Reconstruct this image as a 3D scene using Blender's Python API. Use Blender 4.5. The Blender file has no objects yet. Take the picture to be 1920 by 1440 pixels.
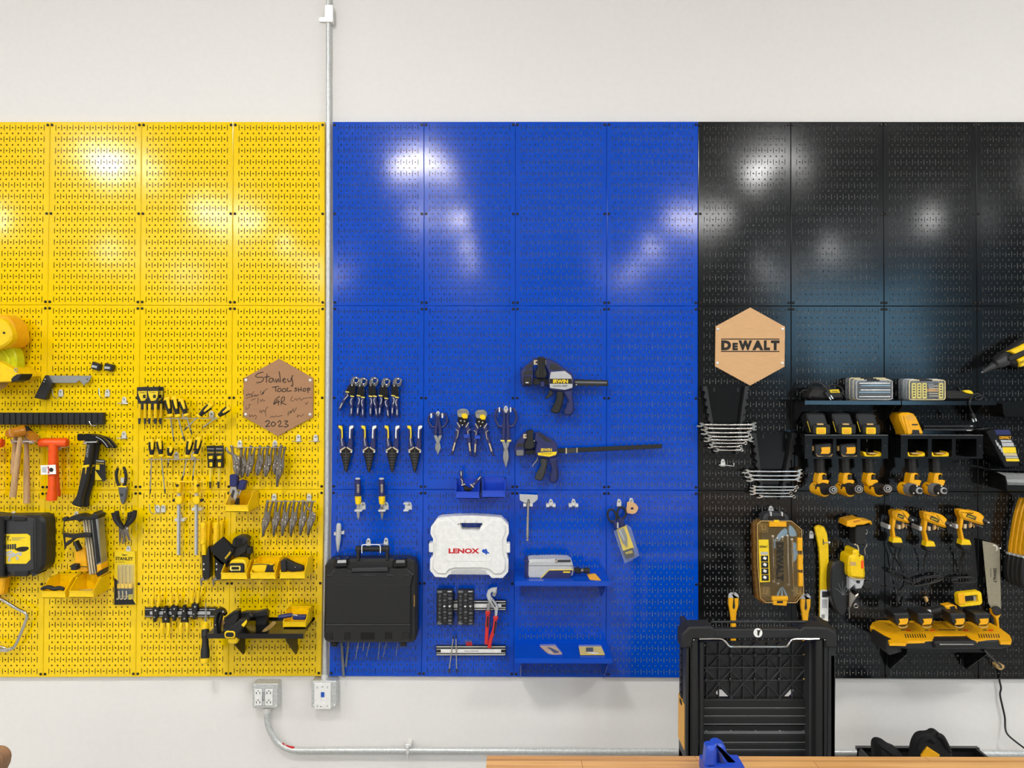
import bpy, bmesh, math, random
from mathutils import Vector, Matrix, Euler
random.seed(7)
SC = bpy.context.scene
COL = SC.collection
# ------------------------------------------------------------------ camera, exposure, world, ceiling lamps
FPX = 1442.0
CAM = Vector((0.0, -3.43, 1.86))
CROT = Matrix.Rotation(math.radians(90 - 0.92), 3, 'X') @ Matrix.Rotation(math.radians(0.16), 3, 'Z')
cd = bpy.data.cameras.new('camera'); cd.sensor_fit = 'HORIZONTAL'; cd.sensor_width = 36.0
cd.lens = 36.0 * FPX / 1920.0; cd.clip_start = 0.05; cd.clip_end = 100
cam = bpy.data.objects.new('camera', cd); COL.objects.link(cam)
cam.matrix_world = Matrix.Translation(CAM) @ CROT.to_4x4()
SC.camera = cam
SC.view_settings.view_transform = 'Standard'; SC.view_settings.look = 'None'
SC.view_settings.gamma = 1.0; SC.view_settings.use_curve_mapping = False
SC.view_settings.exposure = 0.0
wd = bpy.data.worlds.new('sky'); SC.world = wd; wd.use_nodes = True
wd.node_tree.nodes['Background'].inputs[0].default_value = (0.32, 0.68, 1.0, 1)
wd.node_tree.nodes['Background'].inputs[1].default_value = 6.5
LAMP_POWER = 117.0           # emission strength of the round high-bay diffusers
CEIL = 4.9
LZ = 4.62                    # lamps hang on short stems
LAMPS = [(x, y) for y in (-3.1, -6.4, -10., -14., -18.) for x in (-9.0, -5.1, -1.2, 3.2, 7.2)]   # lamp centres

# ------------------------------------------------------------------ helpers
def lin(c):
    c /= 255.0
    return c / 12.92 if c <= 0.04045 else ((c + 0.055) / 1.055) ** 2.4
def rgb(h):
    if isinstance(h, str):
        h = [int(h[i:i + 2], 16) for i in (0, 2, 4)]
    return (lin(h[0]), lin(h[1]), lin(h[2]), 1.0)
def mat(name, col, rough=0.5, metal=0.0, nscale=60.0, namt=0.06, bump=0.0, coat=0.0, trans=0.0, alpha=1.0, emit=0.0, stretch=None, spec=0.5):
    m = bpy.data.materials.new(name); m.use_nodes = True
    nt = m.node_tree; b = nt.nodes['Principled BSDF']
    c = rgb(col)
    tc = nt.nodes.new('ShaderNodeTexCoord'); mp = nt.nodes.new('ShaderNodeMapping')
    nt.links.new(tc.outputs['Object'], mp.inputs[0])
    if stretch: mp.inputs['Scale'].default_value = stretch
    n = nt.nodes.new('ShaderNodeTexNoise'); n.inputs['Scale'].default_value = nscale; n.inputs['Detail'].default_value = 3
    nt.links.new(mp.outputs[0], n.inputs[0])
    r = nt.nodes.new('ShaderNodeValToRGB')
    r.color_ramp.elements[0].position = 0.3; r.color_ramp.elements[1].position = 0.7
    r.color_ramp.elements[0].color = tuple(max(0, x * (1 - namt)) for x in c[:3]) + (1,)
    r.color_ramp.elements[1].color = tuple(min(1, x * (1 + namt)) for x in c[:3]) + (1,)
    nt.links.new(n.outputs[0], r.inputs[0]); nt.links.new(r.outputs[0], b.inputs['Base Color'])
    b.inputs['Roughness'].default_value = rough; b.inputs['Metallic'].default_value = metal
    b.inputs['Specular IOR Level'].default_value = spec
    if coat: b.inputs['Coat Weight'].default_value = coat; b.inputs['Coat Roughness'].default_value = 0.08
    if trans: b.inputs['Transmission Weight'].default_value = trans
    if alpha < 1: b.inputs['Alpha'].default_value = alpha
    if emit:
        nt.links.new(r.outputs[0], b.inputs['Emission Color']); b.inputs['Emission Strength'].default_value = emit
    if bump:
        bp = nt.nodes.new('ShaderNodeBump'); bp.inputs['Strength'].default_value = bump; bp.inputs['Distance'].default_value = 0.002
        nt.links.new(n.outputs[0], bp.inputs['Height']); nt.links.new(bp.outputs[0], b.inputs['Normal'])
    return m
MT = {}
def MD(k, *a, **kw): MT[k] = mat(k, *a, **kw)
MD('wall_far', '8c8a86', 0.7, nscale=20, namt=0.03); MD('hole_darkening_board', '6a3d12', 0.7, nscale=20, namt=0.2)
MD('wall_paint', 'e6e3df', 0.6, nscale=40, namt=0.012, bump=0.05)
MD('ceiling_paint', 'c8c8c6', 0.8); MD('concrete', 'a8a6a2', 0.35, nscale=3, namt=0.15)
MD('lamp_light', 'fffdf9', 0.5, emit=LAMP_POWER); MD('lamp_metal', 'e8e8e8', 0.4)
MD('yellow_paint', 'f6ce00', 0.13, nscale=8, namt=0.02, spec=0.5)
MD('blue_paint', '0046bb', 0.12, nscale=8, namt=0.03, spec=0.4)
MD('black_paint', '101112', 0.13, nscale=8, namt=0.05, spec=0.36)
MD('dark_screw', '1c1710', 0.35, 0.4); MD('zinc', 'e6e6e2', 0.3, 0.4); MD('steel', 'a9aaa8', 0.35, 0.8)
MD('galvanised', 'cdcfcd', 0.38, 0.4, nscale=90, namt=0.12); MD('chrome', 'd0ccc6', 0.16, 1.0)
MD('nickel', 'a39a90', 0.25, 0.95); MD('gunmetal', '6b6c70', 0.4, 0.6)
MD('black_plastic', '1a1a1b', 0.45); MD('black_rubber', '161616', 0.65, bump=0.1); MD('black_gloss', '121213', 0.18)
MD('dark_grey', '303133', 0.5); MD('mid_grey', '6f7072', 0.5); MD('light_grey', 'b9babb', 0.45)
MD('yellow_plastic', 'f5cb00', 0.38); MD('orange_yellow', 'f2ae08', 0.38); MD('pale_yellow', 'ecd95a', 0.5)
MD('yellow_card', 'f3d21a', 0.5); MD('orange_plastic', 'f4560a', 0.35); MD('amber', 'd68a14', 0.2, trans=0.3)
MD('wood_handle', 'c09a6c', 0.5, nscale=30, namt=0.22, stretch=(6, 6, 0.5))
MD('navy', '20265c', 0.45); MD('royal_blue', '1c43b0', 0.4); MD('white_plastic', 'e9e8e4', 0.35)
MD('white_paper', 'efeee9', 0.7); MD('red_plastic', 'cc2a26', 0.4); MD('red_ink', 'c2161f', 0.6)
MD('card_brown', 'a67b57', 0.75, nscale=25, namt=0.06, stretch=(1, 1, 12)); MD('kraft', 'd6a978', 0.7, nscale=30, namt=0.06, stretch=(1, 1, 14))
MD('ink', '1b1712', 0.7); MD('tan', 'c8a468', 0.5); MD('cream', 'cbbb98', 0.5)
MD('clear_plastic', 'c8d2da', 0.1, alpha=0.15); MD('amber_clear', '8a5a1e', 0.14, alpha=0.5)
MD('smoke_clear', 'a88a50', 0.1, alpha=0.2)
MD('cream_rim', 'ecd79a', 0.4); MD('olive_tray', '4c4433', 0.5)
MD('guard_yellow', 'd8dc10', 0.2, alpha=0.85); MD('bin_yellow', 'f6cb00', 0.3, coat=0.2); MD('bin_blue', '1646c4', 0.3, coat=0.2)
MD('saw_steel', 'a89d84', 0.35, 0.6); MD('brass', 'a8844a', 0.4, 0.7); MD('blue_ink', '1d52b5', 0.5)
MD('sky_blue', '7fa9c4', 0.5); MD('fabric_black', '0d0d0f', 0.85, bump=0.4)
MD('bench_edge', '8e6a48', 0.5, nscale=30, namt=0.25, stretch=(1, 14, 1))
def butcher():
    m = mat('butcher_block', 'd9a868', 0.38); nt = m.node_tree; b = nt.nodes['Principled BSDF']
    tc = nt.nodes.new('ShaderNodeTexCoord'); mp = nt.nodes.new('ShaderNodeMapping')
    nt.links.new(tc.outputs['Object'], mp.inputs[0])
    br = nt.nodes.new('ShaderNodeTexBrick'); nt.links.new(mp.outputs[0], br.inputs[0])
    br.inputs['Color1'].default_value = rgb('e0b070'); br.inputs['Color2'].default_value = rgb('bb8850'); br.inputs['Mortar'].default_value = rgb('a37340')
    br.inputs['Scale'].default_value = 1.0; br.inputs['Mortar Size'].default_value = 0.001
    br.inputs['Brick Width'].default_value = 0.55; br.inputs['Row Height'].default_value = 0.042
    n = nt.nodes.new('ShaderNodeTexNoise'); mp2 = nt.nodes.new('ShaderNodeMapping'); mp2.inputs['Scale'].default_value = (1.5, 40, 40)
    nt.links.new(tc.outputs['Object'], mp2.inputs[0]); nt.links.new(mp2.outputs[0], n.inputs[0]); n.inputs['Scale'].default_value = 2.0; n.inputs['Detail'].default_value = 6
    mx = nt.nodes.new('ShaderNodeMix'); mx.data_type = 'RGBA'; mx.blend_type = 'MULTIPLY'; mx.inputs[0].default_value = 0.6
    rp = nt.nodes.new('ShaderNodeValToRGB'); rp.color_ramp.elements[0].color = (0.62, 0.5, 0.38, 1); rp.color_ramp.elements[1].color = (1, 1, 1, 1)
    rp.color_ramp.elements[0].position = 0.35; rp.color_ramp.elements[1].position = 0.6
    nt.links.new(n.outputs[0], rp.inputs[0]); nt.links.new(br.outputs[0], mx.inputs[6]); nt.links.new(rp.outputs[0], mx.inputs[7])
    nt.links.new(mx.outputs[2], b.inputs['Base Color'])
    return m
MT['butcher_block'] = butcher()

def W(px, py, d):
    """point of the photograph (1920x1440) that lies d metres in front of the tool wall"""
    v = CROT @ Vector(((px - 960.0) / FPX, (720.0 - py) / FPX, -1.0))
    t = (-d - CAM.y) / v.y
    return CAM + v * t
def pxm(d):                       # metres per pixel at distance d from the wall
    return (-d - CAM.y) / FPX
PB = 0.021                        # front face of the perforated panels

# --- 2-D outline helpers (pixel coordinates)
def R(x0, y0, x1, y1): return [(x0, y0), (x1, y0), (x1, y1), (x0, y1)]
def RR(x0, y0, x1, y1, r, n=4):
    o = []
    for cx, cy, a0 in ((x1 - r, y0 + r, -90), (x1 - r, y1 - r, 0), (x0 + r, y1 - r, 90), (x0 + r, y0 + r, 180)):
        for i in range(n + 1):
            a = math.radians(a0 + 90 * i / n); o.append((cx + r * math.cos(a), cy + r * math.sin(a)))
    return o
def EL(cx, cy, rx, ry=None, n=20):
    ry = rx if ry is None else ry
    return [(cx + rx * math.cos(2 * math.pi * i / n), cy + ry * math.sin(2 * math.pi * i / n)) for i in range(n)]
def RO(pts, cx, cy, deg):
    a = math.radians(deg); c, s = math.cos(a), math.sin(a)
    return [(cx + (x - cx) * c - (y - cy) * s, cy + (x - cx) * s + (y - cy) * c) for x, y in pts]
def SH(pts, dx, dy=0): return [(p[0] + dx, p[1] + dy) + tuple(p[2:]) for p in pts]
def SM(pts, n=4, closed=True):    # Catmull-Rom through the points
    o = []; L = len(pts)
    rng = range(L) if closed else range(L - 1)
    for i in rng:
        if closed: p = [pts[(i + k) % L] for k in (-1, 0, 1, 2)]
        else: p = [pts[max(0, min(L - 1, i + k))] for k in (-1, 0, 1, 2)]
        for j in range(n):
            t = j / n
            o.append(tuple(0.5 * (2 * b + (c - a) * t + (2 * a - 5 * b + 4 * c - e) * t * t + (3 * b - a - 3 * c + e) * t ** 3)
                           for a, b, c, e in zip(*p)))
    if not closed: o.append(tuple(pts[-1]))
    return o
def ST(path, w):                  # ribbon outline round a polyline; w = width or list of widths
    L = len(path); ws = w if isinstance(w, (list, tuple)) else [w] * L
    l, r = [], []
    for i in range(L):
        a = path[max(0, i - 1)]; b = path[min(L - 1, i + 1)]
        dx, dy = b[0] - a[0], b[1] - a[1]; q = math.hypot(dx, dy) or 1
        nx, ny = -dy / q * ws[i] / 2, dx / q * ws[i] / 2
        l.append((path[i][0] + nx, path[i][1] + ny)); r.append((path[i][0] - nx, path[i][1] - ny))
    return l + r[::-1]

# --- 3-D shapes: each returns (verts, faces) in world space
def P(pts, d0, d1, bev=0.0015):   # outline seen at depth d1, run straight back to d0
    A = sum(pts[i][0] * pts[(i + 1) % len(pts)][1] - pts[(i + 1) % len(pts)][0] * pts[i][1] for i in range(len(pts)))
    if A < 0: pts = pts[::-1]
    n = len(pts); f = [W(x, y, d1) for x, y in pts]
    bev = min(bev, (d1 - d0) * 0.45)
    V = [Vector((p.x, -d0, p.z)) for p in f]; F = []
    if bev > 0:
        V += [Vector((p.x, -(d1 - bev), p.z)) for p in f]
        for i in range(n):
            a, b, c = f[i - 1], f[i], f[(i + 1) % n]
            e1 = Vector((b.x - a.x, b.z - a.z)); e2 = Vector((c.x - b.x, c.z - b.z))
            if e1.length < 1e-7: e1 = e2
            if e2.length < 1e-7: e2 = e1
            e1.normalize(); e2.normalize()
            n1 = Vector((e1.y, -e1.x)); n2 = Vector((e2.y, -e2.x)); m = n1 + n2
            k = m.length
            m = m / k if k > 1e-6 else n1
            s = min(2.0, 1.0 / max(0.35, m.dot(n1)))
            V.append(Vector((b.x + m.x * bev * s, -d1, b.z + m.y * bev * s)))
        rings = 3
    else:
        V += [Vector((p.x, -d1, p.z)) for p in f]; rings = 2
    for k in range(rings - 1):
        for i in range(n):
            j = (i + 1) % n
            F.append((k * n + i, k * n + j, (k + 1) * n + j, (k + 1) * n + i))
    F.append(tuple(range(n))[::-1]); F.append(tuple(range((rings - 1) * n, rings * n)))
    return V, F
def PH(outer, holes, d0, d1):     # plate with real holes
    bm = bmesh.new(); ed = []
    for lp in [outer] + holes:
        vs = []
        for x, y in lp:
            p = W(x, y, d1); vs.append(bm.verts.new((p.x, -d1, p.z)))
        for i in range(len(vs)): ed.append(bm.edges.new((vs[i], vs[(i + 1) % len(vs)])))
    bmesh.ops.triangle_fill(bm, use_beauty=True, use_dissolve=False, edges=ed)
    r = bmesh.ops.extrude_face_region(bm, geom=bm.faces[:])
    for g in r['geom']:
        if isinstance(g, bmesh.types.BMVert): g.co.y = -d0
    bm.verts.index_update()
    out = ([v.co.copy() for v in bm.verts], [tuple(v.index for v in f.verts) for f in bm.faces]); bm.free()
    return out
def ring_frames(P3):
    fr = []; prev = None
    for i in range(len(P3)):
        t = (P3[min(i + 1, len(P3) - 1)] - P3[max(i - 1, 0)])
        t = t.normalized() if t.length > 1e-9 else Vector((0, 0, 1))
        u = prev if prev is not None else (Vector((0, 1, 0)) if abs(t.y) < 0.9 else Vector((1, 0, 0)))
        u = (u - t * u.dot(t)); u = u.normalized() if u.length > 1e-6 else t.orthogonal().normalized()
        prev = u; fr.append((u, t.cross(u)))
    return fr
def TW(P3, rad, seg=8, flat=1.0):  # tube through world points
    n = len(P3); rs = rad if isinstance(rad, (list, tuple)) else [rad] * n
    fr = ring_frames(P3); V = []; F = []
    for i in range(n):
        u, v = fr[i]
        for k in range(seg):
            a = 2 * math.pi * k / seg
            V.append(P3[i] + (u * math.cos(a) * flat + v * math.sin(a)) * rs[i])
    for i in range(n - 1):
        for k in range(seg):
            j = (k + 1) % seg
            F.append((i * seg + k, i * seg + j, (i + 1) * seg + j, (i + 1) * seg + k))
    F.append(tuple(range(seg))[::-1]); F.append(tuple(range((n - 1) * seg, n * seg)))
    return V, F
def TB(pts, rpx, d=None, seg=8, flat=1.0):   # tube through (px,py[,d]); radii in pixels
    P3 = [W(p[0], p[1], p[2] if len(p) > 2 else d) for p in pts]
    k = pxm(d if d is not None else pts[0][2])
    rs = [r * k for r in rpx] if isinstance(rpx, (list, tuple)) else rpx * k
    return TW(P3, rs, seg, flat)
def LA(a, b, prof, seg=16):       # lathe from a to b (px,py,d); prof = [(fraction, radius px)]
    A, B = W(*a), W(*b); k = pxm((a[2] + b[2]) / 2)
    ax = (B - A); t = ax.normalized(); u = t.orthogonal().normalized(); v = t.cross(u)
    V = []; F = []
    for f, r in prof:
        for i in range(seg):
            q = 2 * math.pi * i / seg; V.append(A + ax * f + (u * math.cos(q) + v * math.sin(q)) * max(r, 0.02) * k)
    for i in range(len(prof) - 1):
        for s in range(seg):
            j = (s + 1) % seg
            F.append((i * seg + s, i * seg + j, (i + 1) * seg + j, (i + 1) * seg + s))
    F.append(tuple(range(seg))[::-1]); F.append(tuple(range((len(prof) - 1) * seg, len(prof) * seg)))
    return V, F
def BX(x0, x1, y0, y1, z0, z1):   # world box
    V = [Vector((x, y, z)) for x in (x0, x1) for y in (y0, y1) for z in (z0, z1)]
    return V, [(0, 1, 3, 2), (4, 6, 7, 5), (0, 4, 5, 1), (2, 3, 7, 6), (0, 2, 6, 4), (1, 5, 7, 3)]
def SLAB(pts, th):                # polygon of (px,py,d) points with thickness th downwards
    n = len(pts); T = [W(*p) for p in pts]; V = T + [p - Vector((0, 0, th)) for p in T]
    F = [tuple(range(n)), tuple(range(n, 2 * n))[::-1]] + [(i, (i + 1) % n, n + (i + 1) % n, n + i) for i in range(n)]
    return V, F
def PW(pts, ax, a0, a1):          # world-space prism: pts are the two other axes' coordinates
    n = len(pts)
    def mk(p, a): return Vector((a, p[0], p[1])) if ax == 'x' else (Vector((p[0], a, p[1])) if ax == 'y' else Vector((p[0], p[1], a)))
    V = [mk(p, a0) for p in pts] + [mk(p, a1) for p in pts]
    F = [tuple(range(n)), tuple(range(n, 2 * n))[::-1]] + [(i, (i + 1) % n, n + (i + 1) % n, n + i) for i in range(n)]
    return V, F
def BALL(px, py, d, r, sx=1, sy=1, sz=1, nu=12, nv=8):
    c = W(px, py, d); k = pxm(d) * r; V = []; F = []
    for i in range(nv + 1):
        th = math.pi * i / nv
        for j in range(nu):
            ph = 2 * math.pi * j / nu
            V.append(c + Vector((math.sin(th) * math.cos(ph) * sx, math.sin(th) * math.sin(ph) * sy, math.cos(th) * sz)) * k)
    for i in range(nv):
        for j in range(nu):
            q = (j + 1) % nu
            F.append((i * nu + j, i * nu + q, (i + 1) * nu + q, (i + 1) * nu + j))
    return V, F

def build(name, mt, shapes, parent=None, at=None, smooth=38):
    at = at if at is not None else Vector((0, 0, 0))
    V = []; F = []
    for v, f in shapes:
        o = len(V); V += [tuple(p - at) for p in v]; F += [tuple(i + o for i in q) for q in f]
    me = bpy.data.meshes.new(name); me.from_pydata(V, [], F)
    bm = bmesh.new(); bm.from_mesh(me)
    bmesh.ops.remove_doubles(bm, verts=bm.verts, dist=1e-6)
    bmesh.ops.recalc_face_normals(bm, faces=bm.faces); bm.to_mesh(me); bm.free()
    me.polygons.foreach_set('use_smooth', [True] * len(me.polygons)); me.set_sharp_from_angle(angle=math.radians(smooth))
    me.materials.append(MT[mt])
    o = bpy.data.objects.new(name, me); COL.objects.link(o)
    if parent is not None: o.parent = parent
    return o
class Thing:
    """an Empty at the thing's place that parents its parts"""
    def __init__(s, name, label, cat, px, py, d, group=None):
        s.o = bpy.data.objects.new(name, None); COL.objects.link(s.o); s.o.empty_display_size = 0.03
        s.at = W(px, py, d); s.o.location = s.at; s.px = (px, py, d)
        s.o['label'] = label; s.o['category'] = cat
        if group: s.o['group'] = group
    def add(s, name, mt, *shapes, par=None, label=None):
        o = build(name, mt, shapes, par or s.o, s.at)
        if label: o['label'] = label
        return o
    def text(s, t, cx, cy, w, h, d, mt='ink', rot=0, bold=0.0, par=None, name='lettering'):
        o = text(name, t, cx, cy, w, h, d, mt, rot, bold, s.at); o.parent = par or s.o; return o
    def rot(s, deg): s.o.rotation_euler.y = math.radians(deg); return s
    def dup(s, px, py, label, deg=0, d=None, sc=1.0, group=None):
        n = s.o.copy(); COL.objects.link(n)
        n.location = W(px, py, s.px[2] if d is None else d)
        n.rotation_euler = (0, math.radians(deg), 0); n.scale = (sc, sc, sc)
        n['label'] = label
        if group: n['group'] = group
        for c in list(s.o.children):
            a = c.copy(); COL.objects.link(a); a.parent = n
            for g in c.children:
                b = g.copy(); COL.objects.link(b); b.parent = a
        return n
def one(name, label, cat, mt, *shapes, group=None):   # a thing that is one mesh
    P0 = shapes[0][0]; at = sum(P0, Vector()) / len(P0)
    o = build(name, mt, shapes, None, at); o.location = at
    o['label'] = label; o['category'] = cat
    if group: o['group'] = group
    return o
def setting(name, mt, *shapes):
    o = build(name, mt, shapes); o['kind'] = 'structure'; return o
def text(name, t, cx, cy, w, h, d, mt, rot=0, bold=0.0, at=Vector((0, 0, 0))):
    cu = bpy.data.curves.new(name, 'FONT'); cu.body = t; cu.extrude = 0.02; cu.offset = bold; cu.resolution_u = 3
    tmp = bpy.data.objects.new('lettering_source', cu); COL.objects.link(tmp)
    bpy.context.view_layer.update()
    me = bpy.data.meshes.new_from_object(tmp.evaluated_get(bpy.context.evaluated_depsgraph_get()))
    bpy.data.objects.remove(tmp); bpy.data.curves.remove(cu)
    xs = [v.co.x for v in me.vertices]; ys = [v.co.y for v in me.vertices]
    x0, x1, y0, y1 = min(xs), max(xs), min(ys), max(ys); k = pxm(d); c = W(cx, cy, d) - at
    a = math.radians(rot); ca, sa = math.cos(a), math.sin(a)
    for v in me.vertices:
        x = (v.co.x - (x0 + x1) / 2) / (x1 - x0) * w * k; z = (v.co.y - (y0 + y1) / 2) / (y1 - y0) * h * k
        yy = -v.co.z * 0.02
        v.co = (c.x + x * ca + z * sa, c.y + yy, c.z - x * sa + z * ca)
    me.name = name; me.materials.clear(); me.materials.append(MT[mt])
    o = bpy.data.objects.new(name, me); COL.objects.link(o)
    return o
# ------------------------------------------------------------------ the room
RX, RY = 13.0, -20.5
setting('wall_back', 'wall_paint', BX(-RX, RX, 0.0, 0.15, 0, CEIL))
setting('wall_left', 'wall_far', BX(-RX - .15, -RX, RY, 0.15, 0, CEIL))
setting('wall_right', 'wall_far', BX(RX, RX + .15, RY, 0.15, 0, CEIL))
setting('floor', 'concrete', BX(-RX - .15, RX + .15, RY - .15, 0.15, -0.1, 0))
setting('ceiling', 'ceiling_paint', BX(-RX - .15, RX + .15, RY - .15, 0.15, CEIL, CEIL + .1))
WX0, WX1, WZ0, WZ1 = 8.4, 12.8, 2.0, 4.6       # big daylight opening in the wall behind the camera
setting('wall_front', 'wall_far', BX(-RX, WX0, RY - .15, RY, 0, CEIL), BX(WX1, RX, RY - .15, RY, 0, CEIL),
        BX(WX0, WX1, RY - .15, RY, 0, WZ0), BX(WX0, WX1, RY - .15, RY, WZ1, CEIL))
wf = setting('window_1', 'lamp_metal', BX(WX0, WX1, RY - .1, RY - .04, WZ0, WZ0 + .06), BX(WX0, WX1, RY - .1, RY - .04, WZ1 - .06, WZ1),
             BX(WX0, WX0 + .06, RY - .1, RY - .04, WZ0, WZ1), BX(WX1 - .06, WX1, RY - .1, RY - .04, WZ0, WZ1),
             BX((WX0 + WX1) / 2 - .03, (WX0 + WX1) / 2 + .03, RY - .1, RY - .04, WZ0, WZ1))
for n, (x, y) in enumerate(LAMPS):
    row = ['nearest the tool wall', 'second from the tool wall', 'third from the tool wall', 'fourth from the tool wall', 'farthest from the tool wall'][n // 5]
    colm = ['leftmost', 'left', 'middle', 'right', 'rightmost'][n % 5]
    e = bpy.data.objects.new('ceiling_light', None); COL.objects.link(e); e.location = (x, y, CEIL)
    e['label'] = f'round white high bay lamp in the row {row}, {colm} column'; e['category'] = 'ceiling light'; e['group'] = 'ceiling lamps'
    build('housing', 'lamp_metal', [TW([Vector((x, y, LZ - q)) for q in (.10, .06, .05, .0)], [.30, .28, .16, .15], 24)], e, e.location.copy())
    build('stem', 'lamp_metal', [TW([Vector((x, y, LZ)), Vector((x, y, CEIL))], .02, 10)], e, e.location.copy())
    build('diffuser', 'lamp_light', [TW([Vector((x, y, LZ - q)) for q in (.125, .115, .101)], [.24, .27, .28], 24)], e, e.location.copy())

# ------------------------------------------------------------------ perforated panels (16 x 32 in, 1 in hole pitch)
def panel_template():
    V = {}; L = []; F = []
    def v(x, y, k=0):
        q = (round(x, 4), round(y, 4), k)
        if q not in V: V[q] = len(L); L.append(q)
        return V[q]
    for r in range(1, 32):
        slot = r % 2 == 1; y0, y1 = r - .5, r + .5
        for c in range(14):
            cx = 1.5 + c; x0, x1 = cx - .36, cx + .36
            out = [v(x1, r), v(x1, y1), v(cx, y1), v(x0, y1), v(x0, r), v(x0, y0), v(cx, y0), v(x1, y0)]
            inn = [v(cx + .138 * math.cos(math.pi * i / 4), r + .138 * math.sin(math.pi * i / 4)) for i in range(8)]
            for i in range(8):
                j = (i + 1) % 8; F.append((out[i], out[j], inn[j], inn[i]))
        for s in range(15):
            sx = 1.0 + s; x0, x1 = sx - .14, sx + .14
            a = [v(x0, y0), v(x0, r), v(x0, y1), v(x1, y1), v(x1, r), v(x1, y0)]
            if slot:
                h = [v(sx - .06, r - .47), v(sx - .06, r + .47), v(sx + .06, r + .47), v(sx + .06, r - .47)]
                F += [(a[0], a[1], a[2], h[1], h[0]), (a[2], a[3], h[2], h[1]), (a[3], a[4], a[5], h[3], h[2]), (a[5], a[0], h[0], h[3])]
            else:
                F.append(tuple(a))
        for x0, x1 in ((.07, .86), (15.14, 15.93)):
            if x0 < 1: F.append((v(x0, y0), v(x0, y1), v(x1, y1), v(x1, r), v(x1, y0)))
            else: F.append((v(x0, y0), v(x0, r), v(x0, y1), v(x1, y1), v(x1, y0)))
    xs = [.07]
    for s in range(15):
        xs += [.86 + s, 1.14 + s]
        if s < 14: xs.append(1.5 + s)
    xs.append(15.93)
    for ya, yb in ((.07, .5), (31.5, 31.93)):
        for i in range(len(xs) - 1):
            F.append((v(xs[i], ya), v(xs[i], yb), v(xs[i + 1], yb), v(xs[i + 1], ya)))
    ys = [.07, .5] + [r + .5 for r in range(1, 32)] + [31.93]
    edge = [(x, .07) for x in xs] + [(15.93, y) for y in ys[1:]] + [(x, 31.93) for x in xs[::-1][1:]] + [(.07, y) for y in ys[::-1][1:-1]]
    def o(x, y): return (0.0 if x < .1 else 16.0 if x > 15.9 else x, 0.0 if y < .1 else 32.0 if y > 31.9 else y)
    n = len(edge)
    for i in range(n):
        a, b = edge[i], edge[(i + 1) % n]
        F.append((v(*a), v(*b), v(*o(*b), 1), v(*o(*a), 1)))
        F.append((v(*o(*a), 1), v(*o(*b), 1), v(*o(*b), 2), v(*o(*a), 2)))
    return L, F
TL, TF = panel_template()
YS = [(228.4, 571.9, 919.3, 1270.0), (228.2, 573.2, 917.8, 1268.0), (227.8, 573.8, 919.5, 1271.0), (228.3, 573.9, 922.0, 1273.8)]
def ylev(x, k):
    xs = [90, 616, 1309, 1832]; v = [q[k] for q in YS]
    if x <= xs[0]: return v[0]
    for i in range(3):
        if x <= xs[i + 1]:
            t = (x - xs[i]) / (xs[i + 1] - xs[i]); return v[i] * (1 - t) + v[i + 1] * t
    return v[3]
def spread(a, b, n): return [a + (b - a) * i / n for i in range(n + 1)]
XY = [[-77.8] + spread(93.9, 609.1, 3), [-84] + spread(89.4, 609.2, 3), [-90] + spread(84.5, 607.3, 3), [-93] + spread(80.5, 601.8, 3)]
XB = [spread(623.3, 1309.2, 4), spread(624.0, 1308.6, 4), spread(621.6, 1308.8, 4), spread(617.2, 1309.8, 4)]
XK = [spread(1309.4, 1829.5, 3) + [2003], spread(1308.8, 1832, 3) + [2006], spread(1309.0, 1833.4, 3) + [2008], spread(1310.0, 1834.4, 3) + [2009]]
def tops(col):  # bow (mm) of each sheet: centre bulge, twist
    return col
ROWN = ['top', 'middle', 'bottom']; COLN = ['first', 'second', 'third', 'fourth']
BOW = {}
rb = random.Random(11)
def panel(cname, mt, X, r, c):
    q = [W(X[r][c] + .25, ylev(X[r][c], r) + .25, PB), W(X[r][c + 1] - .25, ylev(X[r][c + 1], r) + .25, PB),
         W(X[r + 1][c + 1] - .25, ylev(X[r + 1][c + 1], r + 1) - .25, PB), W(X[r + 1][c] + .25, ylev(X[r + 1][c], r + 1) - .25, PB)]
    ctr = sum(q, Vector()) / 4; ctr.y = 0
    a = BOW.get((cname, r, c), rb.uniform(0.8, 2.2)); tw = rb.uniform(-.8, .8); wv = rb.uniform(-.6, .6); ph = rb.uniform(0, 6.28)
    pts = []
    for x, y, k in TL:
        u, w = x / 16, y / 32
        p = (q[0] * (1 - u) + q[1] * u) * (1 - w) + (q[3] * (1 - u) + q[2] * u) * w
        s, t = 2 * u - 1, 2 * w - 1
        b = ((1 - s ** 2) * (1 - t ** 2)) ** 2
        d = PB + .001 * (a * b + tw * b * (s * 1.6 + t) + wv * b * math.cos(4.2 * w + ph) * 1.2)
        if k == 1: d = PB - 0.0014
        if k == 2: d = 0.0006
        pts.append((p.x - ctr.x, -d - ctr.y, p.z - ctr.z))
    me = bpy.data.meshes.new('panel_sheet'); me.from_pydata(pts, [], TF)
    me.polygons.foreach_set('use_smooth', [True] * len(me.polygons)); me.set_sharp_from_angle(angle=math.radians(22))
    me.materials.append(MT[mt])
    e = bpy.data.objects.new('pegboard', None); COL.objects.link(e); e.location = ctr
    e['label'] = f'{cname} perforated metal wall panel, {ROWN[r]} row, {COLN[c]} {cname} column from the left'
    e['category'] = 'pegboard'; e['group'] = f'{cname} pegboard panels'
    o = bpy.data.objects.new('sheet', me); COL.objects.link(o); o.parent = e
    for sx, sy in ((.022, .017), (.978, .017), (.022, .5), (.978, .5), (.022, .983), (.978, .983)):
        p = (q[0] * (1 - sx) + q[1] * sx) * (1 - sy) + (q[3] * (1 - sx) + q[2] * sx) * sy
        s = SCREW.copy(); COL.objects.link(s); s.parent = e; s.location = p - ctr
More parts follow.
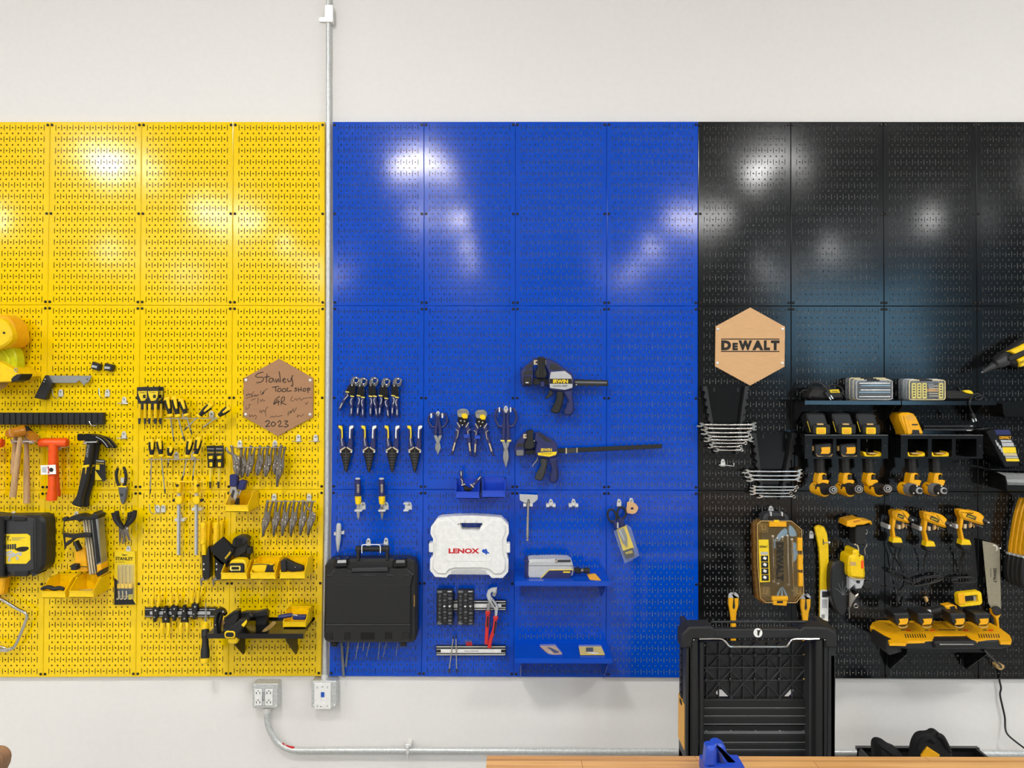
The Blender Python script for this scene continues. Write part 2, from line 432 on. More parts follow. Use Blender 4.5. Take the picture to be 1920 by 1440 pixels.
SCREW = build('screw', 'dark_screw', [LA((960, 700, 0), (960, 700, .004), [(0, 2.5), (.55, 2.5), (1, 1.5)], 12)], None, W(960, 700, 0))
for v in SCREW.data.vertices: v.co.y -= 0.0002
for r in range(3):
    for c in range(4):
        panel('yellow', 'yellow_paint', XY, r, c); panel('blue', 'blue_paint', XB, r, c); panel('black', 'black_paint', XK, r, c)
bpy.data.objects.remove(SCREW)

a, b = W(-74, 236, .002), W(604, 1263, .002)
setting('added_backing_1', 'hole_darkening_board', BX(a.x, W(597, 1263, .002).x, -.004, -.0005, b.z, a.z))  # brown board added behind the yellow panels so their holes render dark
# ------------------------------------------------------------------ conduits and wiring boxes
t = Thing('conduit', 'grey steel conduit running up the wall between the yellow and blue panels', 'pipe', 610, 640, .0)
r_ = 4.4 * pxm(.03)
t.add('pipe', 'galvanised', TW([W(616, -60, .026), W(615.4, 571, .026), W(613.2, 918, .026), W(608.6, 1281, .026)], r_, 14))
t.add('strap', 'zinc', P(RR(609, 9, 624, 41, 3), .012, .042)); t.add('strap_tab', 'zinc', P(RR(598, 32, 624, 41, 2), .0005, .008))
t.add('connector', 'zinc', LA((608.8, 1264, .026), (608.6, 1281, .026), [(0, 5.6), (.3, 6.8), (.5, 6.0), (.55, 7.2), (1, 7.2)], 14))
def outlet_box(t, x0, y0, x1, y1, d):
    t.add('box', 'galvanised', P(RR(x0, y0, x1, y1, 3), .0005, d, .003))
    for cx, cy in ((x0 + 4, y0 + 4), (x1 - 4, y1 - 4), (x0 + 4, y1 - 4)):
        t.add('screw', 'zinc', P(EL(cx, cy, 1.8, n=10), d - .001, d + .003, .001))
t = Thing('electrical_outlet', 'grey metal box with two white duplex sockets under the yellow panels', 'outlet', 498, 1330, 0)
outlet_box(t, 473, 1282, 521, 1328, .055)
for x in (484, 504):
    s = t.add('socket', 'white_plastic', P(RR(x - 7, 1293, x + 7, 1323, 1), .052, .060))
    t.add('slots', 'dark_grey', *[P(R(x + dx - .7, y - 2, x + dx + .7, y + 2), .0595, .0605, 0) for y in (1299.5, 1317) for dx in (-3.5, 3)],
          *[P(EL(x, y - 4, 1.2, n=8), .0595, .0605, 0) for y in (1299.5, 1317)], par=s)
t.add('label_plate', 'light_grey', P(R(491.6, 1289, 496.6, 1324), .054, .0575))
t.text('LT12 24', 494, 1306, 16, 3.2, .058, 'ink', 90)
t = Thing('light_switch', 'grey metal box with a beige blank plate below the vertical conduit', 'switch', 607, 1330, 0)
outlet_box(t, 584, 1277, 631, 1327, .055)
s = t.add('face_plate', 'white_plastic', P(RR(589, 1281, 620, 1330, 1.5), .052, .061))
t.add('indicator', 'blue_ink', P(RR(601.5, 1298, 608, 1307.5, 1), .060, .063, .0005), par=s)
t.add('plate_screw', 'mid_grey', P(EL(604.6, 1288, 1.7, .9, 8), .060, .062, .0004), par=s)
t.add('plate_screw', 'mid_grey', P(EL(601.6, 1325, 1.7, .9, 8), .060, .062, .0004), par=s)
for x, y in ((595, 1289), (614, 1289), (595, 1324), (614, 1324)):
    t.add('plate_slot', 'light_grey', P(R(x - 1, y - 2, x + 1, y + 2), .060, .0613, 0), par=s)
t = Thing('conduit', 'grey steel conduit bending from the socket box and running along the wall bottom', 'pipe', 900, 1405, 0)
r_ = 5.6 * pxm(.03)
pth = [(500.5, 1326), (500.8, 1345), (503, 1360), (508, 1373), (516, 1386), (527, 1397), (541, 1404), (556, 1406.5), (620, 1406.5)]
pth = SM(pth, 4, False) + [(760, 1406.5), (1000, 1407.5), (1560, 1410.5), (2060, 1414)]
t.add('pipe', 'galvanised', TW([W(x, y, .03) for x, y in pth], r_, 14))
t.add('connector', 'zinc', LA((500.5, 1327, .03), (500.6, 1336, .03), [(0, 7.5), (.5, 7.5), (.6, 6.4), (1, 6.4)], 14))
t.add('sticker', 'red_ink', TW([W(x, y, .031) for x, y in [(528, 1395.2), (534, 1399), (541, 1401.7), (552, 1403.6)]], r_ * .62, 8))
t.add('strap', 'zinc', P(RR(761, 1400, 767, 1414, 2), .044, .052)); t.add('strap_top', 'zinc', P(RR(760, 1396, 771, 1401, 2), .0005, .05)); t.add('strap_bolt', 'zinc', P(R(762.5, 1413, 764.5, 1425), .02, .046))
# ------------------------------------------------------------------ small zinc pegboard fittings
def bracket(name, label, x, y, kind, group='zinc pegboard fittings'):
    t = Thing(name, label, 'hook', x, y, PB, group)
    t.add('plate', 'zinc', P([(x - 4.2, y + 7), (x - 4.2, y - 1), (x - 2.6, y - 6), (x, y - 7.5), (x + 2.6, y - 6), (x + 4.2, y - 1), (x + 4.2, y + 7)], PB + .002, PB + .009, .002))
    t.add('screw', 'steel', P(EL(x, y - 2.5, 2, n=10), PB + .008, PB + .012, .001))
    if kind == 'j':
        t.add('hook_wire', 'chrome', TB(SM([(x - 3, y + 7, .03), (x - 7, y + 10, .045), (x - 12, y + 7, .06), (x - 14.5, y, .062), (x - 15, y - 9, .062)], 4, False), .9, .045))
    if kind == 'rod':
        t.add('hook_wire', 'chrome', TB([(x - 12, y + 5, .05), (x - 2, y + 6, .05), (x - 1, y + 6, .03)], .8, .045), TB([(x + 9, y + 5, .05), (x + 2, y + 6, .05), (x + 1, y + 6, .03)], .8, .045))
    if kind == 'wide':
        t.add('clip_arm', 'zinc', P(RR(x - 9, y + 2, x - 3, y + 8, 1), PB + .004, .055, .001), P(RR(x + 3, y + 2, x + 9, y + 8, 1), PB + .004, .055, .001), P(R(x - 5, y + 3, x + 5, y + 6), PB + .003, .034))
    if kind == 'arms':
        t.add('clip_arm', 'zinc', P(RR(x - 12, y - 6, x - 2, y - 3, 1), PB + .004, .06, .001), P(RR(x - 12, y + 7, x - 2, y + 10, 1), PB + .004, .06, .001), P(R(x - 9, y - 4, x - 4, y + 8), PB + .003, .032))
    if kind == 'tick':
        t.add('hook_wire', 'zinc', TB([(x - 8, y + 4, .04), (x, y + 4, .04), (x + 10, y + 5, .06), (x + 20, y + 6, .08), (x + 20.5, y, .08)], .9, .05))
    return t
bracket('pegboard_hook', 'zinc J hook with bracket under the steel angle gauge blade', 113, 737, 'j')
bracket('pegboard_hook', 'empty zinc J hook to the right of the angle gauge', 200.5, 737, 'j')
bracket('pegboard_hook', 'empty zinc double rod hook just left of the carded screwdriver packs', 232, 751, 'rod')
bracket('pegboard_hook', 'empty zinc double rod hook right of the claw hammer head', 231.5, 816, 'rod')
bracket('pegboard_hook', 'left of two zinc brackets below the brown hexagon sign', 559, 822, 'rod')
bracket('pegboard_hook', 'zinc bracket below the brown hexagon sign, nearest the conduit', 591.5, 822, 'rod')
bracket('pegboard_hook', 'left of two neighbouring zinc J hooks left of the yellow bar clamps', 295, 954, 'j')
bracket('pegboard_hook', 'right of two neighbouring zinc J hooks left of the yellow bar clamps', 305.5, 954, 'j')
bracket('pegboard_hook', 'empty zinc clip to the right of the two chisels', 768, 949, 'arms')
bracket('pegboard_hook', 'zinc clip holding the left chisel', 681, 949, 'arms')
bracket('pegboard_hook', 'zinc clip holding the right chisel', 724, 949, 'arms')
bracket('pegboard_hook', 'empty zinc clip right beside the chrome scraper', 1033, 943, 'wide')
bracket('pegboard_hook', 'empty zinc clip in the third blue column, second clip from the scraper', 1075.5, 943, 'wide')
bracket('pegboard_hook', 'zinc bracket behind the chrome scraper handle', 990, 942, 'wide')
bracket('pegboard_hook', 'zinc bracket above the packaged snips', 1161, 943, 'plain')
bracket('pegboard_hook', 'zinc bracket above the wooden letter D', 1184, 941, 'plain')
bracket('pegboard_hook', 'zinc bracket above the left of the black case handle', 690.5, 1017, 'plain')
bracket('pegboard_hook', 'zinc bracket above the right of the black case handle', 723.5, 1016, 'plain')
bracket('pegboard_hook', 'zinc bracket above the small navy tin snips', 821, 778, 'plain')
bracket('pegboard_hook', 'zinc bracket above the large navy tin snips', 948.5, 768, 'plain')
bracket('pegboard_hook', 'zinc hook with turned up tip between the two wrench sets', 1356, 868, 'tick')
bracket('pegboard_hook', 'zinc bracket above the clear wrench case', 1446, 956, 'plain')
bracket('pegboard_hook', 'zinc bracket left of the yellow flat pry bar', 1522, 1003, 'plain')
bracket('pegboard_hook', 'zinc fitting behind the left yellow bar clamp', 336, 970, 'wide')
bracket('pegboard_hook', 'zinc fitting behind the right yellow bar clamp', 368, 950, 'wide')
bracket('pegboard_hook', 'small zinc hook above the black tool case', 24.5, 966, 'plain')
bracket('pegboard_hook', 'small zinc hook above the hand mitre saw', 142.5, 966, 'plain')
bracket('pegboard_hook', 'small zinc hook above the yellow pick set card', 240, 1031, 'plain')
# ================================================================== tools on the yellow panels
B0 = PB + 0.003
# power saw half out of the frame
t = Thing('circular_saw', 'yellow power saw with green-yellow blade guard, cut by the left frame edge', 'saw', -10, 660, B0)
t.add('upper_guard', 'orange_yellow', P(SM([(-60, 600), (-20, 592), (2, 590), (14, 595), (24, 607), (29, 622), (30, 638), (22, 648), (8, 653), (-60, 662)], 3), .06, .15, .008))
t.add('motor_housing', 'yellow_plastic', P(SM([(-60, 606), (-10, 596), (6, 601), (18, 616), (21, 634), (12, 646), (-10, 655), (-60, 660)], 3), .15, .19, .008))
t.add('guard_bolt', 'black_plastic', P(EL(7, 624, 2.2), .189, .193, .001))
t.add('side_knob', 'black_rubber', P(SM([(25, 613), (33, 615), (36, 622), (33, 632), (29, 637), (26, 628)], 3), .07, .12, .006))
t.add('lower_guard', 'guard_yellow', P(SM([(-60, 655), (0, 651), (16, 648), (25, 655), (30, 668), (31, 684), (28, 697), (5, 704), (-60, 704)], 3), .07, .125, .004))
t.add('guard_slot', 'guard_yellow', P(SM([(-4, 652), (6, 656), (15, 668), (18, 685), (14, 699), (9, 700), (12, 684), (9, 668), (0, 657)], 3), .125, .131, .002))
t.add('base_plate', 'yellow_plastic', P([(-60, 668), (-4, 677), (20, 690), (36, 701), (37, 706), (22, 716), (-60, 719)], B0, .17, .004))
t.add('end_cap', 'black_plastic', P([(24, 706), (31, 702), (40, 701), (39, 705), (34, 713), (21, 717), (20, 711)], .1, .176, .003))
t.add('blade', 'brass', P(SM([(-40, 718), (10, 717), (14, 720), (8, 727), (-6, 732), (-40, 736)], 3), .1, .103, .001))
t.add('ring', 'steel', TB(SM([(29, 697, .176), (27, 693, .176), (30, 690, .176), (33, 693, .176), (31, 697, .176)], 3), .7, .176))
# sliding bevel
t = Thing('angle_gauge', 'steel bladed angle gauge with black handle near the left edge', 'gauge', 118, 725, B0)
t.add('blade', 'steel', P([(87, 704), (172, 704.5), (165, 717.5), (161, 718), (157, 723), (153, 718), (148, 713), (143, 718), (96, 718)], .045, .050, .001))
t.add('rivet', 'dark_grey', P(EL(163, 711, 1.3, n=10), .049, .052, .0008))
t.add('handle', 'black_plastic', P([(84, 703.5), (88, 704), (97, 719), (84, 749.5), (63, 746)], .035, .062, .003))
t.add('screw', 'zinc', P(EL(84, 711, 1.3, n=10), .061, .064, .001)); t.add('screw', 'zinc', P(EL(82, 716, 1.1, n=10), .061, .064, .001))
# two little clips
t = Thing('spring_clip', 'small black clip with pale label, left of a pair above the angle gauge', 'clip', 177, 687, B0)
t.add('body', 'black_plastic', P([(170, 686), (173, 678), (180, 681), (187, 683), (186, 690), (183, 695), (176, 693), (170, 691)], B0, .05, .003))
t.add('label', 'light_grey', P([(172, 684), (182, 686.5), (181, 690.5), (171, 688.5)], .049, .0515, .0008))
t.dup(201, 690, 'small black clip with pale label, right of a pair above the angle gauge', -8)
# black strip holder
t = Thing('tool_strip', 'long black slotted holder strip under the angle gauge', 'tool holder', 50, 785, B0)
t.add('rail', 'black_plastic', P(R(-80, 774, 191.5, 796), B0, .055, .002))
for i in range(24): t.add('rib', 'black_rubber', P(R(-66 + i * 11, 775, -60 + i * 11, 795.5), .054, .060, .0015))
t = Thing('pegboard_hook', 'chrome J hook at the right end of the black holder strip', 'hook', 176, 794, .05)
t.add('wire', 'chrome', TB(SM([(167, 790, .075), (172, 797, .075), (178, 798, .07), (182, 796, .06), (181, 792, .056)], 4, False), .9, .06))
# amber-faced mallets
def mallet(lbl, hx, hy, bx, by, d, view):
    t = Thing('mallet', lbl, 'mallet', hx, hy, d, 'wooden handled mallets')
    t.add('handle', 'wood_handle', TB([(hx, hy, d), (hx + (bx - hx) * .3, hy + (by - hy) * .3, d + .004), (hx + (bx - hx) * .7, hy + (by - hy) * .7, d), (bx, by, d - .005)], [3.6, 4.4, 5.6, 5.9], d, 12))
    return t
t = mallet('back left wooden handled mallet with amber head, left of the orange hammers', 29, 816, 26, 888, .055, 0)
t.add('head', 'black_plastic', LA((24, 812, .045), (30, 813, .066), [(0, 7), (1, 7)])); t.add('face', 'amber', LA((22, 812, .10), (18, 813, .13), [(0, 8.2), (.8, 8.2), (1, 6.5)]), LA((24, 812, .045), (22, 812, .1), [(0, 6.5), (1, 8)]))
t = mallet('front wooden handled mallet with big amber face and leaning handle', 38, 820, 24, 931, .165, 1)
t.add('head', 'amber', LA((47, 807, .15), (24, 811, .18), [(0, 8.5), (.15, 9.5), (.7, 9.5), (.95, 9), (1, 7.5)]))
t.add('face', 'amber', LA((24, 811, .18), (20.5, 811.5, .187), [(0, 9), (.8, 8.6), (1, 7)]))
t = mallet('right wooden handled mallet with black head and amber face at its right', 49.5, 818, 50.5, 943, .085, 2)
t.add('head', 'black_plastic', LA((46, 806, .058), (55, 815, .105), [(0, 8), (.1, 9), (1, 9)]))
t.add('face', 'amber', LA((55, 815, .105), (64, 821, .14), [(0, 8), (.1, 9), (.9, 8.8), (1, 7.2)]), LA((44, 804, .048), (46, 806, .058), [(0, 8), (1, 8)]))
def holder(lbl, x0, x1, y, d=.07):
    t = Thing('tool_hook', lbl, 'hook', (x0 + x1) / 2, y, PB, 'double prong hooks')
    t.add('prong', 'chrome', TB([(x0, y, PB), (x0, y, d), (x0, y - 3, d + .005)], 1.0, .05)); t.add('prong', 'chrome', TB([(x1, y, PB), (x1, y, d), (x1, y - 3, d + .005)], 1.0, .05))
    t.add('plate', 'zinc', P(RR(x0 - 2, y - 4, x1 + 2, y + 4, 1), PB + .0015, PB + .006, .001), P(R(x0, y - 1, x1, y + 1), PB + .005, d * .9, .0008))
holder('chrome prong hook under the mallet heads', 22, 61, 828, .17)
holder('chrome prong hook under the orange hammer heads', 91, 112, 840, .11)
holder('chrome prong hook under the claw hammer heads', 158, 182, 829, .11)
# dead blow hammers
def dead_blow(lbl, x, y, bx, by, d, hw, w0, w1, tag):
    t = Thing('dead_blow_hammer', lbl, 'hammer', x, y, d, 'orange hammers')
    t.add('head', 'orange_plastic', LA((x - hw, y, d), (x + hw, y, d), [(0, 5), (.02, 7.6), (.06, 8.2), (.3, 7.8), (.7, 7.8), (.94, 8.2), (.98, 7.6), (1, 5)], 20))
    t.add('handle', 'orange_plastic', TB([(x, y, d), (x + (bx - x) * .15, y + (by - y) * .15, d), (x + (bx - x) * .8, y + (by - y) * .8, d), (x + (bx - x) * .93, y + (by - y) * .93, d), (bx, by, d)], [w0, w0, w1, w1 * 1.35, w1 * 1.3], d, 14))
    if tag:
        g = t.add('price_tag', 'white_paper', P(RO(R(76.5, 872, 104.5, 889.5), 90, 881, -3), d + .026, d + .028, 0))
        t.add('tag_print', 'red_ink', P(RO([(89, 875), (92, 875), (92, 888), (89, 888), (90.5, 882)], 90, 881, -3), d + .0279, d + .0286, 0), par=g)
        t.add('tag_print', 'ink', P(EL(96, 881, 4), d + .0279, d + .0286, 0), par=g); t.add('tag_print', 'light_grey', P(R(79, 876, 87, 886), d + .0279, d + .0286, 0), par=g)
    return t
dead_blow('front orange dead blow hammer with a white tag hanging on its handle', 100.5, 830, 97, 938, .105, 27, 8.5, 7.0, True)
dead_blow('rear orange dead blow hammer mostly hidden behind the tagged orange one', 103, 829, 108.5, 930, .05, 22, 5, 4.0, False)
dead_blow('orange hammer cut off by the left frame edge', -18, 831, -20, 940, .09, 24, 8, 7, False)
# claw hammers
def claw(lbl, dx, dy, d, tag):
    t = Thing('claw_hammer', lbl, 'hammer', 165 + dx, 820 + dy, d, 'black claw hammers')
    S = lambda p: SH(p, dx, dy)
    t.add('head', 'black_gloss', P(S(SM([(144, 815), (150, 813.5), (155, 816), (160, 813.5), (168, 814), (180, 817), (192, 821), (200, 829), (207.5, 838.5), (203, 840), (198, 840), (190, 832), (180, 828), (172, 829), (160, 829), (154, 826), (149, 827), (144, 825)], 3)), d - .006, d + .012, .004))
    t.add('claw_groove', 'light_grey', TB([(q[0], q[1], d + .012) for q in S(SM([(180, 819), (192, 826), (202, 838.5)], 4, False))], .6, d))
    t.add('handle', 'black_rubber', P(S(SM([(162, 828), (173, 828), (171, 850), (167, 878), (162, 905), (153, 935), (152, 951), (141, 949), (133, 944), (142, 930), (148, 905), (155, 870), (160, 845)], 3)), d - .010, d + .012, .006))
    t.add('band', 'yellow_plastic', P(S([(154, 873), (167, 871), (166.5, 875), (153.5, 877.5)]), d + .011, d + .0135, .0005), P(S([(160, 876), (162.5, 875.5), (160.5, 888.5), (159.5, 888.5)]), d + .011, d + .0135, .0005))
    t.add('end_edge', 'yellow_plastic', TB([(q[0], q[1], d + .006) for q in S(SM([(133, 944), (140, 949.5), (151, 951.5)], 3, False))], 1.1, d))
    t.text('STANLEY', 164 + dx, 846 + dy, 24, 3.6, d + .0135, 'light_grey', 97)
    if tag:
        g = t.add('card_tag', 'black_plastic', P([(179, 860), (197, 862), (198, 900), (196, 902), (178, 900.5)], .05, .0515, 0))
        t.add('tag_label', 'yellow_card', P([(178.5, 882), (191, 900), (178, 900.5)], .0512, .0522, 0), par=g); t.add('tag_label', 'yellow_card', P([(179.5, 871), (186.5, 871.5), (186.5, 881), (179, 880.5)], .0512, .0522, 0), par=g)
        t.text('STANLEY', 188, 864.5, 15, 3, .052, 'white_paper', 3, par=g); t.text('FATMAX', 188, 869, 15, 2.4, .052, 'yellow_card', 3, par=g)
claw('rear black claw hammer with a hanging card tag beside its handle', 10, 0, .045, True)
claw('front black claw hammer with a yellow band, right of the orange hammers', 0, 0, .085, False)
# slip joint pliers
t = Thing('slip_joint_pliers', 'black handled slip joint pliers with grey jaw pointing down, right of the claw hammers', 'pliers', 227, 905, B0)
t.add('handle', 'black_rubber', TB(SM([(221, 878, .05), (218.5, 888, .05), (219, 900, .05), (223, 911, .05)], 4, False), 2.8, .05)); t.add('handle', 'black_rubber', TB(SM([(232, 876, .05), (235.5, 886, .05), (236, 900, .05), (232.5, 911, .05)], 4, False), 2.8, .05))
t.add('collar', 'yellow_plastic', P([(221, 911), (236, 911), (235.5, 914), (222, 914)], .04, .057, .001))
t.add('jaw', 'gunmetal', P(SM([(222, 913), (236, 913), (236, 928), (234, 940), (230, 945.5), (226, 942), (223.5, 930)], 3), .04, .056, .003))
t.add('pivot', 'dark_grey', P(EL(227, 928, 2.6), .055, .060, .001))
t.add('hook', 'zinc', P(RR(226, 896, 232, 906, 1), PB + .002, .042, .001))
# bunched pliers
S0 = [((213, 961), (217, 975), (226, 986), (224, 1018)), ((219, 958), (221, 974), (230, 986), (235, 1016)), ((248, 960), (243, 974), (235, 986), (230, 1020)), ((253, 957), (250, 972), (237, 987), (242, 1014))]
for i, q in enumerate(S0):
    t = Thing('snap_ring_pliers', 'black handled thin jawed pliers bunched on a hook above the pick set card', 'pliers', 232, 986, .04, 'bunched thin jawed pliers')
    m = 464 - q[0][0]; d = .045 + .02 * i
    t.add('handle', 'black_rubber', TB(SM([(q[0][0], q[0][1], d), (q[1][0], q[1][1], d), (q[2][0], q[2][1], d)], 4, False), [4, 4.2, 4.4, 4.5, 4.4, 4.2, 3.6, 3.0, 2.4], d))
    q2 = [(464 - q[k][0] + (i - 1.5) * 3, q[k][1] + 2 + i) for k in range(3)]
    t.add('handle', 'black_rubber', TB(SM([(a, b, d + .006) for a, b in q2], 4, False), [4, 4.2, 4.4, 4.5, 4.4, 4.2, 3.6, 3.0, 2.4], d))
    t.add('jaw', 'nickel', TB([(q[2][0], q[2][1], d), (q[2][0] - 1, q[2][1] + 8, d), (q[3][0], q[3][1], d)], [2.4, 2.2, .9], d), TB([(q[2][0] + 3, q[2][1], d), (q[2][0] + 2, q[2][1] + 8, d), (q[3][0] + 2.5, q[3][1], d)], [2, 1.8, .8], d))
    t.add('pivot', 'chrome', P(EL(q[2][0] + 1, q[2][1] + 4, 2, n=10), d, d + .006, .001))
# tool case
t = Thing('tool_case', 'black tool case with a yellow label at the left edge below the mallets', 'tool case', 40, 1080, B0)
t.add('shell', 'black_plastic', P(SM([(-120, 967), (0, 968), (60, 967), (74, 968), (82, 976), (83.5, 1000), (83, 1050), (80, 1066), (66, 1077), (50, 1079), (-120, 1080)], 3), B0, .105, .012))
t.add('lid_rim', 'dark_grey', P(SM([(10, 973), (58, 972), (64, 976), (66, 985), (66, 1062), (60, 1070), (12, 1072)], 3), .1, .112, .006))
t.add('handle', 'black_plastic', P(RR(-40, 968, 18, 976, 3), .105, .125, .004), P(RR(24, 970, 48, 977, 2), .105, .120, .003))
t.add('hinge_bar', 'black_gloss', P(R(-4, 970, 7, 1082), .1, .13, .005))
t.add('latch', 'black_plastic', P(RR(26, 1072, 52, 1081, 2), .1, .116, .003))
g = t.add('label', 'yellow_card', P([(7.3, 1001.5), (51, 1001), (56.5, 1005), (57, 1049), (49, 1057), (7.8, 1057)], .111, .1132, 0))
t.text('EY.', 13.5, 1009, 13.5, 9.5, .1134, 'ink', 0, .02, par=g)
t.add('label_print', 'mid_grey', P(R(22, 1008, 47, 1008.8), .113, .1138, 0), P(R(22, 1010.4, 40, 1011.2), .113, .1138, 0), P(R(22, 1012.6, 36, 1013.2), .113, .1138, 0), par=g)
for i in range(5): t.add('label_socket', 'dark_grey', P(RR(9 + i * 4.4, 1021 - i * .3, 12.5 + i * 4.4, 1030, 1), .113, .1138, 0), par=g)
t.add('label_ratchet', 'ink', P(SM([(28, 1030), (36, 1026), (46, 1025), (53, 1026), (53, 1030), (46, 1034), (36, 1034)], 3), .113, .1138, 0), par=g)
for i, (x, y) in enumerate(((8, 1036), (12, 1040), (16, 1043), (22, 1040))): t.add('label_extension', 'light_grey', P(RO(RR(x, y, x + 15, y + 3.6, 1), x, y, -18), .113, .1137 + i * .0002, 0), par=g)
for x, y in ((15, 1046), (30, 1043), (36, 1035)): t.add('label_socket', 'light_grey', P(RR(x, y, x + 4.5, y + 7, 1), .113, .1142, 0), par=g)
# hand mitre saw
t = Thing('mitre_box_saw', 'aluminium and black hand mitre saw hung upright above the left yellow bins', 'saw', 160, 1020, B0)
t.add('bed', 'cream', P([(154, 974), (166, 972.5), (179.5, 1076), (167, 1077.5)], .05, .075, .002))
t.add('rail', 'steel', P([(166, 972), (183.5, 968), (190, 1066), (180, 1072)], .05, .10, .003))
t.add('bed_line', 'black_plastic', TB([(158, 974, .076), (171.5, 1077, .076)], .5, .07), TB([(163, 973, .076), (176.5, 1077, .076)], .7, .07))
t.add('rail_slot', 'black_gloss', P([(172, 972), (178, 970), (188, 1054), (181, 1058)], .099, .103, .001), P([(168, 973), (170, 972.6), (181, 1072), (179.5, 1073)], .099, .103, .001))
t.add('top_cap', 'black_plastic', P([(126, 974), (133, 968), (145, 966), (158, 969), (168, 970), (176, 960.5), (180, 965), (184, 966), (183, 973), (166, 975), (152, 974), (148, 979), (144, 975), (128, 977)], .045, .108, .003))
t.add('saw_frame', 'black_plastic', TB([(120.5, 974, .09), (119, 1003, .09)], .9, .09), P(EL(121, 974, 4.5), .08, .1, .003), P([(116, 1000), (126, 1002), (140, 1002), (154, 1000), (170, 1001), (170.5, 1008), (154, 1008), (140, 1010), (120, 1007)], .085, .11, .003), P([(137, 1008), (143, 1008), (128, 1021), (122, 1025), (119, 1020)], .085, .105, .003))
t.add('blade', 'black_gloss', P([(118, 1003), (121, 1003), (124, 1028), (121, 1029)], .09, .093, 0))
t.add('lever', 'black_plastic', P([(136, 1017), (140, 1015), (148, 1031), (143, 1035)], .07, .1, .003))
t.add('side_fence', 'orange_yellow', P([(140, 1035), (150, 1031), (159, 1030), (164, 1072), (152, 1073), (136, 1060), (140, 1052)], .05, .072, .003)); t.add('end_fence', 'orange_yellow', P([(181, 1060), (189, 1057), (190.5, 1068), (181.5, 1074)], .05, .104, .002))
t.add('clamp_knob', 'black_rubber', P(RR(132, 1059, 143.5, 1069.5, 2), .06, .1, .003), TB([(143, 1064, .08), (152, 1062, .08), (163, 1063, .08)], .8, .08))
t.add('end_foot', 'black_plastic', P([(179, 1075), (190, 1068), (193, 1069), (191, 1077), (183, 1082)], .05, .1, .002))
# ------------------------------------------------------------------ hanging stack bins
def bin_(lbl, x0, x1, yb, mt, grp, depth=.135, h=.072, d0=PB + .003):
    """open-fronted bin; x0..x1 and yb are its front foot at the front plane"""
    df = d0 + depth
    a, b = W(x0, yb, df), W(x1, yb, df); z = (a.z + b.z) / 2; c = (a.x + b.x) / 2; hw = (b.x - a.x) / 2
    t = Thing('stack_bin', lbl, 'bin', (x0 + x1) / 2, yb, df, grp)
    yf, ybk = -df, -d0; lip = h * .42; th = .0025
    t.add('floor', mt, PW([(c - hw, yf), (c + hw, yf), (c + hw, ybk), (c - hw, ybk)], 'z', z, z + th))
    t.add('back', mt, PW([(c - hw, z), (c + hw, z), (c + hw + .004, z + h), (c - hw - .004, z + h)], 'y', ybk - th, ybk))
    t.add('front_lip', mt, PW([(c - hw, z), (c + hw, z), (c + hw + .003, z + lip), (c - hw - .003, z + lip)], 'y', yf, yf + th), BX(c - hw - .004, c + hw + .004, yf - .0022, yf + .004, z + lip - .004, z + lip))
    for s in (-1, 1):
        x = c + s * hw
        pr = [(yf, z), (ybk, z), (ybk, z + h), (yf + depth * .42, z + h), (yf, z + lip)]
        t.add('side', mt, PW(pr, 'x', x - th / 2 + s * .002, x + th / 2 + s * .002))
    t.add('rim', mt, BX(c - hw - .005, c - hw + .001, yf + depth * .4, ybk, z + h - .005, z + h), BX(c + hw - .001, c + hw + .005, yf + depth * .4, ybk, z + h - .005, z + h), BX(c - hw, c + hw, ybk - .006, ybk, z + h - .005, z + h))
    return t
YB = 'yellow stack bins'
bin_('left of the two yellow bins under the mitre saw, holding a black tool', 79, 121, 1121.5, 'bin_yellow', YB)
bin_('right of the two yellow bins under the mitre saw, nearly empty', 131, 174, 1120.5, 'bin_yellow', YB)
bin_('single yellow bin below the first locking plier rack, holding a clamp', 423, 464, 960, 'bin_yellow', YB)
bin_('left of the row of three yellow bins, holding a tape measure', 416, 461, 1087, 'bin_yellow', YB)
bin_('middle of the row of three yellow bins, holding a yellow knife', 471, 515, 1086.5, 'bin_yellow', YB)
bin_('right of the row of three yellow bins, holding black tools', 526, 570, 1086, 'bin_yellow', YB)
one('hand_tool', 'black ribbed tool lying in the left of the two bins under the mitre saw', 'tool', 'black_rubber', TB(SM([(77, 1105, .15), (84, 1102, .15), (92, 1101, .15), (102, 1104, .15), (112, 1102.5, .15), (120, 1105, .15)], 3, False), [2, 3, 3.4, 3.6, 3.6, 3.8, 4, 4.2, 4.2, 4, 4, 4, 4, 3.8, 3.6, 3], .15))
t = Thing('wire_hook', 'thin looped wire lying in the right bin under the mitre saw', 'wire', 155, 1106, .12)
t.add('wire', 'steel', TB([(151, 1107, .13), (162, 1106, .13), (173, 1106, .13)], .5, .13)); t.add('loop', 'steel', TB(SM([(151, 1107, .13), (149.5, 1105.5, .13), (148, 1107, .13), (149.5, 1108.5, .13), (151, 1107, .13)], 3, False), .5, .13))
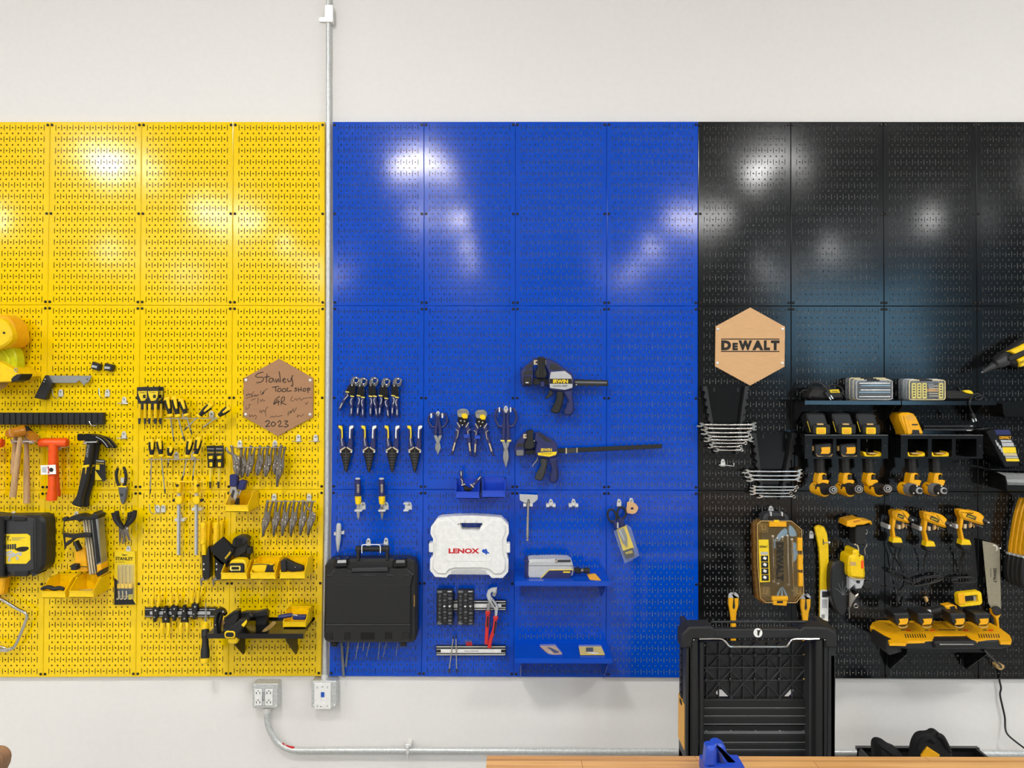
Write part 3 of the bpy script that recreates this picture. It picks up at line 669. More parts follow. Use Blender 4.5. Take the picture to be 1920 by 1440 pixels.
# pick set on a card
t = Thing('pick_set', 'yellow card with four picks beside the left yellow bins', 'tool set', 235, 1085, B0)
t.add('card', 'yellow_card', P([(214.5, 1033), (253, 1034), (255, 1133), (214, 1134)], B0, .031, .001))
t.add('card_print', 'black_plastic', P([(214.2, 1083), (222, 1090), (224, 1118), (247, 1121), (254.5, 1133.5), (214, 1134.2)], .031, .0320, 0))
t.text('STANLEY', 233, 1047.5, 33, 6.5, .0322, 'ink', 0, .02)
t.add('card_print', 'ink', P([(227, 1037), (232, 1040), (240, 1040.5), (234, 1042), (227, 1041), (231, 1040)], .031, .0318, 0), P(R(217, 1053, 218.5, 1054.5), .031, .0318, 0), P(R(221, 1053.5, 234, 1054.2), .031, .0318, 0))
t.add('blister', 'clear_plastic', P(RR(219, 1060, 248, 1125, 3), .0325, .052, .004))
for i in range(4):
    x = 222 + i * 7.0
    t.add('pick_shaft', 'saw_steel', TB(SM([(x + 3, 1060.5, .045), (x - .3, 1062, .045), (x, 1068, .045), (x + .4, 1096, .045)], 3, False), .6, .045))
    hd = t.add('pick_handle', 'black_rubber', P(RR(x - 2.6, 1103, x + 3, 1118, 1), .036, .05, .002))
    t.add('pick_collar', 'yellow_plastic', P(RR(x - 2.8, 1095, x + 3.2, 1104, 1), .036, .051, .002), par=hd)
    if i < 3: t.add('pick_clip', 'cream', TB(SM([(x + .6, 1108, .052), (x + 1.2, 1120, .052), (x - 1.5, 1123.5, .052), (x - 3.5, 1122.5, .052)], 3, False), 1.1, .05), par=hd)
    else: t.add('pick_clip', 'pale_yellow', P(RR(x - 2.6, 1115, x + 3, 1124.5, 1), .036, .052, .002), par=hd)
# hacksaw
t = Thing('hacksaw', 'chrome framed hacksaw at the bottom left frame edge', 'saw', 20, 1170, B0)
t.add('frame', 'chrome', TB(SM([(-90, 1082, .06), (-30, 1108, .06), (2, 1123, .06), (30, 1140, .06), (47, 1149, .06), (51, 1155, .06), (49, 1163, .06), (40, 1186, .06), (31, 1206, .06), (24, 1215, .06), (10, 1220, .06)], 4, False), 3.1, .06, 12))
t.add('blade_clamp', 'chrome', TB(SM([(-20, 1207, .06), (2, 1212, .06), (14, 1216, .06), (22, 1214, .06)], 4, False), 1.6, .06), P(RR(-4, 1216, 14, 1223, 2), .05, .07, .002))
t.add('blade', 'saw_steel', P([(-90, 1184), (8, 1217), (7, 1220), (-90, 1189)], .059, .061, 0))
t.add('grip', 'orange_yellow', P(SM([(-60, 1080), (5, 1082), (8, 1090), (5, 1110), (-4, 1117), (-60, 1110)], 3), .045, .08, .006))
# carded screwdriver packs
def pack(lbl, x, y, w, d):
    t = Thing('screwdriver_pack', lbl, 'tool set', x, y, d, 'carded screwdriver packs')
    t.add('card', 'black_plastic', P([(x - w / 2, y - 26), (x + w / 2, y - 27), (x + w / 2, y - 5), (x + w / 2 - 2, y + 1), (x - w / 2 + 2, y + 1), (x - w / 2, y - 5)], d, d + .004, .001))
    g = t.add('label', 'yellow_card', P([(x - w / 2 + 2, y - 18.5), (x + w / 2 - 1, y - 19), (x + w / 2 - 1.5, y - 8), (x + w / 2 - 6, y - 1), (x - w / 2 + 8, y), (x - w / 2 + 4, y - 9)], d + .004, d + .0055, .0004))
    t.text('STANLEY', x + 1, y - 16, w * .6, 2.8, d + .0056, 'ink', 0, 0, par=g)
    t.add('label_print', 'ink', P(R(x + 1, y - 12, x + 6, y - 5.5), d + .0055, d + .006, 0), par=g)
    t.add('blister', 'black_rubber', P([(x - w / 2 + 1, y), (x + w / 2 - 1, y), (x + w / 2 - 1, y + 14), (x + w / 2 - 4, y + 16), (x - w / 2 + 3, y + 16), (x - w / 2 + 1, y + 12)], d, d + .018, .003))
    for i in (0, 1):
        q = x - w / 4 + i * w / 2
        hd = t.add('driver_handle', 'yellow_plastic', TB([(q, y + 5, d + .019), (q, y + 14, d + .017), (q, y + 24, d + .011), (q - .3, y + 32, d + .011)], [2.6, 2.6, 3.2, 2.7], d))
        t.add('driver_tip', 'dark_grey', TB([(q - .3, y + 32, d + .011), (q - .6, y + 43, d + .011)], [2.6, 1.8], d), par=hd)
    return t
pack('left carded screwdriver pack with a yellow label, left of the hanging screwdrivers', 267, 752, 21, .030)
pack('rear carded screwdriver pack peeking out right behind two others', 297, 752, 18, .028)
pack('middle carded screwdriver pack with the largest yellow label', 286, 752, 22, .055)
# screwdrivers
def driver(lbl, h, c, tip, d, r=6.0, grp='black and yellow screwdrivers on the rails', tipm='dark_grey'):
    t = Thing('screwdriver', lbl, 'screwdriver', c[0], c[1], d, grp)
    A, Bq = h + (d,), c + (d,)
    t.add('handle', 'black_rubber', LA(A, Bq, [(.06, r * .85), (.2, r * 1.02), (.5, r), (.72, r * .72), (.86, r * .62), (.93, r * .66)], 12))
    t.add('cap', 'yellow_plastic', LA(A, Bq, [(0, r * .5), (.02, r * .86), (.08, r * 1.02), (.15, r * 1.04)], 12))
    t.add('collar', 'yellow_plastic', LA(A, Bq, [(.84, r * .7), (.88, r * .95), (.96, r * .95), (1, r * .6)], 12))
    q = [(h[0] + (c[0] - h[0]) * f, h[1] + (c[1] - h[1]) * f) for f in (.06, .3, .58)]
    t.add('stripe', 'yellow_plastic', P(ST(q, [r * .95, r * .9, r * .5]), d + r * .0013, d + r * .00245, .001))
    L = math.hypot(tip[0] - c[0], tip[1] - c[1]); f = max(.3, 1 - 9 / L)
    m = (c[0] + (tip[0] - c[0]) * f, c[1] + (tip[1] - c[1]) * f)
    t.add('shaft', 'chrome', TB([c + (d,), m + (d - .004,)], 1.35, d)); t.add('tip', tipm, TB([m + (d - .004,), tip + (d - .005,)], [1.7, 1.1], d))
    return t
driver('leftmost screwdriver on the upper rail, yellow stripe facing out', (313, 744), (319.5, 782), (326.5, 828), .075)
driver('second screwdriver from the left on the upper rail', (326, 743), (334, 783), (346, 827), .075)
driver('third screwdriver from the left on the upper rail, its tip behind the tilted shaft', (339, 747), (350, 781), (360, 815), .072)
driver('left of two screwdrivers tilted to the right on the upper rail', (398, 757), (371, 782), (345, 807), .085)
driver('right of two screwdrivers tilted to the right, nearest the brown sign', (432, 763), (407, 782), (381, 801), .085, tipm='saw_steel')
driver('leftmost screwdriver on the lower rail with a very long shaft', (285, 823), (284.5, 858), (281.6, 926), .075)
driver('second screwdriver on the lower rail with a long shaft', (298, 822), (302.5, 857), (309.7, 926), .072)
driver('stubby screwdriver with a short blade on the lower rail', (321, 836), (317.5, 858), (314.5, 877), .075, 6.2)
driver('fourth screwdriver on the lower rail, plain black grip facing out', (358, 822), (350.5, 858), (341.5, 901), .072)
driver('rightmost screwdriver on the lower rail, next to two carded drivers', (374, 819), (366.5, 857), (361, 901), .078)
def rail(lbl, x0, x1, y, brs, d=.075):
    t = Thing('tool_rail', lbl, 'rail', (x0 + x1) / 2, y, PB, 'wire tool rails')
    t.add('front_wire', 'chrome', TB([(x0, y, d - .012), (x0, y + .3, d + .012), (x1, y + .3, d + .012), (x1, y, d - .012)], .9, d)); t.add('back_wire', 'chrome', TB([(x0, y, d - .012), (x1, y, d - .012)], .9, d))
    for b in brs:
        g = t.add('bracket', 'zinc', P([(b - 4.2, y + 2), (b - 4.2, y - 8), (b - 2.5, y - 12.5), (b, y - 14), (b + 2.5, y - 12.5), (b + 4.2, y - 8), (b + 4.2, y + 2)], PB + .002, PB + .01, .002))
        t.add('screw', 'steel', P(EL(b, y - 8, 2, n=10), PB + .009, PB + .013, .001), par=g); t.add('arm', 'chrome', TB([(b, y - 1, PB), (b, y, d - .01)], .9, .05), par=g)
rail('upper chrome wire rail carrying five screwdrivers', 310, 412, 784, [396, 345])
rail('lower chrome wire rail carrying five screwdrivers', 278, 374, 861, [330, 362])
rail('chrome wire rail of the upper locking plier row', 434, 534, 839, [449, 515])
rail('chrome wire rail of the lower locking plier row', 499, 592, 939.5, [513.5, 579])
# two carded drivers
def carded(lbl, x, d, tx):
    t = Thing('carded_screwdriver', lbl, 'screwdriver', x, 860, d, 'carded single screwdrivers')
    t.add('card', 'black_plastic', P([(x - 8, 836), (x + 8, 835), (x + 8.5, 861), (x + 6, 864), (x - 6, 864)], d, d + .003, .001))
    t.text('STANLEY', x, 848.5, 13, 3, d + .0032, 'yellow_card', 0, 0)
    t.add('card_print', 'light_grey', P(R(x - 6, 841, x + 6, 842), d + .003, d + .0036, 0)); t.add('badge', 'yellow_card', P(RO(RR(x - 4, 855, x + 3, 861, 1), x, 858, -8), d + .003, d + .014, .001))
    t.add('handle', 'black_rubber', P([(x - 6, 861), (x + 6, 861), (x + 6, 877), (x - 6, 877)], d, d + .02, .003)); t.add('grip_inset', 'yellow_plastic', P(RR(x - 2.5, 867, x + 3, 875, 1), d + .019, d + .022, .0005))
    t.add('shaft', 'pale_yellow', TB([(x, 877, d + .01), (tx, 905, d + .008)], 1.3, d)); t.add('tip', 'dark_grey', TB([(tx, 903, d + .008), (tx, 915, d + .006)], [2.5, 1.6], d))
carded('left carded single screwdriver right of the lower screwdriver rail', 395, .032, 394); carded('right carded single screwdriver left of the locking pliers', 411, .036, 409.5)
# locking pliers
def locking(lbl, top, jaw, lean, kind, d, grp):
    """top = adjusting end on the rail, jaw = jaw tip"""
    t = Thing('locking_pliers', lbl, 'pliers', (top[0] + jaw[0]) / 2, (top[1] + jaw[1]) / 2, d, grp)
    dx, dy = jaw[0] - top[0], jaw[1] - top[1]; L = math.hypot(dx, dy); ux, uy = dx / L, dy / L; nx, ny = -uy, ux
    def q(f, s): return (top[0] + dx * f + nx * s, top[1] + dy * f + ny * s)
    jl = .42 if kind == 'long' else .30
    t.add('fixed_handle', 'nickel', P(ST([q(-.03, 0), q(.2, 1), q(.45, .5), q(1 - jl, 1.5)], [4.6, 4.6, 6.4, 8]), d - .006, d + .008, .003))
    t.add('lever', 'nickel', P(ST(SM([q(-.02, -lean), q(.16, -lean * .75), q(.36, -6), q(.52, -6.5), q(1 - jl + .04, -3.5)], 3, False), [3, 3.2, 3.4, 3.6, 3.8, 4.2, 4.6, 5, 5.6, 6, 6, 5.6, 5]), d - .004, d + .006, .0025))
    t.add('adjusting_screw', 'chrome', LA(q(-.06, 0) + (d,), q(.04, .3) + (d,), [(0, 2.3), (.5, 2.5), (.55, 1.6), (1, 1.6)], 10))
    w = 5.2 if kind == 'long' else 6.5
    t.add('jaw', 'nickel', P([q(1 - jl - .08, 5.5), q(1 - jl + .06, 5.8), q(1 - jl * .5, w * .75), q(1, 1.8), q(1, -1.8), q(1 - jl * .45, -w * .6), q(1 - jl + .08, -7), q(1 - jl - .1, -6.5)], d - .007, d + .009, .003))
    t.add('jaw_gap', 'dark_grey', P(ST([q(1.005, 0), q(1 - jl * .4, 0), q(1 - jl * .75, -1)], [1.1, 1.4, 2]), d + .008, d + .0098, 0))
    for f, s in ((1 - jl + .02, -3.5), (1 - jl - .04, 2.5), (1 - jl - .12, -4)): t.add('rivet', 'chrome', BALL(*q(f, s), d + .009, 1.5, sy=.5))
    t.add('link', 'steel', P(ST([q(.3, -2), q(.52, -4)], 1.8), d, d + .007, .001))
G1 = 'locking pliers on the upper rail'; G2 = 'long nose locking pliers on the lower rail'
ORD = ['first', 'second', 'third', 'fourth', 'fifth', 'sixth']
for i, (tp, jw, ln, dd) in enumerate([((434, 838), (445, 893), -11, .095), ((452, 842), (453, 896), 9, .075), ((470, 838), (463, 894), 9, .08), ((487, 838), (482, 892), 8, .08), ((502, 838), (497.5, 894), 9, .08), ((517, 838), (515, 890), 8, .075)]):
    locking(f'{ORD[i]} pair of curved jaw locking pliers from the left on the upper rail', tp, jw, ln, 'curved', dd, G1)
locking('long nose locking pliers hanging at the right end of the upper rail', (527, 838), (518.5, 913), 8, 'long', .095, G1)
for i, (tp, jw, ln) in enumerate([((501, 941), (492.5, 1006), 10), ((518, 941), (512.5, 1005), 10), ((535, 941), (528.5, 1005), 10), ((551, 941), (544.5, 1005), 10), ((568, 941), (562.5, 1004), 10), ((585, 942), (577, 1004), -13)]):
    locking(f'{ORD[i]} pair of long nose locking pliers from the left on the lower rail', tp, jw, ln, 'long', .08, G2)
# clamp standing in the bin
t = Thing('locking_clamp', 'locking clamp with two navy pads standing in a yellow bin', 'clamp', 437, 945, .1)
t.add('body', 'chrome', P([(431, 911), (444, 911), (447, 926), (441, 948), (431, 948), (428, 930)], .075, .1, .004)); t.add('slot', 'dark_grey', P([(436, 918), (440, 920), (436, 934), (433, 930)], .099, .103, 0))
t.add('pad', 'navy', P(RR(430, 890, 444, 913, 2.5), .085, .115, .004)); t.add('pad', 'navy', P(RO(RR(446, 901, 459, 919, 3), 452, 910, 14), .08, .11, .004))
t.add('lever', 'chrome', TB([(452, 917, .09), (446, 934, .09), (441, 944, .09)], 2.4, .09)); t.add('grip_end', 'black_rubber', P(RR(441, 935, 446.5, 948, 2), .09, .11, .003))
# bar clamps
def barclamp(lbl, x, x0, x1, d, ks):
    t = Thing('bar_clamp', lbl, 'clamp', x, 960, d, 'yellow bar clamps')
    t.add('bar', 'light_grey', P([(x - 2.6, 922), (x + 2.6, 922), (x + 2.2, 1041), (x - 3, 1041)], d - .006, d + .006, .001)); t.add('bar_edge', 'mid_grey', P([(x + 1.2, 945), (x + 2.4, 945), (x + 2, 1041), (x + .8, 1041)], d + .005, d + .0068, 0))
    t.add('fixed_head', 'yellow_plastic', P([(x - 5, 899), (x + 3, 899), (x + 4, 912), (x + 2, 925), (x - 4, 925), (x - 5, 912)], d - .01, d + .02, .004)); t.add('pad', 'black_rubber', P(EL(x - 3 * ks, 910.5, 2.6), d + .018, d + .026, .001))
    t.add('cross_bar', 'yellow_plastic', TB([(x0, 903, d + .01), (x1, 903.3, d + .01)], 1.6, d)); t.add('sliding_head', 'yellow_plastic', P(SM([(x - 7, 934), (x - 3, 931), (x + 5, 932), (x + 6, 940), (x + 4, 946), (x - 4, 946), (x - 7, 941)], 2), d - .01, d + .018, .004))
    t.add('knob', 'black_rubber', P(EL(x - 9.5 * ks, 938.5, 2.8), d, d + .016, .003))
barclamp('left yellow and grey bar clamp under the screwdriver rails', 334.5, 316, 345, .06, 1); barclamp('right yellow and grey bar clamp under the screwdriver rails', 367.5, 338, 380, .082, -1)
# hand riveters
def riveter(lbl, x, d, tipx):
    t = Thing('hand_riveter', lbl, 'riveter', x, 1030, d, 'yellow gripped riveters')
    t.add('rear_grip', 'yellow_plastic', P([(x + 6, 979), (x + 14, 977), (x + 12, 1000), (x + 10, 1030), (x + 5, 1030)], d - .02, d, .004)); t.add('front_grip', 'yellow_plastic', P(SM([(x - 6, 983), (x - 1, 980), (x + 4, 983), (x + 4.5, 1000), (x + 4, 1019), (x - 6, 1022), (x - 5.5, 1000)], 3), d, d + .025, .006))
    for i in range(6): t.add('grip_rib', 'orange_yellow', TB([(x - 4.8, 992 + i * 4.2, d + .0255), (x + 3.6, 990.5 + i * 4.2, d + .0255)], .45, d))
    t.add('neck', 'yellow_plastic', P([(x - 3, 1020), (x + 4, 1019), (x + 5.5, 1042), (x - 3, 1042)], d, d + .022, .004))
    t.add('body', 'black_gloss', P([(x - 3, 1041), (x + 6, 1041), (x + 9, 1025), (x + 13, 1025), (x + 14, 1070), (x + 13, 1083), (x + 2, 1088), (x - 2, 1080)], d - .01, d + .024, .004))
    t.add('nose', 'nickel', P([(x - 6, 1087), (x - 2, 1082), (x + 8, 1082), (x + 9, 1088), (x - 2, 1090)], d, d + .02, .003), TB([(x + tipx, 1086, d), (x + tipx, 1099, d)], [3, 1.2], d))
    for y in (1058, 1068): t.add('rivet', 'chrome', BALL(x + 1.5, y, d + .024, 2.1, sy=.5))
riveter('left hand riveter with yellow grips, partly beside the black pouch', 380.5, .06, -3); riveter('right hand riveter with yellow grips, overlapped by the black pouch', 404.5, .055, -4)
# pouch and headlamp
t = Thing('tool_pouch', 'black folded pouch with yellow lettering above the tape measure bin', 'pouch', 418, 1036, .09)
t.add('flap', 'fabric_black', P(SM([(394, 1028), (413, 1011), (417, 1010.5), (435, 1029), (437, 1034), (424, 1056), (418, 1056), (399, 1039)], 2), .095, .125, .006)); t.add('pocket', 'fabric_black', P(SM([(399, 1040), (416, 1056), (424, 1055), (431, 1051), (424, 1064), (416, 1066), (409, 1060), (402, 1048)], 2), .09, .115, .005))
t.text('STANLEY', 427.5, 1041, 17, 3.4, .1256, 'yellow_card', -52, .03)
t = Thing('work_light', 'black ribbed swivel light behind the tape measure bin', 'lamp', 455, 1028, .06)
t.add('head', 'black_plastic', P(SM([(437, 1011), (444, 1006), (456, 1006), (463, 1011), (462, 1018), (450, 1026), (437, 1027), (435, 1018)], 2), .06, .11, .005))
for i in range(4): t.add('fin', 'black_gloss', P(RR(440 + i * 3.6, 1010, 442 + i * 3.6, 1024, .8), .109, .114, .001))
t.add('arm', 'black_plastic', P([(437, 1028), (462, 1015), (465, 1022), (460, 1036), (441, 1047), (434, 1040)], .06, .1, .004)); t.add('knob', 'black_rubber', P(RR(462, 1027, 470.5, 1040, 2), .07, .1, .003)); t.add('foot', 'black_plastic', P([(450, 1036), (461, 1036), (461, 1055), (449, 1055)], PB + .003, .085, .003))
# bin contents
t = Thing('tape_measure', 'yellow and black tape measure in the left of three bins', 'tape measure', 445, 1070, .12)
t.add('case', 'yellow_plastic', P(SM([(430, 1056), (437, 1050), (452, 1049.5), (460, 1054), (460, 1075), (430, 1077)], 2), .10, .145, .006)); t.add('front', 'black_rubber', P(RR(429, 1056, 458, 1076, 5), .143, .15, .003))
t.add('window', 'pale_yellow', P(RR(431, 1061, 451, 1070, 2), .149, .152, .0006)); t.add('window_glass', 'black_gloss', P(RR(434, 1063, 448, 1068, 1), .151, .153, .0004)); t.add('belt_clip', 'chrome', TB([(434, 1076, .152), (433.5, 1070, .154), (449, 1070, .154), (449.5, 1076, .152)], .5, .15))
t = Thing('utility_knife', 'yellow knife with black end in the middle of three bins', 'knife', 492, 1066, .12)
t.add('handle', 'yellow_plastic', P(SM([(473, 1060), (488, 1058), (503, 1058.5), (512, 1060), (512, 1074), (476, 1073)], 2), .125, .145, .004)); t.add('grip', 'black_rubber', P([(500, 1060), (512, 1060), (512.5, 1073), (496, 1073)], .126, .148, .003)); t.add('seam', 'black_plastic', TB([(473, 1059, .146), (490, 1057.5, .146), (506, 1059, .146)], .6, .14))
t = Thing('hand_tool', 'black blocky tool standing in the right of three bins', 'tool', 540, 1063, .12)
t.add('block', 'black_plastic', P([(525.5, 1053), (529, 1049.5), (536, 1050), (537, 1072), (526, 1073)], .115, .15, .003)); t.add('arm', 'black_rubber', P([(536, 1050), (552, 1058), (567, 1063), (568, 1071), (547, 1073), (536, 1070)], .11, .14, .004)); t.add('screw', 'chrome', BALL(553.5, 1063.5, .141, 1.2))
# magnetic bar with pliers
t = Thing('magnetic_bar', 'black and silver magnetic bar holding yellow handled pliers', 'tool holder', 337, 1149, B0)
t.add('bar', 'black_gloss', P(RR(271, 1140, 405, 1158, 1), B0, .042, .002)); t.add('strip', 'light_grey', P(R(281, 1146.5, 394, 1152.5), .041, .0435, .0005)); t.add('edge', 'chrome', P(R(272, 1142, 404, 1143.2), .0415, .0435, 0)); t.add('edge', 'chrome', P(R(272, 1155, 404, 1156.2), .0415, .0435, 0))
def yellow_pliers(lbl, x, jy0, jy1, hy, lean=0):
    t = Thing('pliers', lbl, 'pliers', x, (jy0 + jy1) / 2, .05, 'yellow handled pliers on the magnetic bar'); d = .058
    s = 1 if hy > jy0 else -1
    jt, jb = (jy1, jy0) if s < 0 else (jy0, jy1)          # jaw tip / handle end of jaw
    t.add('jaw', 'black_gloss', P([(x - 2.5 - lean, jt), (x + 2.5 - lean, jt), (x + 6, jb + s * -10), (x + 6.8, jb), (x - 6.8, jb), (x - 6, jb + s * -10)], .044, d, .003))
    for sx in (-1, 1): t.add('handle', 'yellow_plastic', TB(SM([(x + sx * 4.6, jb, d - .006), (x + sx * 6.4, jb + s * 8, d - .004), (x + sx * 5.2 + lean, hy, d - .004)], 3, False), [2.3, 2.9, 3.2, 3.2, 3.1, 2.9, 2.4], d))
    t.add('pivot', 'chrome', BALL(x + .5, jb - s * 7, d, 2, sy=.5)); t.add('pivot', 'chrome', BALL(x - 1 - lean * .5, (jt + jb) / 2 + s * -5, d, 1.6, sy=.5))
for i, a in enumerate([(291, 1138, 1167, 1114, 2), (310, 1137, 1168, 1192, 0), (326, 1135, 1165, 1111, 0), (345, 1135, 1167, 1189, 0), (365, 1131, 1162, 1107, 2)]):
    yellow_pliers(f'{ORD[i]} yellow handled pliers from the left on the magnetic bar, handles {"down" if a[3] > a[1] else "up"}', *a)
t = Thing('screwdriver', 'long screwdriver stuck upside down on the magnetic bar, black and yellow handle below', 'screwdriver', 385, 1190, .05)
t.add('shaft', 'steel', TB([(386, 1131, .055), (385.6, 1170, .06)], [1, 1.9], .055)); d = .13
t.add('collar', 'yellow_plastic', LA((385.4, 1167, .06), (385.2, 1182, .08), [(0, 4), (.3, 6), (1, 6.8)])); t.add('grip', 'black_rubber', LA((385.2, 1181, .08), (385, 1198, .10), [(0, 7), (.8, 7.4), (.85, 6), (1, 6.2)]))
t.add('handle', 'black_rubber', LA((385, 1197, .10), (384.5, 1236, .13), [(0, 5.5), (.3, 6.2), (.6, 8), (.9, 8.2), (1, 7.6)])); t.add('end_cap', 'yellow_plastic', LA((384.5, 1234, .129), (384, 1245, .135), [(0, 7.8), (.5, 8.2), (.9, 7), (1, 5)]))
# black shelf with tools
SHD = .195
def shelf(lbl, name, mt, xl, xr, yb, dep=SHD, lip=9, brk=None, bm=None, bh=.15):
    a, b = W(xl, yb, PB), W(xr, yb, PB); z = a.z
    t = Thing(name, lbl, 'shelf', (xl + xr) / 2, yb, PB)
    t.add('board', mt, BX(a.x, b.x, -PB - dep, -PB - .001, z - .002, z)); t.add('front_lip', mt, BX(a.x, b.x, -PB - dep - .0015, -PB - dep + .0005, z - lip * pxm(PB + dep), z + .0005)); t.add('back_flange', mt, BX(a.x, b.x, -PB - .005, -PB - .003, z, z + .008))
    for bx in (brk or []):
        c = W(bx, yb, PB).x
        t.add('bracket', bm or mt, PW([(-PB - .001, z - .002), (-PB - dep * .92, z - .002), (-PB - dep * .92, z - .035), (-PB - .03, z - bh), (-PB - .008, z - bh), (-PB - .003, z - bh + .012)], 'x', c - .001, c + .001))
    return t, z
t, ZS = shelf('black metal shelf with hand tools at the bottom of the yellow panels', 'wall_shelf', 'black_gloss', 421, 591, 1160, brk=[460, 558], bm='black_plastic')
bin_('yellow bin on the right end of the black shelf', 532, 572, 1176.5, 'bin_yellow', YB, .11, .06, .035)
t = Thing('bar_clamp_jaw', 'navy handled clamp lying across the bin on the black shelf', 'clamp', 548, 1156, .1)
t.add('handle', 'navy', TB([(522, 1157, .13), (535, 1155, .13), (548, 1153, .12)], [3.5, 4.5, 4], .12)); t.add('pad', 'navy', P(RR(548, 1155, 573, 1163, 3), .10, .125, .004)); t.add('screw', 'steel', TB([(545, 1152, .12), (558, 1154, .12)], 1.5, .12))
t = Thing('locking_clamp', 'black C shaped locking clamp at the left end of the black shelf', 'clamp', 410, 1170, .15)
t.add('jaw', 'black_gloss', P(SM([(403, 1146), (409, 1142), (416, 1144), (421, 1150), (421, 1156), (414, 1150), (410, 1152), (407, 1165), (409, 1187), (402, 1190), (399, 1175), (400, 1158)], 3), .16, .19, .005)); t.add('lever', 'black_plastic', P(SM([(411, 1152), (416, 1156), (412, 1172), (411, 1188), (406, 1189), (407, 1170)], 2), .16, .18, .004)); t.add('pivot', 'chrome', BALL(404, 1172, .19, 1.6))
t = Thing('staple_gun', 'black staple gun with a round opening on the black shelf', 'staple gun', 425, 1165, .12)
t.add('body', 'black_gloss', P([(418, 1178), (421, 1158), (438, 1146), (446, 1145), (447, 1160), (442, 1172), (430, 1186), (418, 1188)], .12, .16, .004)); t.add('grip', 'brass', P(RO(RR(411, 1164, 420, 1175, 3), 415, 1170, 30), .155, .163, .001)); t.add('lever', 'black_rubber', TB([(424, 1160, .165), (436, 1150, .165), (446, 1147, .16)], 2.2, .16))
t = Thing('folding_saw', 'dark ribbed tool leaning behind the yellow rimmed knives', 'tool', 465, 1160, .12)
t.add('frame', 'black_plastic', P([(450, 1150), (460, 1148), (480, 1148), (498, 1144), (501, 1150), (500, 1155), (484, 1157), (470, 1160), (452, 1160)], .09, .12, .003)); t.add('block', 'black_rubber', P(RR(479, 1150, 499, 1173, 2), .06, .1, .003)); t.add('handle', 'black_plastic', P([(441, 1172), (468, 1150), (474, 1156), (448, 1182), (440, 1180)], .11, .145, .004))
def ukn(lbl, x, y, d, g):
    t = Thing('utility_knife', lbl, 'knife', x, y, d, g)
    t.add('body', 'black_rubber', P([(x - 12, y + 4), (x - 8, y - 6), (x + 16, y - 28), (x + 28, y - 28), (x + 30, y - 22), (x + 10, y + 4), (x - 4, y + 9)], d - .03, d, .006)); t.add('end_rim', 'yellow_plastic', P(RR(x - 12.5, y - 6.5, x + 7.5, y + 7, 5), d - .006, d + .004, .002)); t.add('end_face', 'black_rubber', P(RR(x - 10.3, y - 4, x + 5.2, y + 4.5, 4), d + .003, d + .006, .001)); t.add('stripe', 'yellow_plastic', P([(x + 19, y - 18), (x + 29, y - 28), (x + 30, y - 23), (x + 24, y - 14)], d - .004, d + .001, .001))
ukn('upper of two thick yellow rimmed knives overhanging the black shelf', 433, 1190, .245, 'yellow rimmed knives on the shelf')
t = Thing('utility_knife', 'lower of two knives overhanging the black shelf, all yellow end', 'knife', 436, 1202, .2)
t.add('body', 'yellow_plastic', P(RR(427, 1196, 445, 1208, 5), .2, .225, .005)); t.add('rear_body', 'black_rubber', P([(432, 1197), (446, 1186), (452, 1190), (444, 1203)], .17, .21, .004))
t = Thing('folding_knife', 'grey folding knife lying on the right half of the black shelf', 'knife', 504, 1178, .17)
t.add('handle', 'nickel', SLAB([(491, 1184, .19), (494, 1180, .175), (512, 1165, .08), (518, 1166, .075), (517, 1170, .09), (501, 1186, .195)], .012)); t.add('blade_back', 'black_plastic', SLAB([(501, 1187, .19), (513, 1176, .12), (518, 1176, .11), (516, 1181, .14), (508, 1187, .18)], .008))
# ------------------------------------------------------------------ brown hexagon sign with handwriting
def hexsign(t, mt, pts, pins, d=.033):
    t.add('board', mt, P(pts, PB + .004, d, .0005))
    for x, y in pins: t.add('pin', 'white_plastic', BALL(x, y, d + .001, 2.8, sy=.55))
t = Thing('hexagon_sign', 'brown cardboard hexagon with black handwriting on the yellow panels', 'sign', 522, 745, PB)
hexsign(t, 'card_brown', [(523, 673), (587, 709), (586.5, 782), (521, 817.5), (456, 781), (457, 709)], [(461.2, 712.5), (581.5, 713), (460.5, 777), (581.2, 777)])
def stroke(t, pl, r=.75, nm='handwriting', off=(0, 0), k=1.0):
    sh = [TB([(off[0] + x * k, off[1] + y * k, .0336) for x, y in SM(p, 3, False)] if len(p) > 2 else [(off[0] + x * k, off[1] + y * k, .0336) for x, y in p], r, .0336, 5, .35) for p in pl]
    t.add(nm, 'ink', *sh)
Q = lambda pts: [(240 + x / 5.0526, 660 + y / 5.0526) for x, y in pts]
stroke(t, [Q([(1282, 190), (1240, 200), (1208, 225), (1225, 240), (1275, 240), (1282, 262), (1260, 285), (1215, 292)]), Q([(1318, 205), (1312, 250), (1312, 290)]), Q([(1290, 240), (1345, 232)]), Q([(1375, 250), (1345, 250), (1335, 280), (1360, 285), (1376, 255), (1385, 288)]), Q([(1400, 255), (1405, 290), (1425, 252), (1432, 288)]), Q([(1432, 185), (1440, 240), (1448, 288)]), Q([(1462, 270), (1490, 262), (1480, 248), (1465, 268), (1480, 290), (1500, 280)]), Q([(1510, 252), (1520, 280), (1540, 275), (1550, 240), (1562, 220)]), Q([(1550, 245), (1562, 300), (1555, 325), (1545, 315)])], .8)
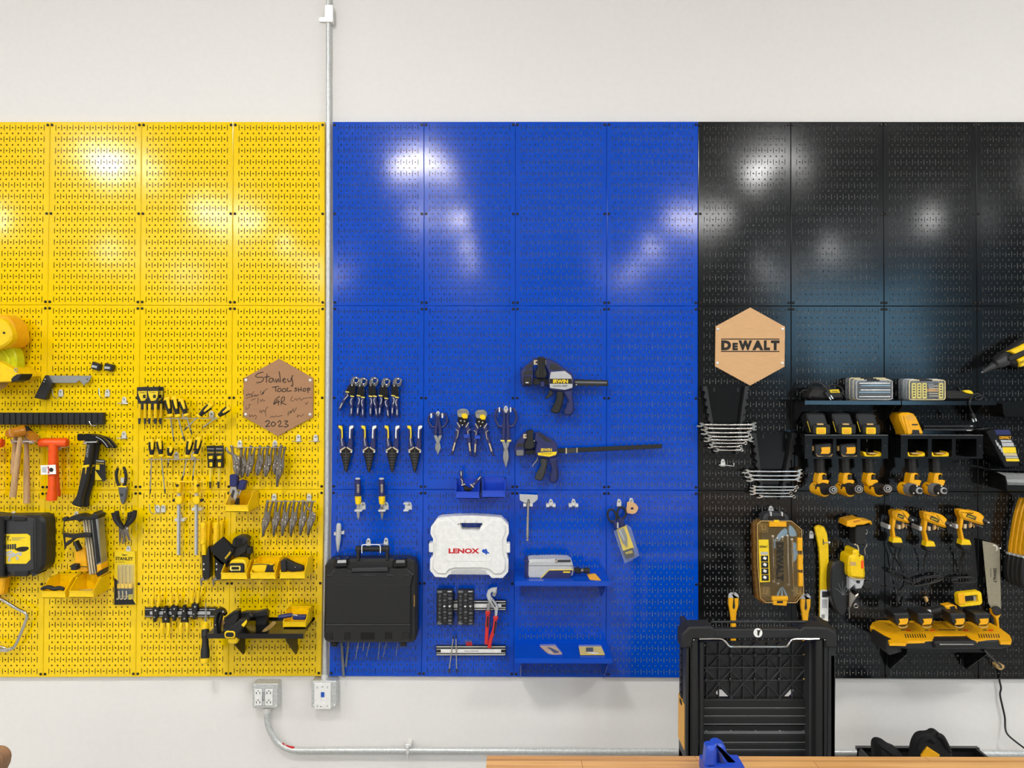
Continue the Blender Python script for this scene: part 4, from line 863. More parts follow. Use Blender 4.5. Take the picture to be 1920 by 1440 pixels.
stroke(t, [Q([(1365, 335), (1430, 325)]), Q([(1398, 332), (1400, 375)]), Q([(1425, 345), (1415, 370), (1440, 375), (1450, 350), (1425, 345)]), Q([(1470, 348), (1458, 372), (1490, 374), (1495, 350), (1470, 348)]), Q([(1515, 335), (1508, 372), (1550, 366)]), Q([(1600, 340), (1580, 345), (1600, 362), (1575, 372)]), Q([(1612, 338), (1615, 378)]), Q([(1640, 332), (1640, 374)]), Q([(1612, 358), (1642, 355)]), Q([(1668, 345), (1655, 365), (1675, 372), (1685, 350), (1668, 345)]), Q([(1700, 340), (1705, 388)]), Q([(1700, 340), (1722, 345), (1715, 360), (1702, 362)])], .8)
stroke(t, [Q([(1300, 665), (1325, 648), (1340, 665), (1318, 692), (1305, 708), (1345, 700)]), Q([(1372, 660), (1355, 685), (1375, 705), (1398, 680), (1372, 660)]), Q([(1418, 668), (1440, 650), (1448, 672), (1425, 705), (1468, 702)]), Q([(1480, 655), (1515, 655), (1490, 680), (1520, 695), (1495, 712), (1478, 705)])], .85)
stroke(t, [Q([(1440, 420), (1395, 450), (1382, 500), (1420, 450), (1425, 505)]), Q([(1375, 490), (1440, 470)]), Q([(1450, 500), (1455, 440), (1480, 425), (1478, 460), (1455, 478), (1500, 500)])], .75)
for p in ([Q([(1125, 395), (1122, 415), (1135, 405), (1145, 392), (1150, 412), (1165, 395), (1170, 410), (1185, 380), (1195, 375)])], [Q([(1118, 440), (1160, 425), (1240, 408)])], [Q([(1175, 405), (1172, 425), (1195, 412), (1205, 405), (1212, 420), (1235, 400)])], [Q([(1165, 458), (1210, 440)])],
          [Q([(1258, 365), (1262, 410), (1285, 370), (1275, 405), (1300, 360), (1325, 350)])], [Q([(1232, 430), (1230, 490)]), Q([(1250, 450), (1262, 470), (1275, 445), (1285, 470), (1300, 455)])],
          [Q([(1560, 418), (1540, 455), (1565, 465), (1590, 440), (1600, 460), (1625, 435), (1640, 458), (1665, 440), (1745, 430)]), Q([(1680, 480), (1690, 498), (1705, 470)])], [Q([(1118, 520), (1120, 545), (1150, 520), (1145, 500), (1168, 495)])],
          [Q([(1240, 575), (1258, 550), (1262, 580), (1280, 545), (1290, 570), (1310, 535), (1325, 520)]), Q([(1300, 545), (1305, 612)])], [Q([(1150, 590), (1155, 615), (1175, 600), (1185, 612), (1205, 598), (1215, 610), (1208, 638)])],
          [Q([(1345, 625), (1365, 608), (1380, 618), (1400, 605), (1420, 612), (1460, 600)])], [Q([(1520, 560), (1515, 600), (1545, 555), (1540, 585), (1565, 535), (1570, 575), (1595, 525)])], [Q([(1610, 590), (1602, 618), (1625, 600), (1640, 610), (1665, 588)])]):
    stroke(t, p, .42, 'signature')
# ================================================================== tools on the blue panels
def groove(lbl, hx, hy, hl, hr, d=.05):
    t = Thing('groove_joint_pliers', lbl, 'pliers', hx, hy + 30, d, 'groove joint pliers in the top row')
    nx = hx - 3
    for sx, dy in ((0, 0), (1, 1)):
        pass
    t.add('upper_jaw', 'gunmetal', P(SM([(hx - 8, hy - 2), (hx - 4, hy - 8), (hx + 3, hy - 8), (hx + 8, hy - 4), (hx + 8, hy), (hx + 3, hy - 4), (hx - 1, hy - 3), (hx - 2, hy + 3), (hx - 5, hy + 8), (hx - 9, hy + 6)], 2), d - .008, d + .008, .002))
    t.add('jaw_edge', 'chrome', TB(SM([(hx - 2, hy + 2, d + .008), (hx - 3, hy - 3, d + .008), (hx + 2, hy - 6, d + .008), (hx + 7, hy - 3.5, d + .008)], 3, False), .75, d), TB(SM([(hx - 2, hy + 2, d + .008), (hx + 2, hy + 4, d + .008), (hx + 7, hy - 1, d + .008), (hx + 7, hy - 3.5, d + .008)], 3, False), .75, d))
    t.add('lower_jaw', 'gunmetal', P(SM([(hx - 2, hy + 4), (hx + 3, hy + 5), (hx + 7, hy), (hx + 8, hy + 4), (hx + 4, hy + 9), (hx - 1, hy + 9)], 2), d - .006, d + .006, .002))
    t.add('neck', 'black_gloss', P([(hx - 10, hy + 5), (hx - 2, hy + 6), (hx + 2, hy + 9), (hr[0][0] + 3, hr[0][1]), (hr[0][0] - 4, hr[0][1] + 1), (hl[0][0] + 3, hl[0][1] + 1), (hl[0][0] - 4, hl[0][1] - 1)], d - .007, d + .007, .002))
    t.add('pivot', 'chrome', BALL(hx - 6, hy + 8, d + .007, 1.5, sy=.5))
    for q in (hl, hr):
        (x0, y0), (x1, y1) = q
        g = t.add('handle', 'navy', P(ST(SM([(x0, y0), (x0 + (x1 - x0) * .3 + (1.5 if q is hl else -1), y0 + (y1 - y0) * .3), (x0 + (x1 - x0) * .65, y0 + (y1 - y0) * .65), (x1, y1)], 2, False), [7, 6.5, 6.2, 6, 6, 5.6, 4.6]), d - .009, d + .009, .003))
        t.add('band', 'pale_yellow', P(ST([(x0 - 3.5, y0 - .5), (x0 + 3.5, y0 + .5)], 2.2), d - .004, d + .0105, .001), par=g)
        s = 1 if q is hl else -1
        t.add('grip_line', 'white_plastic', TB([(x0 - .5 * s, y0 + 4, d + .009), (x0 + 2 * s, y0 + 6, d + .009), (x0 + (x1 - x0) * .3 + 2 * s, y0 + (y1 - y0) * .32, d + .009), (x0 + (x1 - x0) * .4, y0 + (y1 - y0) * .42, d + .009)], .55, d), par=g)
        t.add('grip_print', 'light_grey', P(ST([(x0 + (x1 - x0) * .6, y0 + (y1 - y0) * .6), (x0 + (x1 - x0) * .86, y0 + (y1 - y0) * .86)], 1.8), d + .008, d + .0096, 0), par=g)
OB = ['first', 'second', 'third', 'fourth', 'fifth']
for i, a in enumerate([(666, 714.5, ((651, 735), (635, 770)), ((660, 743), (658, 781))), (680.5, 716, ((672, 742), (670, 780)), ((680, 745), (680, 783))), (701, 715, ((694.5, 743), (694.5, 781)), ((702.5, 743), (706, 782))), (723.5, 717, ((713.5, 742), (711, 780)), ((724, 747), (728, 784))), (745, 716, ((737, 742), (735, 780)), ((744, 745), (744.5, 783)))]):
    groove(f'{OB[i]} navy handled groove joint pliers from the left in the top blue row', *a)
def stepsnip(lbl, x):
    t = Thing('wire_stripper', lbl, 'pliers', x, 842, .045, 'pliers hung jaws down in a row of four'); d = .05
    for s in (-1, 1):
        g = t.add('handle', 'navy', P(SM([(x + s * 14, 798.5), (x + s * 6.5, 799), (x + s * 6, 815), (x + s * 4.5, 825), (x + s * 2, 838), (x + s * 11.5, 843), (x + s * 12, 826), (x + s * 12, 812)], 2), d - .008, d + .010, .003))
        t.add('grip_inset', 'yellow_card' if s < 0 else 'white_paper', P(SM([(x + s * 14, 798), (x + s * 7.5, 799), (x + s * 6.3, 804), (x + s * 6, 821), (x + s * 8.3, 821), (x + s * 8.6, 806), (x + s * 13, 803)], 2), d + .009, d + .0115, .0008), par=g)
        t.add('collar', 'cream', P([(x + s * 1.5, 837.5), (x + s * 12, 844), (x + s * 11, 846.5), (x + s * 1, 840)], d, d + .0112, .001), par=g)
        if s < 0: t.add('grip_print', 'light_grey', P([(x - 9.3, 822), (x - 8, 822), (x - 6, 836), (x - 7.3, 836)], d + .009, d + .0107, 0), par=g)
        t.add('washer', 'white_plastic', P(EL(x + s * 10, 847.5, 1.7, n=10), d, d + .009, .001))
    t.add('jaw', 'black_gloss', P([(x - 11, 846), (x - 4, 841), (x + 4, 841), (x + 11, 846), (x + 8, 860), (x + 3.5, 880), (x + 1.5, 885.5), (x - 1.5, 885.5), (x - 3.5, 880), (x - 8, 860)], d - .006, d + .006, .002))
    for k in range(6): t.add('jaw_notch', 'dark_grey', P(RR(x - 6.5 + k * .7, 849 + k * 5.2, x + 6.5 - k * .7, 851.5 + k * 5.2, .8), d + .0055, d + .0075, .0006))
    t.add('jaw_seam', 'nickel', TB([(x, 842, d + .0065), (x, 884, d + .0065)], .35, d))
for i, x in enumerate((648.5, 691.5, 735, 777.5)): stepsnip(f'{OB[i]} from the left of four jaws-down pliers with yellow grip insets', x)
def snips(lbl, x, yt, rx, ry, sep, yn, yb, yp, ytip, d=.05, hd='navy', w=2.3, name='tin_snips'):
    t = Thing(name, lbl, 'snips', x, yp, d, 'tin snips')
    for s in (-1, 1):
        cx = x + s * sep
        g = t.add('handle_loop', hd, TB([(cx + rx * math.cos(a) + (s * -1.5 if math.sin(a) > .5 else 0), yt + ry + ry * math.sin(a), d) for a in [2 * math.pi * k / 20 for k in range(21)]], w, d))
        t.add('handle_neck', hd, P(ST([(x + s * (sep - rx - .2), yt + ry), (x + s * 3.8, yt + 2 * ry + 2), (x + s * 4.2, yn), (x + s * 4.8, yb)], [5, 6.5, 6.8, 6.2]), d - .008, d + .008, .003), par=g)
    t.add('blade', 'steel', P([(x - 8, yb), (x - 2, yb), (x + 4, yp + 2), (x + 5.5, yp + (ytip - yp) * .45), (x + .5, ytip), (x - .5, ytip), (x - 1, yp + 6), (x - 4, yp - 2)], d - .003, d + .005, .001))
    t.add('blade', 'steel', P([(x + 8, yb), (x + 2, yb), (x - 4, yp + 2), (x - 5.5, yp + (ytip - yp) * .45), (x - .5, ytip), (x + .5, ytip), (x + 1, yp + 6), (x + 4, yp - 2)], d - .007, d - .0005, .001))
    t.add('pivot', 'chrome', P(EL(x, yp + 1, 2.2), d, d + .008, .001))
    return t
t = snips('small navy tin snips with two round handle loops in the second blue column', 821, 775, 8, 13, 9.5, 806, 816, 829, 852.5); t.add('hook_pin', 'white_plastic', P(RR(807, 775, 809.5, 784, 1), .045, .075, .001)); t.add('hook_pin', 'white_plastic', P(RR(828, 775, 830.5, 784, 1), .045, .075, .001))
t = snips('large navy tin snips with long narrow blades beside the seam', 948.5, 766, 8.5, 17, 11.5, 808, 826, 842, 877, w=2.5); t.add('hook_pin', 'white_plastic', P(RR(935, 764, 937.5, 773, 1), .045, .075, .001)); t.add('hook_pin', 'white_plastic', P(RR(956, 764, 958.5, 773, 1), .045, .075, .001))
t.add('collar', 'pale_yellow', P(R(938.5, 825, 946, 828), .04, .061, .001), P(R(951, 825, 958.5, 828), .04, .061, .001))
def autostrip(lbl, x, y, ml, tipL, tipR, clip):
    t = Thing('wire_stripper', lbl, 'pliers', x, y + 28, .05, 'self adjusting wire strippers'); d = .055; S = lambda p: [(x + a, y + b) for a, b in p]
    t.add('head', 'steel', P(S(SM([(-11, 4), (-8, 0), (0, -2), (8, 0), (11, 5), (10, 12), (3, 15), (-9, 14)], 2)), d - .006, d + .012, .003))
    for k in range(5): t.add('head_rib', 'nickel', P(S(R(-8 + k * 3.6, 1, -6.6 + k * 3.6, 7)), d + .011, d + .0145, .0005))
    t.add('stop', 'yellow_plastic', P(S([(-2, 8), (5, 7), (9, 12), (8, 17), (1, 17), (-3, 13)]), d + .011, d + .018, .002))
    t.add('body', 'black_gloss', P(S([(-9, 13), (8, 15), (9, 22), (5, 30), (-2, 32), (-6, 29), (-10, 20)]), d - .006, d + .010, .003))
    for a, b in ((-4, 21), (3, 22), (-1, 29)): t.add('rivet', 'chrome', BALL(x + a, y + b, d + .010, 1.7, sy=.5))
    for s, tp in ((-1, tipL), (1, tipR)):
        a0 = (x + s * 6, y + 26); m = (x + s * 9.5, y + 42)
        g = t.add('handle', 'navy', P(ST(SM([a0, (x + s * 8.5, y + 34), m, ((m[0] + tp[0]) / 2, (m[1] + tp[1]) / 2), tp], 2, False), [9, 9, 8.6, 8, 7.4, 6.8, 6.4, 6, 4.6]), d - .010, d + .010, .003))
        t.add('grip_line', 'cream', TB([(q[0], q[1], d + .0105) for q in [(x + s * 11, y + 24), (x + s * 5.5, y + 33)]], .9, d), TB([(q[0], q[1], d + .0105) for q in [(x + s * 14, y + 37), (x + s * 9, y + 40), (x + s * 10, y + 51), (x + s * 12.5, y + 54)]], .6, d), par=g)
        q0 = (m[0] + (tp[0] - m[0]) * .45, m[1] + (tp[1] - m[1]) * .45); q1 = (m[0] + (tp[0] - m[0]) * .8, m[1] + (tp[1] - m[1]) * .8)
        t.add('grip_print', 'cream', P(ST([q0, q1], 2.4), d + .009, d + .0107, 0), par=g)
    t.add('lock_clip', 'royal_blue', P(RR(x + clip - 5.5, y + 46.5, x + clip + 5.5, y + 53.5, 1), d - .01, d + .016, .002))
autostrip('left self adjusting wire stripper with yellow stop and blue clip', 868, 768, 1, (846.5, 854), (882.5, 855), 7); autostrip('right self adjusting wire stripper with yellow stop and blue clip', 902, 770, 1, (890, 857), (924.5, 855), -7)
# big trigger clamps
t = Thing('trigger_clamp', 'upper navy trigger clamp with a silver label plate and short black bar', 'clamp', 1040, 715, .05, 'navy trigger clamps'); d = .085
t.add('bar', 'black_rubber', P([(995, 709), (1077, 711), (1140, 713), (1140.5, 724), (1077, 723.5), (995, 721)], d - .022, d - .010, .002)); t.add('bar_groove', 'mid_grey', P([(1078, 715), (1138, 716), (1138, 719), (1078, 718)], d - .011, d - .0092, 0))
t.add('fixed_jaw', 'navy', P([(976, 697), (982, 688), (1001, 672), (1010, 671), (1009, 678), (1000, 684), (1001, 700), (1000, 712), (998, 723), (990, 725), (979, 724), (976.5, 712)], d - .025, d + .004, .004)); t.add('jaw_pocket', 'black_plastic', P([(984, 690), (999, 679), (1000, 686), (991, 693)], d + .003, d + .0052, .0005), P([(980, 701), (986, 694), (998, 694), (998, 702), (982, 704)], d + .003, d + .0052, .0005))
t.add('foot_pad', 'black_rubber', P(RR(982, 706, 996, 722, 2), d, d + .016, .003)); t.add('foot_mark', 'white_plastic', P(R(985.5, 716.5, 991, 718.2), d + .0155, d + .017, 0))
t.add('jaw_pad', 'black_rubber', P([(1008, 670), (1015, 668.5), (1022, 671), (1022, 690), (1026, 700), (1022, 709), (1007, 709), (1003, 699), (1008, 690)], d - .02, d + .022, .004))
for k in (1012.5, 1017.5): t.add('pad_groove', 'black_gloss', P(R(k - .6, 671, k + .6, 706), d + .0215, d + .0232, 0))
for x in (1004.5, 1026): t.add('clip', 'cream', P([(x - 3.5, 675), (x + 3.5, 675), (x + 3.5, 678), (x, 678), (x, 681), (x + 3.5, 681), (x + 3.5, 684), (x - 3.5, 684)], d + .003, d + .009, .001))
t.add('moving_jaw', 'navy', P([(1022, 672), (1031, 673), (1045, 680), (1058, 690), (1072, 699), (1077, 712), (1076, 725), (1072, 731), (1058, 735), (1034, 732), (1029, 727), (1028, 705), (1027, 695), (1022, 688)], d - .028, d + .010, .005)); t.add('jaw_pocket', 'black_plastic', P([(1032, 682), (1041, 683), (1054, 692), (1040, 694), (1030, 692)], d + .0095, d + .0118, .0005))
g = t.add('label_plate', 'light_grey', P([(1033, 697.5), (1059, 695.5), (1070.5, 704), (1073, 712), (1073.5, 727), (1059, 731), (1031.5, 727.5), (1030, 712)], d + .009, d + .014, .001)); t.add('label_band', 'ink', P([(1030.3, 710), (1072, 710), (1073.3, 719.5), (1030.5, 719.5)], d + .0135, d + .0148, 0), par=g)
t.text('IRWIN', 1051, 715, 28, 7.4, d + .0150, 'yellow_card', 0, .035, par=g); t.text('QUICK-GRIP', 1050.5, 724, 27, 3.8, d + .0143, 'ink', -1, .01, par=g)
t.add('trigger', 'black_rubber', P(SM([(1045, 733), (1056, 735), (1056, 752), (1050, 771), (1044, 775.5), (1033, 772), (1038, 760), (1043, 748)], 3), d - .02, d + .004, .005)); t.add('release_lever', 'black_plastic', P(SM([(1030, 731), (1038, 735), (1034, 742), (1026, 748), (1021, 747), (1028, 739)], 2), d - .015, d, .003))
t.add('handle', 'navy', P(SM([(1057, 733), (1072, 732), (1074.5, 745), (1076.5, 765), (1073, 777), (1064, 779), (1057.5, 776), (1061, 764), (1065, 752), (1060, 742)], 3), d - .026, d + .008, .006)); t.add('screw', 'chrome', BALL(1080.5, 721.5, d - .008, 2.2, sy=.6)); t.add('slide_block', 'navy', P(R(1013, 715, 1021, 725), d - .02, d, .002))
t = Thing('trigger_clamp', 'lower navy trigger clamp with a yellow label and a long tilted black bar', 'clamp', 1040, 850, .05, 'navy trigger clamps'); d = .08
t.add('bar', 'black_rubber', P([(985, 844), (1048, 841), (1242, 833), (1241.5, 840.5), (1048, 850), (985, 852)], d - .022, d - .010, .002)); t.add('bar_clip', 'dark_grey', P([(1062, 841), (1082, 840), (1082, 848), (1072, 850), (1062, 850)], d - .012, d - .006, .001)); t.add('clip_edge', 'cream', P([(1060.5, 840), (1063, 840), (1063, 851), (1060.5, 851)], d - .012, d - .003, .001), P([(1081, 840), (1083, 840), (1083, 849), (1081, 849)], d - .012, d - .003, .001))
t.add('fixed_jaw', 'navy', P([(965, 838), (969, 828), (983, 811), (989, 808), (988, 822), (984, 830), (984, 854), (976, 856), (967, 855), (964, 848)], d - .025, d + .004, .004)); t.add('jaw_pocket', 'black_plastic', P([(967, 838), (972, 831), (981, 831), (982, 838)], d + .0035, d + .0055, .0005)); t.add('foot_pad', 'mid_grey', P(RR(968, 844, 982, 855, 2), d, d + .014, .003))
t.add('jaw_pad', 'black_rubber', P([(988, 808), (995, 806), (1001, 808), (1000, 820), (1003, 838), (996, 843), (984, 842), (983, 832), (988, 824)], d - .02, d + .018, .004)); t.add('clip', 'cream', P([(981, 814), (987.5, 814), (987.5, 817), (984, 817), (984, 819), (987.5, 819), (987.5, 822), (981, 822)], d + .003, d + .01, .001)); t.add('screw', 'chrome', BALL(1002, 827, d + .01, 1.6))
t.add('moving_jaw', 'navy', P([(1003, 811), (1011, 809.5), (1030, 821), (1042, 829), (1047, 842), (1047, 853), (1042, 858), (1028, 860), (1007, 857), (1003, 850), (1004, 838), (1006, 830), (1001, 826)], d - .028, d + .010, .005)); t.add('jaw_pocket', 'black_plastic', P([(1008, 814), (1012, 813), (1036, 829), (1024, 828)], d + .0095, d + .0114, .0004))
t.text('IRWIN', 1024.5, 843.5, 20.5, 6.2, d + .0106, 'yellow_card', -1, .02); g = t.add('label_plate', 'yellow_card', P([(1008, 849), (1044.5, 847), (1042, 853), (1030, 856.5), (1009, 853.5)], d + .0095, d + .012, .0005)); t.text('QUICK-GRIP', 1025, 851, 20, 2.6, d + .0123, 'ink', -2, 0, par=g)
t.add('trigger', 'dark_grey', P(SM([(1014, 860), (1026, 862), (1025, 876), (1020, 894), (1014, 902), (1003, 897), (1008, 884), (1014, 873)], 3), d - .02, d + .004, .005)); t.add('release_lever', 'nickel', TB(SM([(1008, 857, d), (1006, 864, d), (1000, 871, d), (998, 876, d)], 3, False), 1.0, d))
t.add('handle', 'navy', P(SM([(1029, 860), (1042, 858), (1045, 870), (1048, 890), (1045, 902), (1038, 906), (1031, 903), (1031, 892), (1034, 880)], 3), d - .026, d + .008, .006)); t.add('handle_groove', 'black_plastic', TB(SM([(1037, 864, d + .008), (1040, 876, d + .008), (1045, 886, d + .008), (1043, 897, d + .008)], 3, False), .8, d))
# chisels
def chisel(lbl, x):
    t = Thing('chisel', lbl, 'chisel', x, 940, .06, 'navy handled chisels'); d = .06
    t.add('handle', 'navy', LA((x, 898, d), (x + .5, 931, d), [(0, 4.5), (.03, 5.6), (.5, 6), (1, 5.6)])); t.add('cap', 'light_grey', LA((x, 896, d), (x, 899, d), [(0, 4.2), (.5, 5), (1, 5)]))
    t.text('IRWIN', x + .3, 916, 15, 4, d + .0140, 'cream', 90, .02)
    t.add('collar', 'yellow_plastic', LA((x + .5, 930, d), (x + .8, 945, d), [(0, 6), (.4, 6.2), (.8, 5.6), (1, 5)])); t.add('ferrule', 'chrome', LA((x + .8, 944, d), (x + .9, 949, d), [(0, 3.5), (1, 3)]))
    t.add('blade', 'chrome', P([(x - 2.6, 948), (x + 3.6, 948), (x + 3.2, 966), (x + 1.2, 974), (x - .2, 974), (x - 2, 966)], d - .003, d + .003, .0008)); t.add('holder', 'zinc', P(RR(x - 6.5, 956, x + 7, 959.5, 1), PB + .003, d + .008, .001))
chisel('left navy and yellow chisel with chrome blade', 671); chisel('right navy and yellow chisel with chrome blade', 715.5)
t = Thing('centre_punch', 'grey tapered punch on a clip at the left edge of the blue panels', 'punch', 635, 1005, .045)
t.add('body', 'light_grey', LA((635.5, 981, .045), (633.5, 1035, .045), [(0, 2.5), (.03, 4), (.08, 4.8), (.55, 5), (.7, 4), (.9, 2.4), (1, .6)])); t.add('clip', 'zinc', P(RR(626, 998, 630.5, 1004, 1), PB + .002, .04, .001), P(R(628, 1000, 642, 1002), PB + .002, .036, .0005), P(RR(640, 996, 645, 1002, 1), PB + .002, .04, .001))
# big black case
t = Thing('power_tool_case', 'large black plastic case hung by its handle, covering the conduit edge', 'tool case', 694, 1208, B0); d = .125
t.add('shell', 'black_plastic', P([(608.5, 1062), (616, 1051), (626, 1049), (764, 1048), (778, 1052), (782, 1064), (782, 1190), (779, 1201), (770, 1206), (618, 1206), (609, 1202), (606.5, 1196)], .042, d - .012, .010))
t.add('lid', 'black_plastic', P([(609, 1086), (628, 1066), (648, 1064), (658, 1072), (728, 1072), (734, 1066), (762, 1064), (776, 1078), (771, 1100), (771, 1196), (765, 1203), (616, 1204), (608, 1196)], d - .02, d, .006))
t.add('lid_panel', 'black_rubber', P(R(611, 1097, 769, 1170), d - .004, d + .003, .002)); t.add('lid_ridge', 'dark_grey', P(R(610, 1170.5, 769, 1173), d, d + .005, .0015))
for x0, x1 in ((613, 626), (646, 659), (679, 704), (724, 737), (757, 768)): t.add('lid_ridge', 'dark_grey', P(R(x0, 1078, x1, 1080), d, d + .005, .0015))
for x0, x1 in ((611, 624), (645, 657), (676, 702), (722, 735), (755, 768)): t.add('lid_recess', 'black_gloss', P(RR(x0, 1186, x1, 1200, 1), d - .002, d + .002, .001))
t.add('lid_bar', 'dark_grey', P([(660, 1066), (726, 1064), (728, 1072), (658, 1073)], d - .02, d + .006, .003))
for x in (640, 750): 
    g = t.add('latch', 'black_gloss', P([(x - 15, 1064), (x - 12, 1049), (x + 11, 1048), (x + 11, 1063)], d - .03, d + .010, .004)); t.add('latch_plate', 'light_grey' if x < 700 else 'mid_grey', P([(x - 8, 1056), (x - 7, 1050.5), (x + 9, 1050), (x + 9, 1055.5)], d + .0095, d + .012, .001), par=g)
g = t.add('handle', 'black_rubber', LA((667, 1029, .10), (730, 1029, .10), [(0, 5), (.02, 6), (.14, 6), (.16, 5.2), (.84, 5.2), (.86, 6), (.98, 6), (1, 5)])); t.add('handle_post', 'black_plastic', P(R(668, 1031, 674, 1052), .085, .115, .003), par=g); t.add('handle_post', 'black_plastic', P(R(722.5, 1031, 728.5, 1052), .085, .115, .003), par=g)
for x in (626, 756): t.add('foot', 'black_gloss', P(RR(x - 6, 1204, x + 6, 1213, 1), .05, .1, .003))
t.add('side_badge', 'brass', P(RR(775.5, 1116, 778, 1138, 1), d - .015, d - .010, .0008))
t = Thing('wire_hanger', 'white U shaped wire hook over the black case handle', 'hook', 695, 1024, .1)
t.add('wire', 'white_plastic', TB(SM([(678.5, 1037, .125), (678.5, 1025, .122), (681, 1021.5, .12), (696, 1021, .12), (710, 1021.5, .12), (713, 1025, .122), (713, 1037, .125)], 4, False), .9, .12)); t.add('stem', 'zinc', TB([(690, 1021, .12), (690, 1020, PB + .008)], .9, .06)); t.add('stem', 'zinc', TB([(705, 1021, .12), (723, 1020, PB + .008)], .9, .06))
# white case
t = Thing('tool_case', 'white plastic case with red and blue logo hanging on the blue panels', 'tool case', 881, 1083, B0); d = .085
OUT = [(827, 969.5), (858, 967.5), (885, 966.8), (912, 968), (940, 970.5), (953.5, 985), (954, 1000), (949.5, 1011), (950, 1018), (950, 1036), (951, 1044), (953.5, 1050), (953, 1072), (943, 1083.5), (922, 1083.5), (916.5, 1077.5), (842, 1077), (837, 1083), (816, 1081.5), (806, 1069), (806.5, 1048), (812, 1042), (812, 1010), (807, 1001), (808, 988), (820, 972)]
HOLE = [(861.5, 980.5), (905, 980.5), (899, 993.5), (866, 993.5)]
t.add('shell', 'white_plastic', PH(OUT, [HOLE], B0, d)); CX, CY = 881, 1026
INS = [(CX + (x - CX) * .955, CY + (y - CY) * .94) for x, y in OUT]
t.add('lid', 'white_plastic', P([(822, 976), (844, 974), (866, 996), (900, 996), (922, 974), (939, 976), (949, 988), (948, 1001), (943, 1012), (944, 1040), (949, 1052), (948, 1069), (940, 1077), (926, 1077), (918, 1069), (905, 1066), (853, 1066), (842, 1069), (836, 1077), (820, 1076), (811, 1067), (811, 1051), (817, 1041), (817, 1010), (812, 1000), (813, 988)], d - .002, d + .009, .005))
t.add('label_field', 'white_plastic', P(RR(835, 1010.5, 923.5, 1053, 6), d + .006, d + .0105, .0025)); t.add('arch_recess', 'light_grey', P([(845, 1077), (847, 1069.5), (860, 1067.5), (900, 1067.5), (911, 1069.5), (914, 1077)], d - .001, d + .002, .001))
t.text('LENOX', 870, 1033, 58, 9.6, d + .0108, 'red_ink', 0, .045); t.add('wolf_logo', 'blue_ink', P([(903, 1033), (906, 1029.5), (909.5, 1030.5), (911, 1028), (913, 1031), (914, 1034), (918, 1037), (916.5, 1038.5), (914, 1036.8), (913, 1039.8), (910.8, 1040), (909.5, 1037.5), (905, 1036)], d + .0103, d + .0112, 0))
t.add('latch', 'white_plastic', P(RR(804, 1018.5, 813, 1036, 2), .05, .095, .003)); t.add('latch', 'white_plastic', P(RR(949, 1019.5, 956.5, 1037, 2), .05, .095, .003)); t.add('handle_pin', 'dark_grey', P(EL(859.5, 983, 1.1, n=8), d, d + .002, 0), P(EL(903.5, 984, 1.1, n=8), d, d + .002, 0))
t.add('handle_frame', 'white_plastic', P([(864, 994.5), (901, 994.5), (897, 998), (869, 998)], d, d + .008, .002))
t = Thing('case_hook', 'zinc double hook holding the white case by its handle', 'hook', 884, 973, PB)
t.add('prong', 'zinc', TB([(872, 979.5, PB), (872, 979.5, .098), (872, 975, .100)], 1.1, .08)); t.add('prong', 'zinc', TB([(892.5, 979.5, PB), (892.5, 979.5, .098), (892.5, 975, .100)], 1.1, .08)); t.add('plate', 'zinc', P(RR(881, 966, 887, 980, 2), PB + .001, PB + .003, .0005), P(R(871, 978.8, 893, 980), PB + .0015, PB + .003, 0))
# blue bins
bin_('left blue bin holding navy groove joint pliers', 855.5, 897, 935, 'bin_blue', 'blue stack bins', .12, .072); bin_('right blue bin, empty, beside the seam', 905.5, 946, 933, 'bin_blue', 'blue stack bins', .12, .072)
one('bin_rail', 'blue mounting strip behind the two blue bins', 'rail', 'blue_paint', P(R(797, 898, 956, 916), PB + .0015, PB + .003, 0))
t = Thing('groove_joint_pliers', 'navy groove joint pliers standing handles up in the left blue bin', 'pliers', 876, 905, .08); d = .11
t.add('handle', 'navy', P(ST(SM([(864.5, 883), (865, 897), (869, 911)], 3, False), [5, 5.6, 6, 6, 6.4, 6.4, 6.4]), d - .008, d + .008, .003)); t.add('handle', 'navy', P(ST(SM([(902, 893), (892, 905), (884, 914)], 3, False), [5, 5.6, 6, 6, 6.4, 6.4, 6.4]), d - .008, d + .008, .003))
t.add('band', 'cream', P(ST([(865, 910), (872, 908)], 2.2), d, d + .01, .001), P(ST([(882, 908), (888, 914)], 2.2), d, d + .01, .001)); t.add('grip_line', 'white_plastic', TB([(864.5, 884, d + .008), (864.8, 892, d + .008)], .8, d), TB([(864, 898, d + .008), (867, 902, d + .008), (867, 907, d + .008)], .6, d), TB([(901, 894, d + .008), (896, 900, d + .008)], .8, d), TB([(890, 906, d + .008), (887, 908, d + .008)], .6, d))
t.add('jaw', 'black_gloss', P([(868, 911), (874, 911), (880, 915), (886, 912), (887, 917), (880, 922), (870, 920)], d - .006, d + .006, .002))
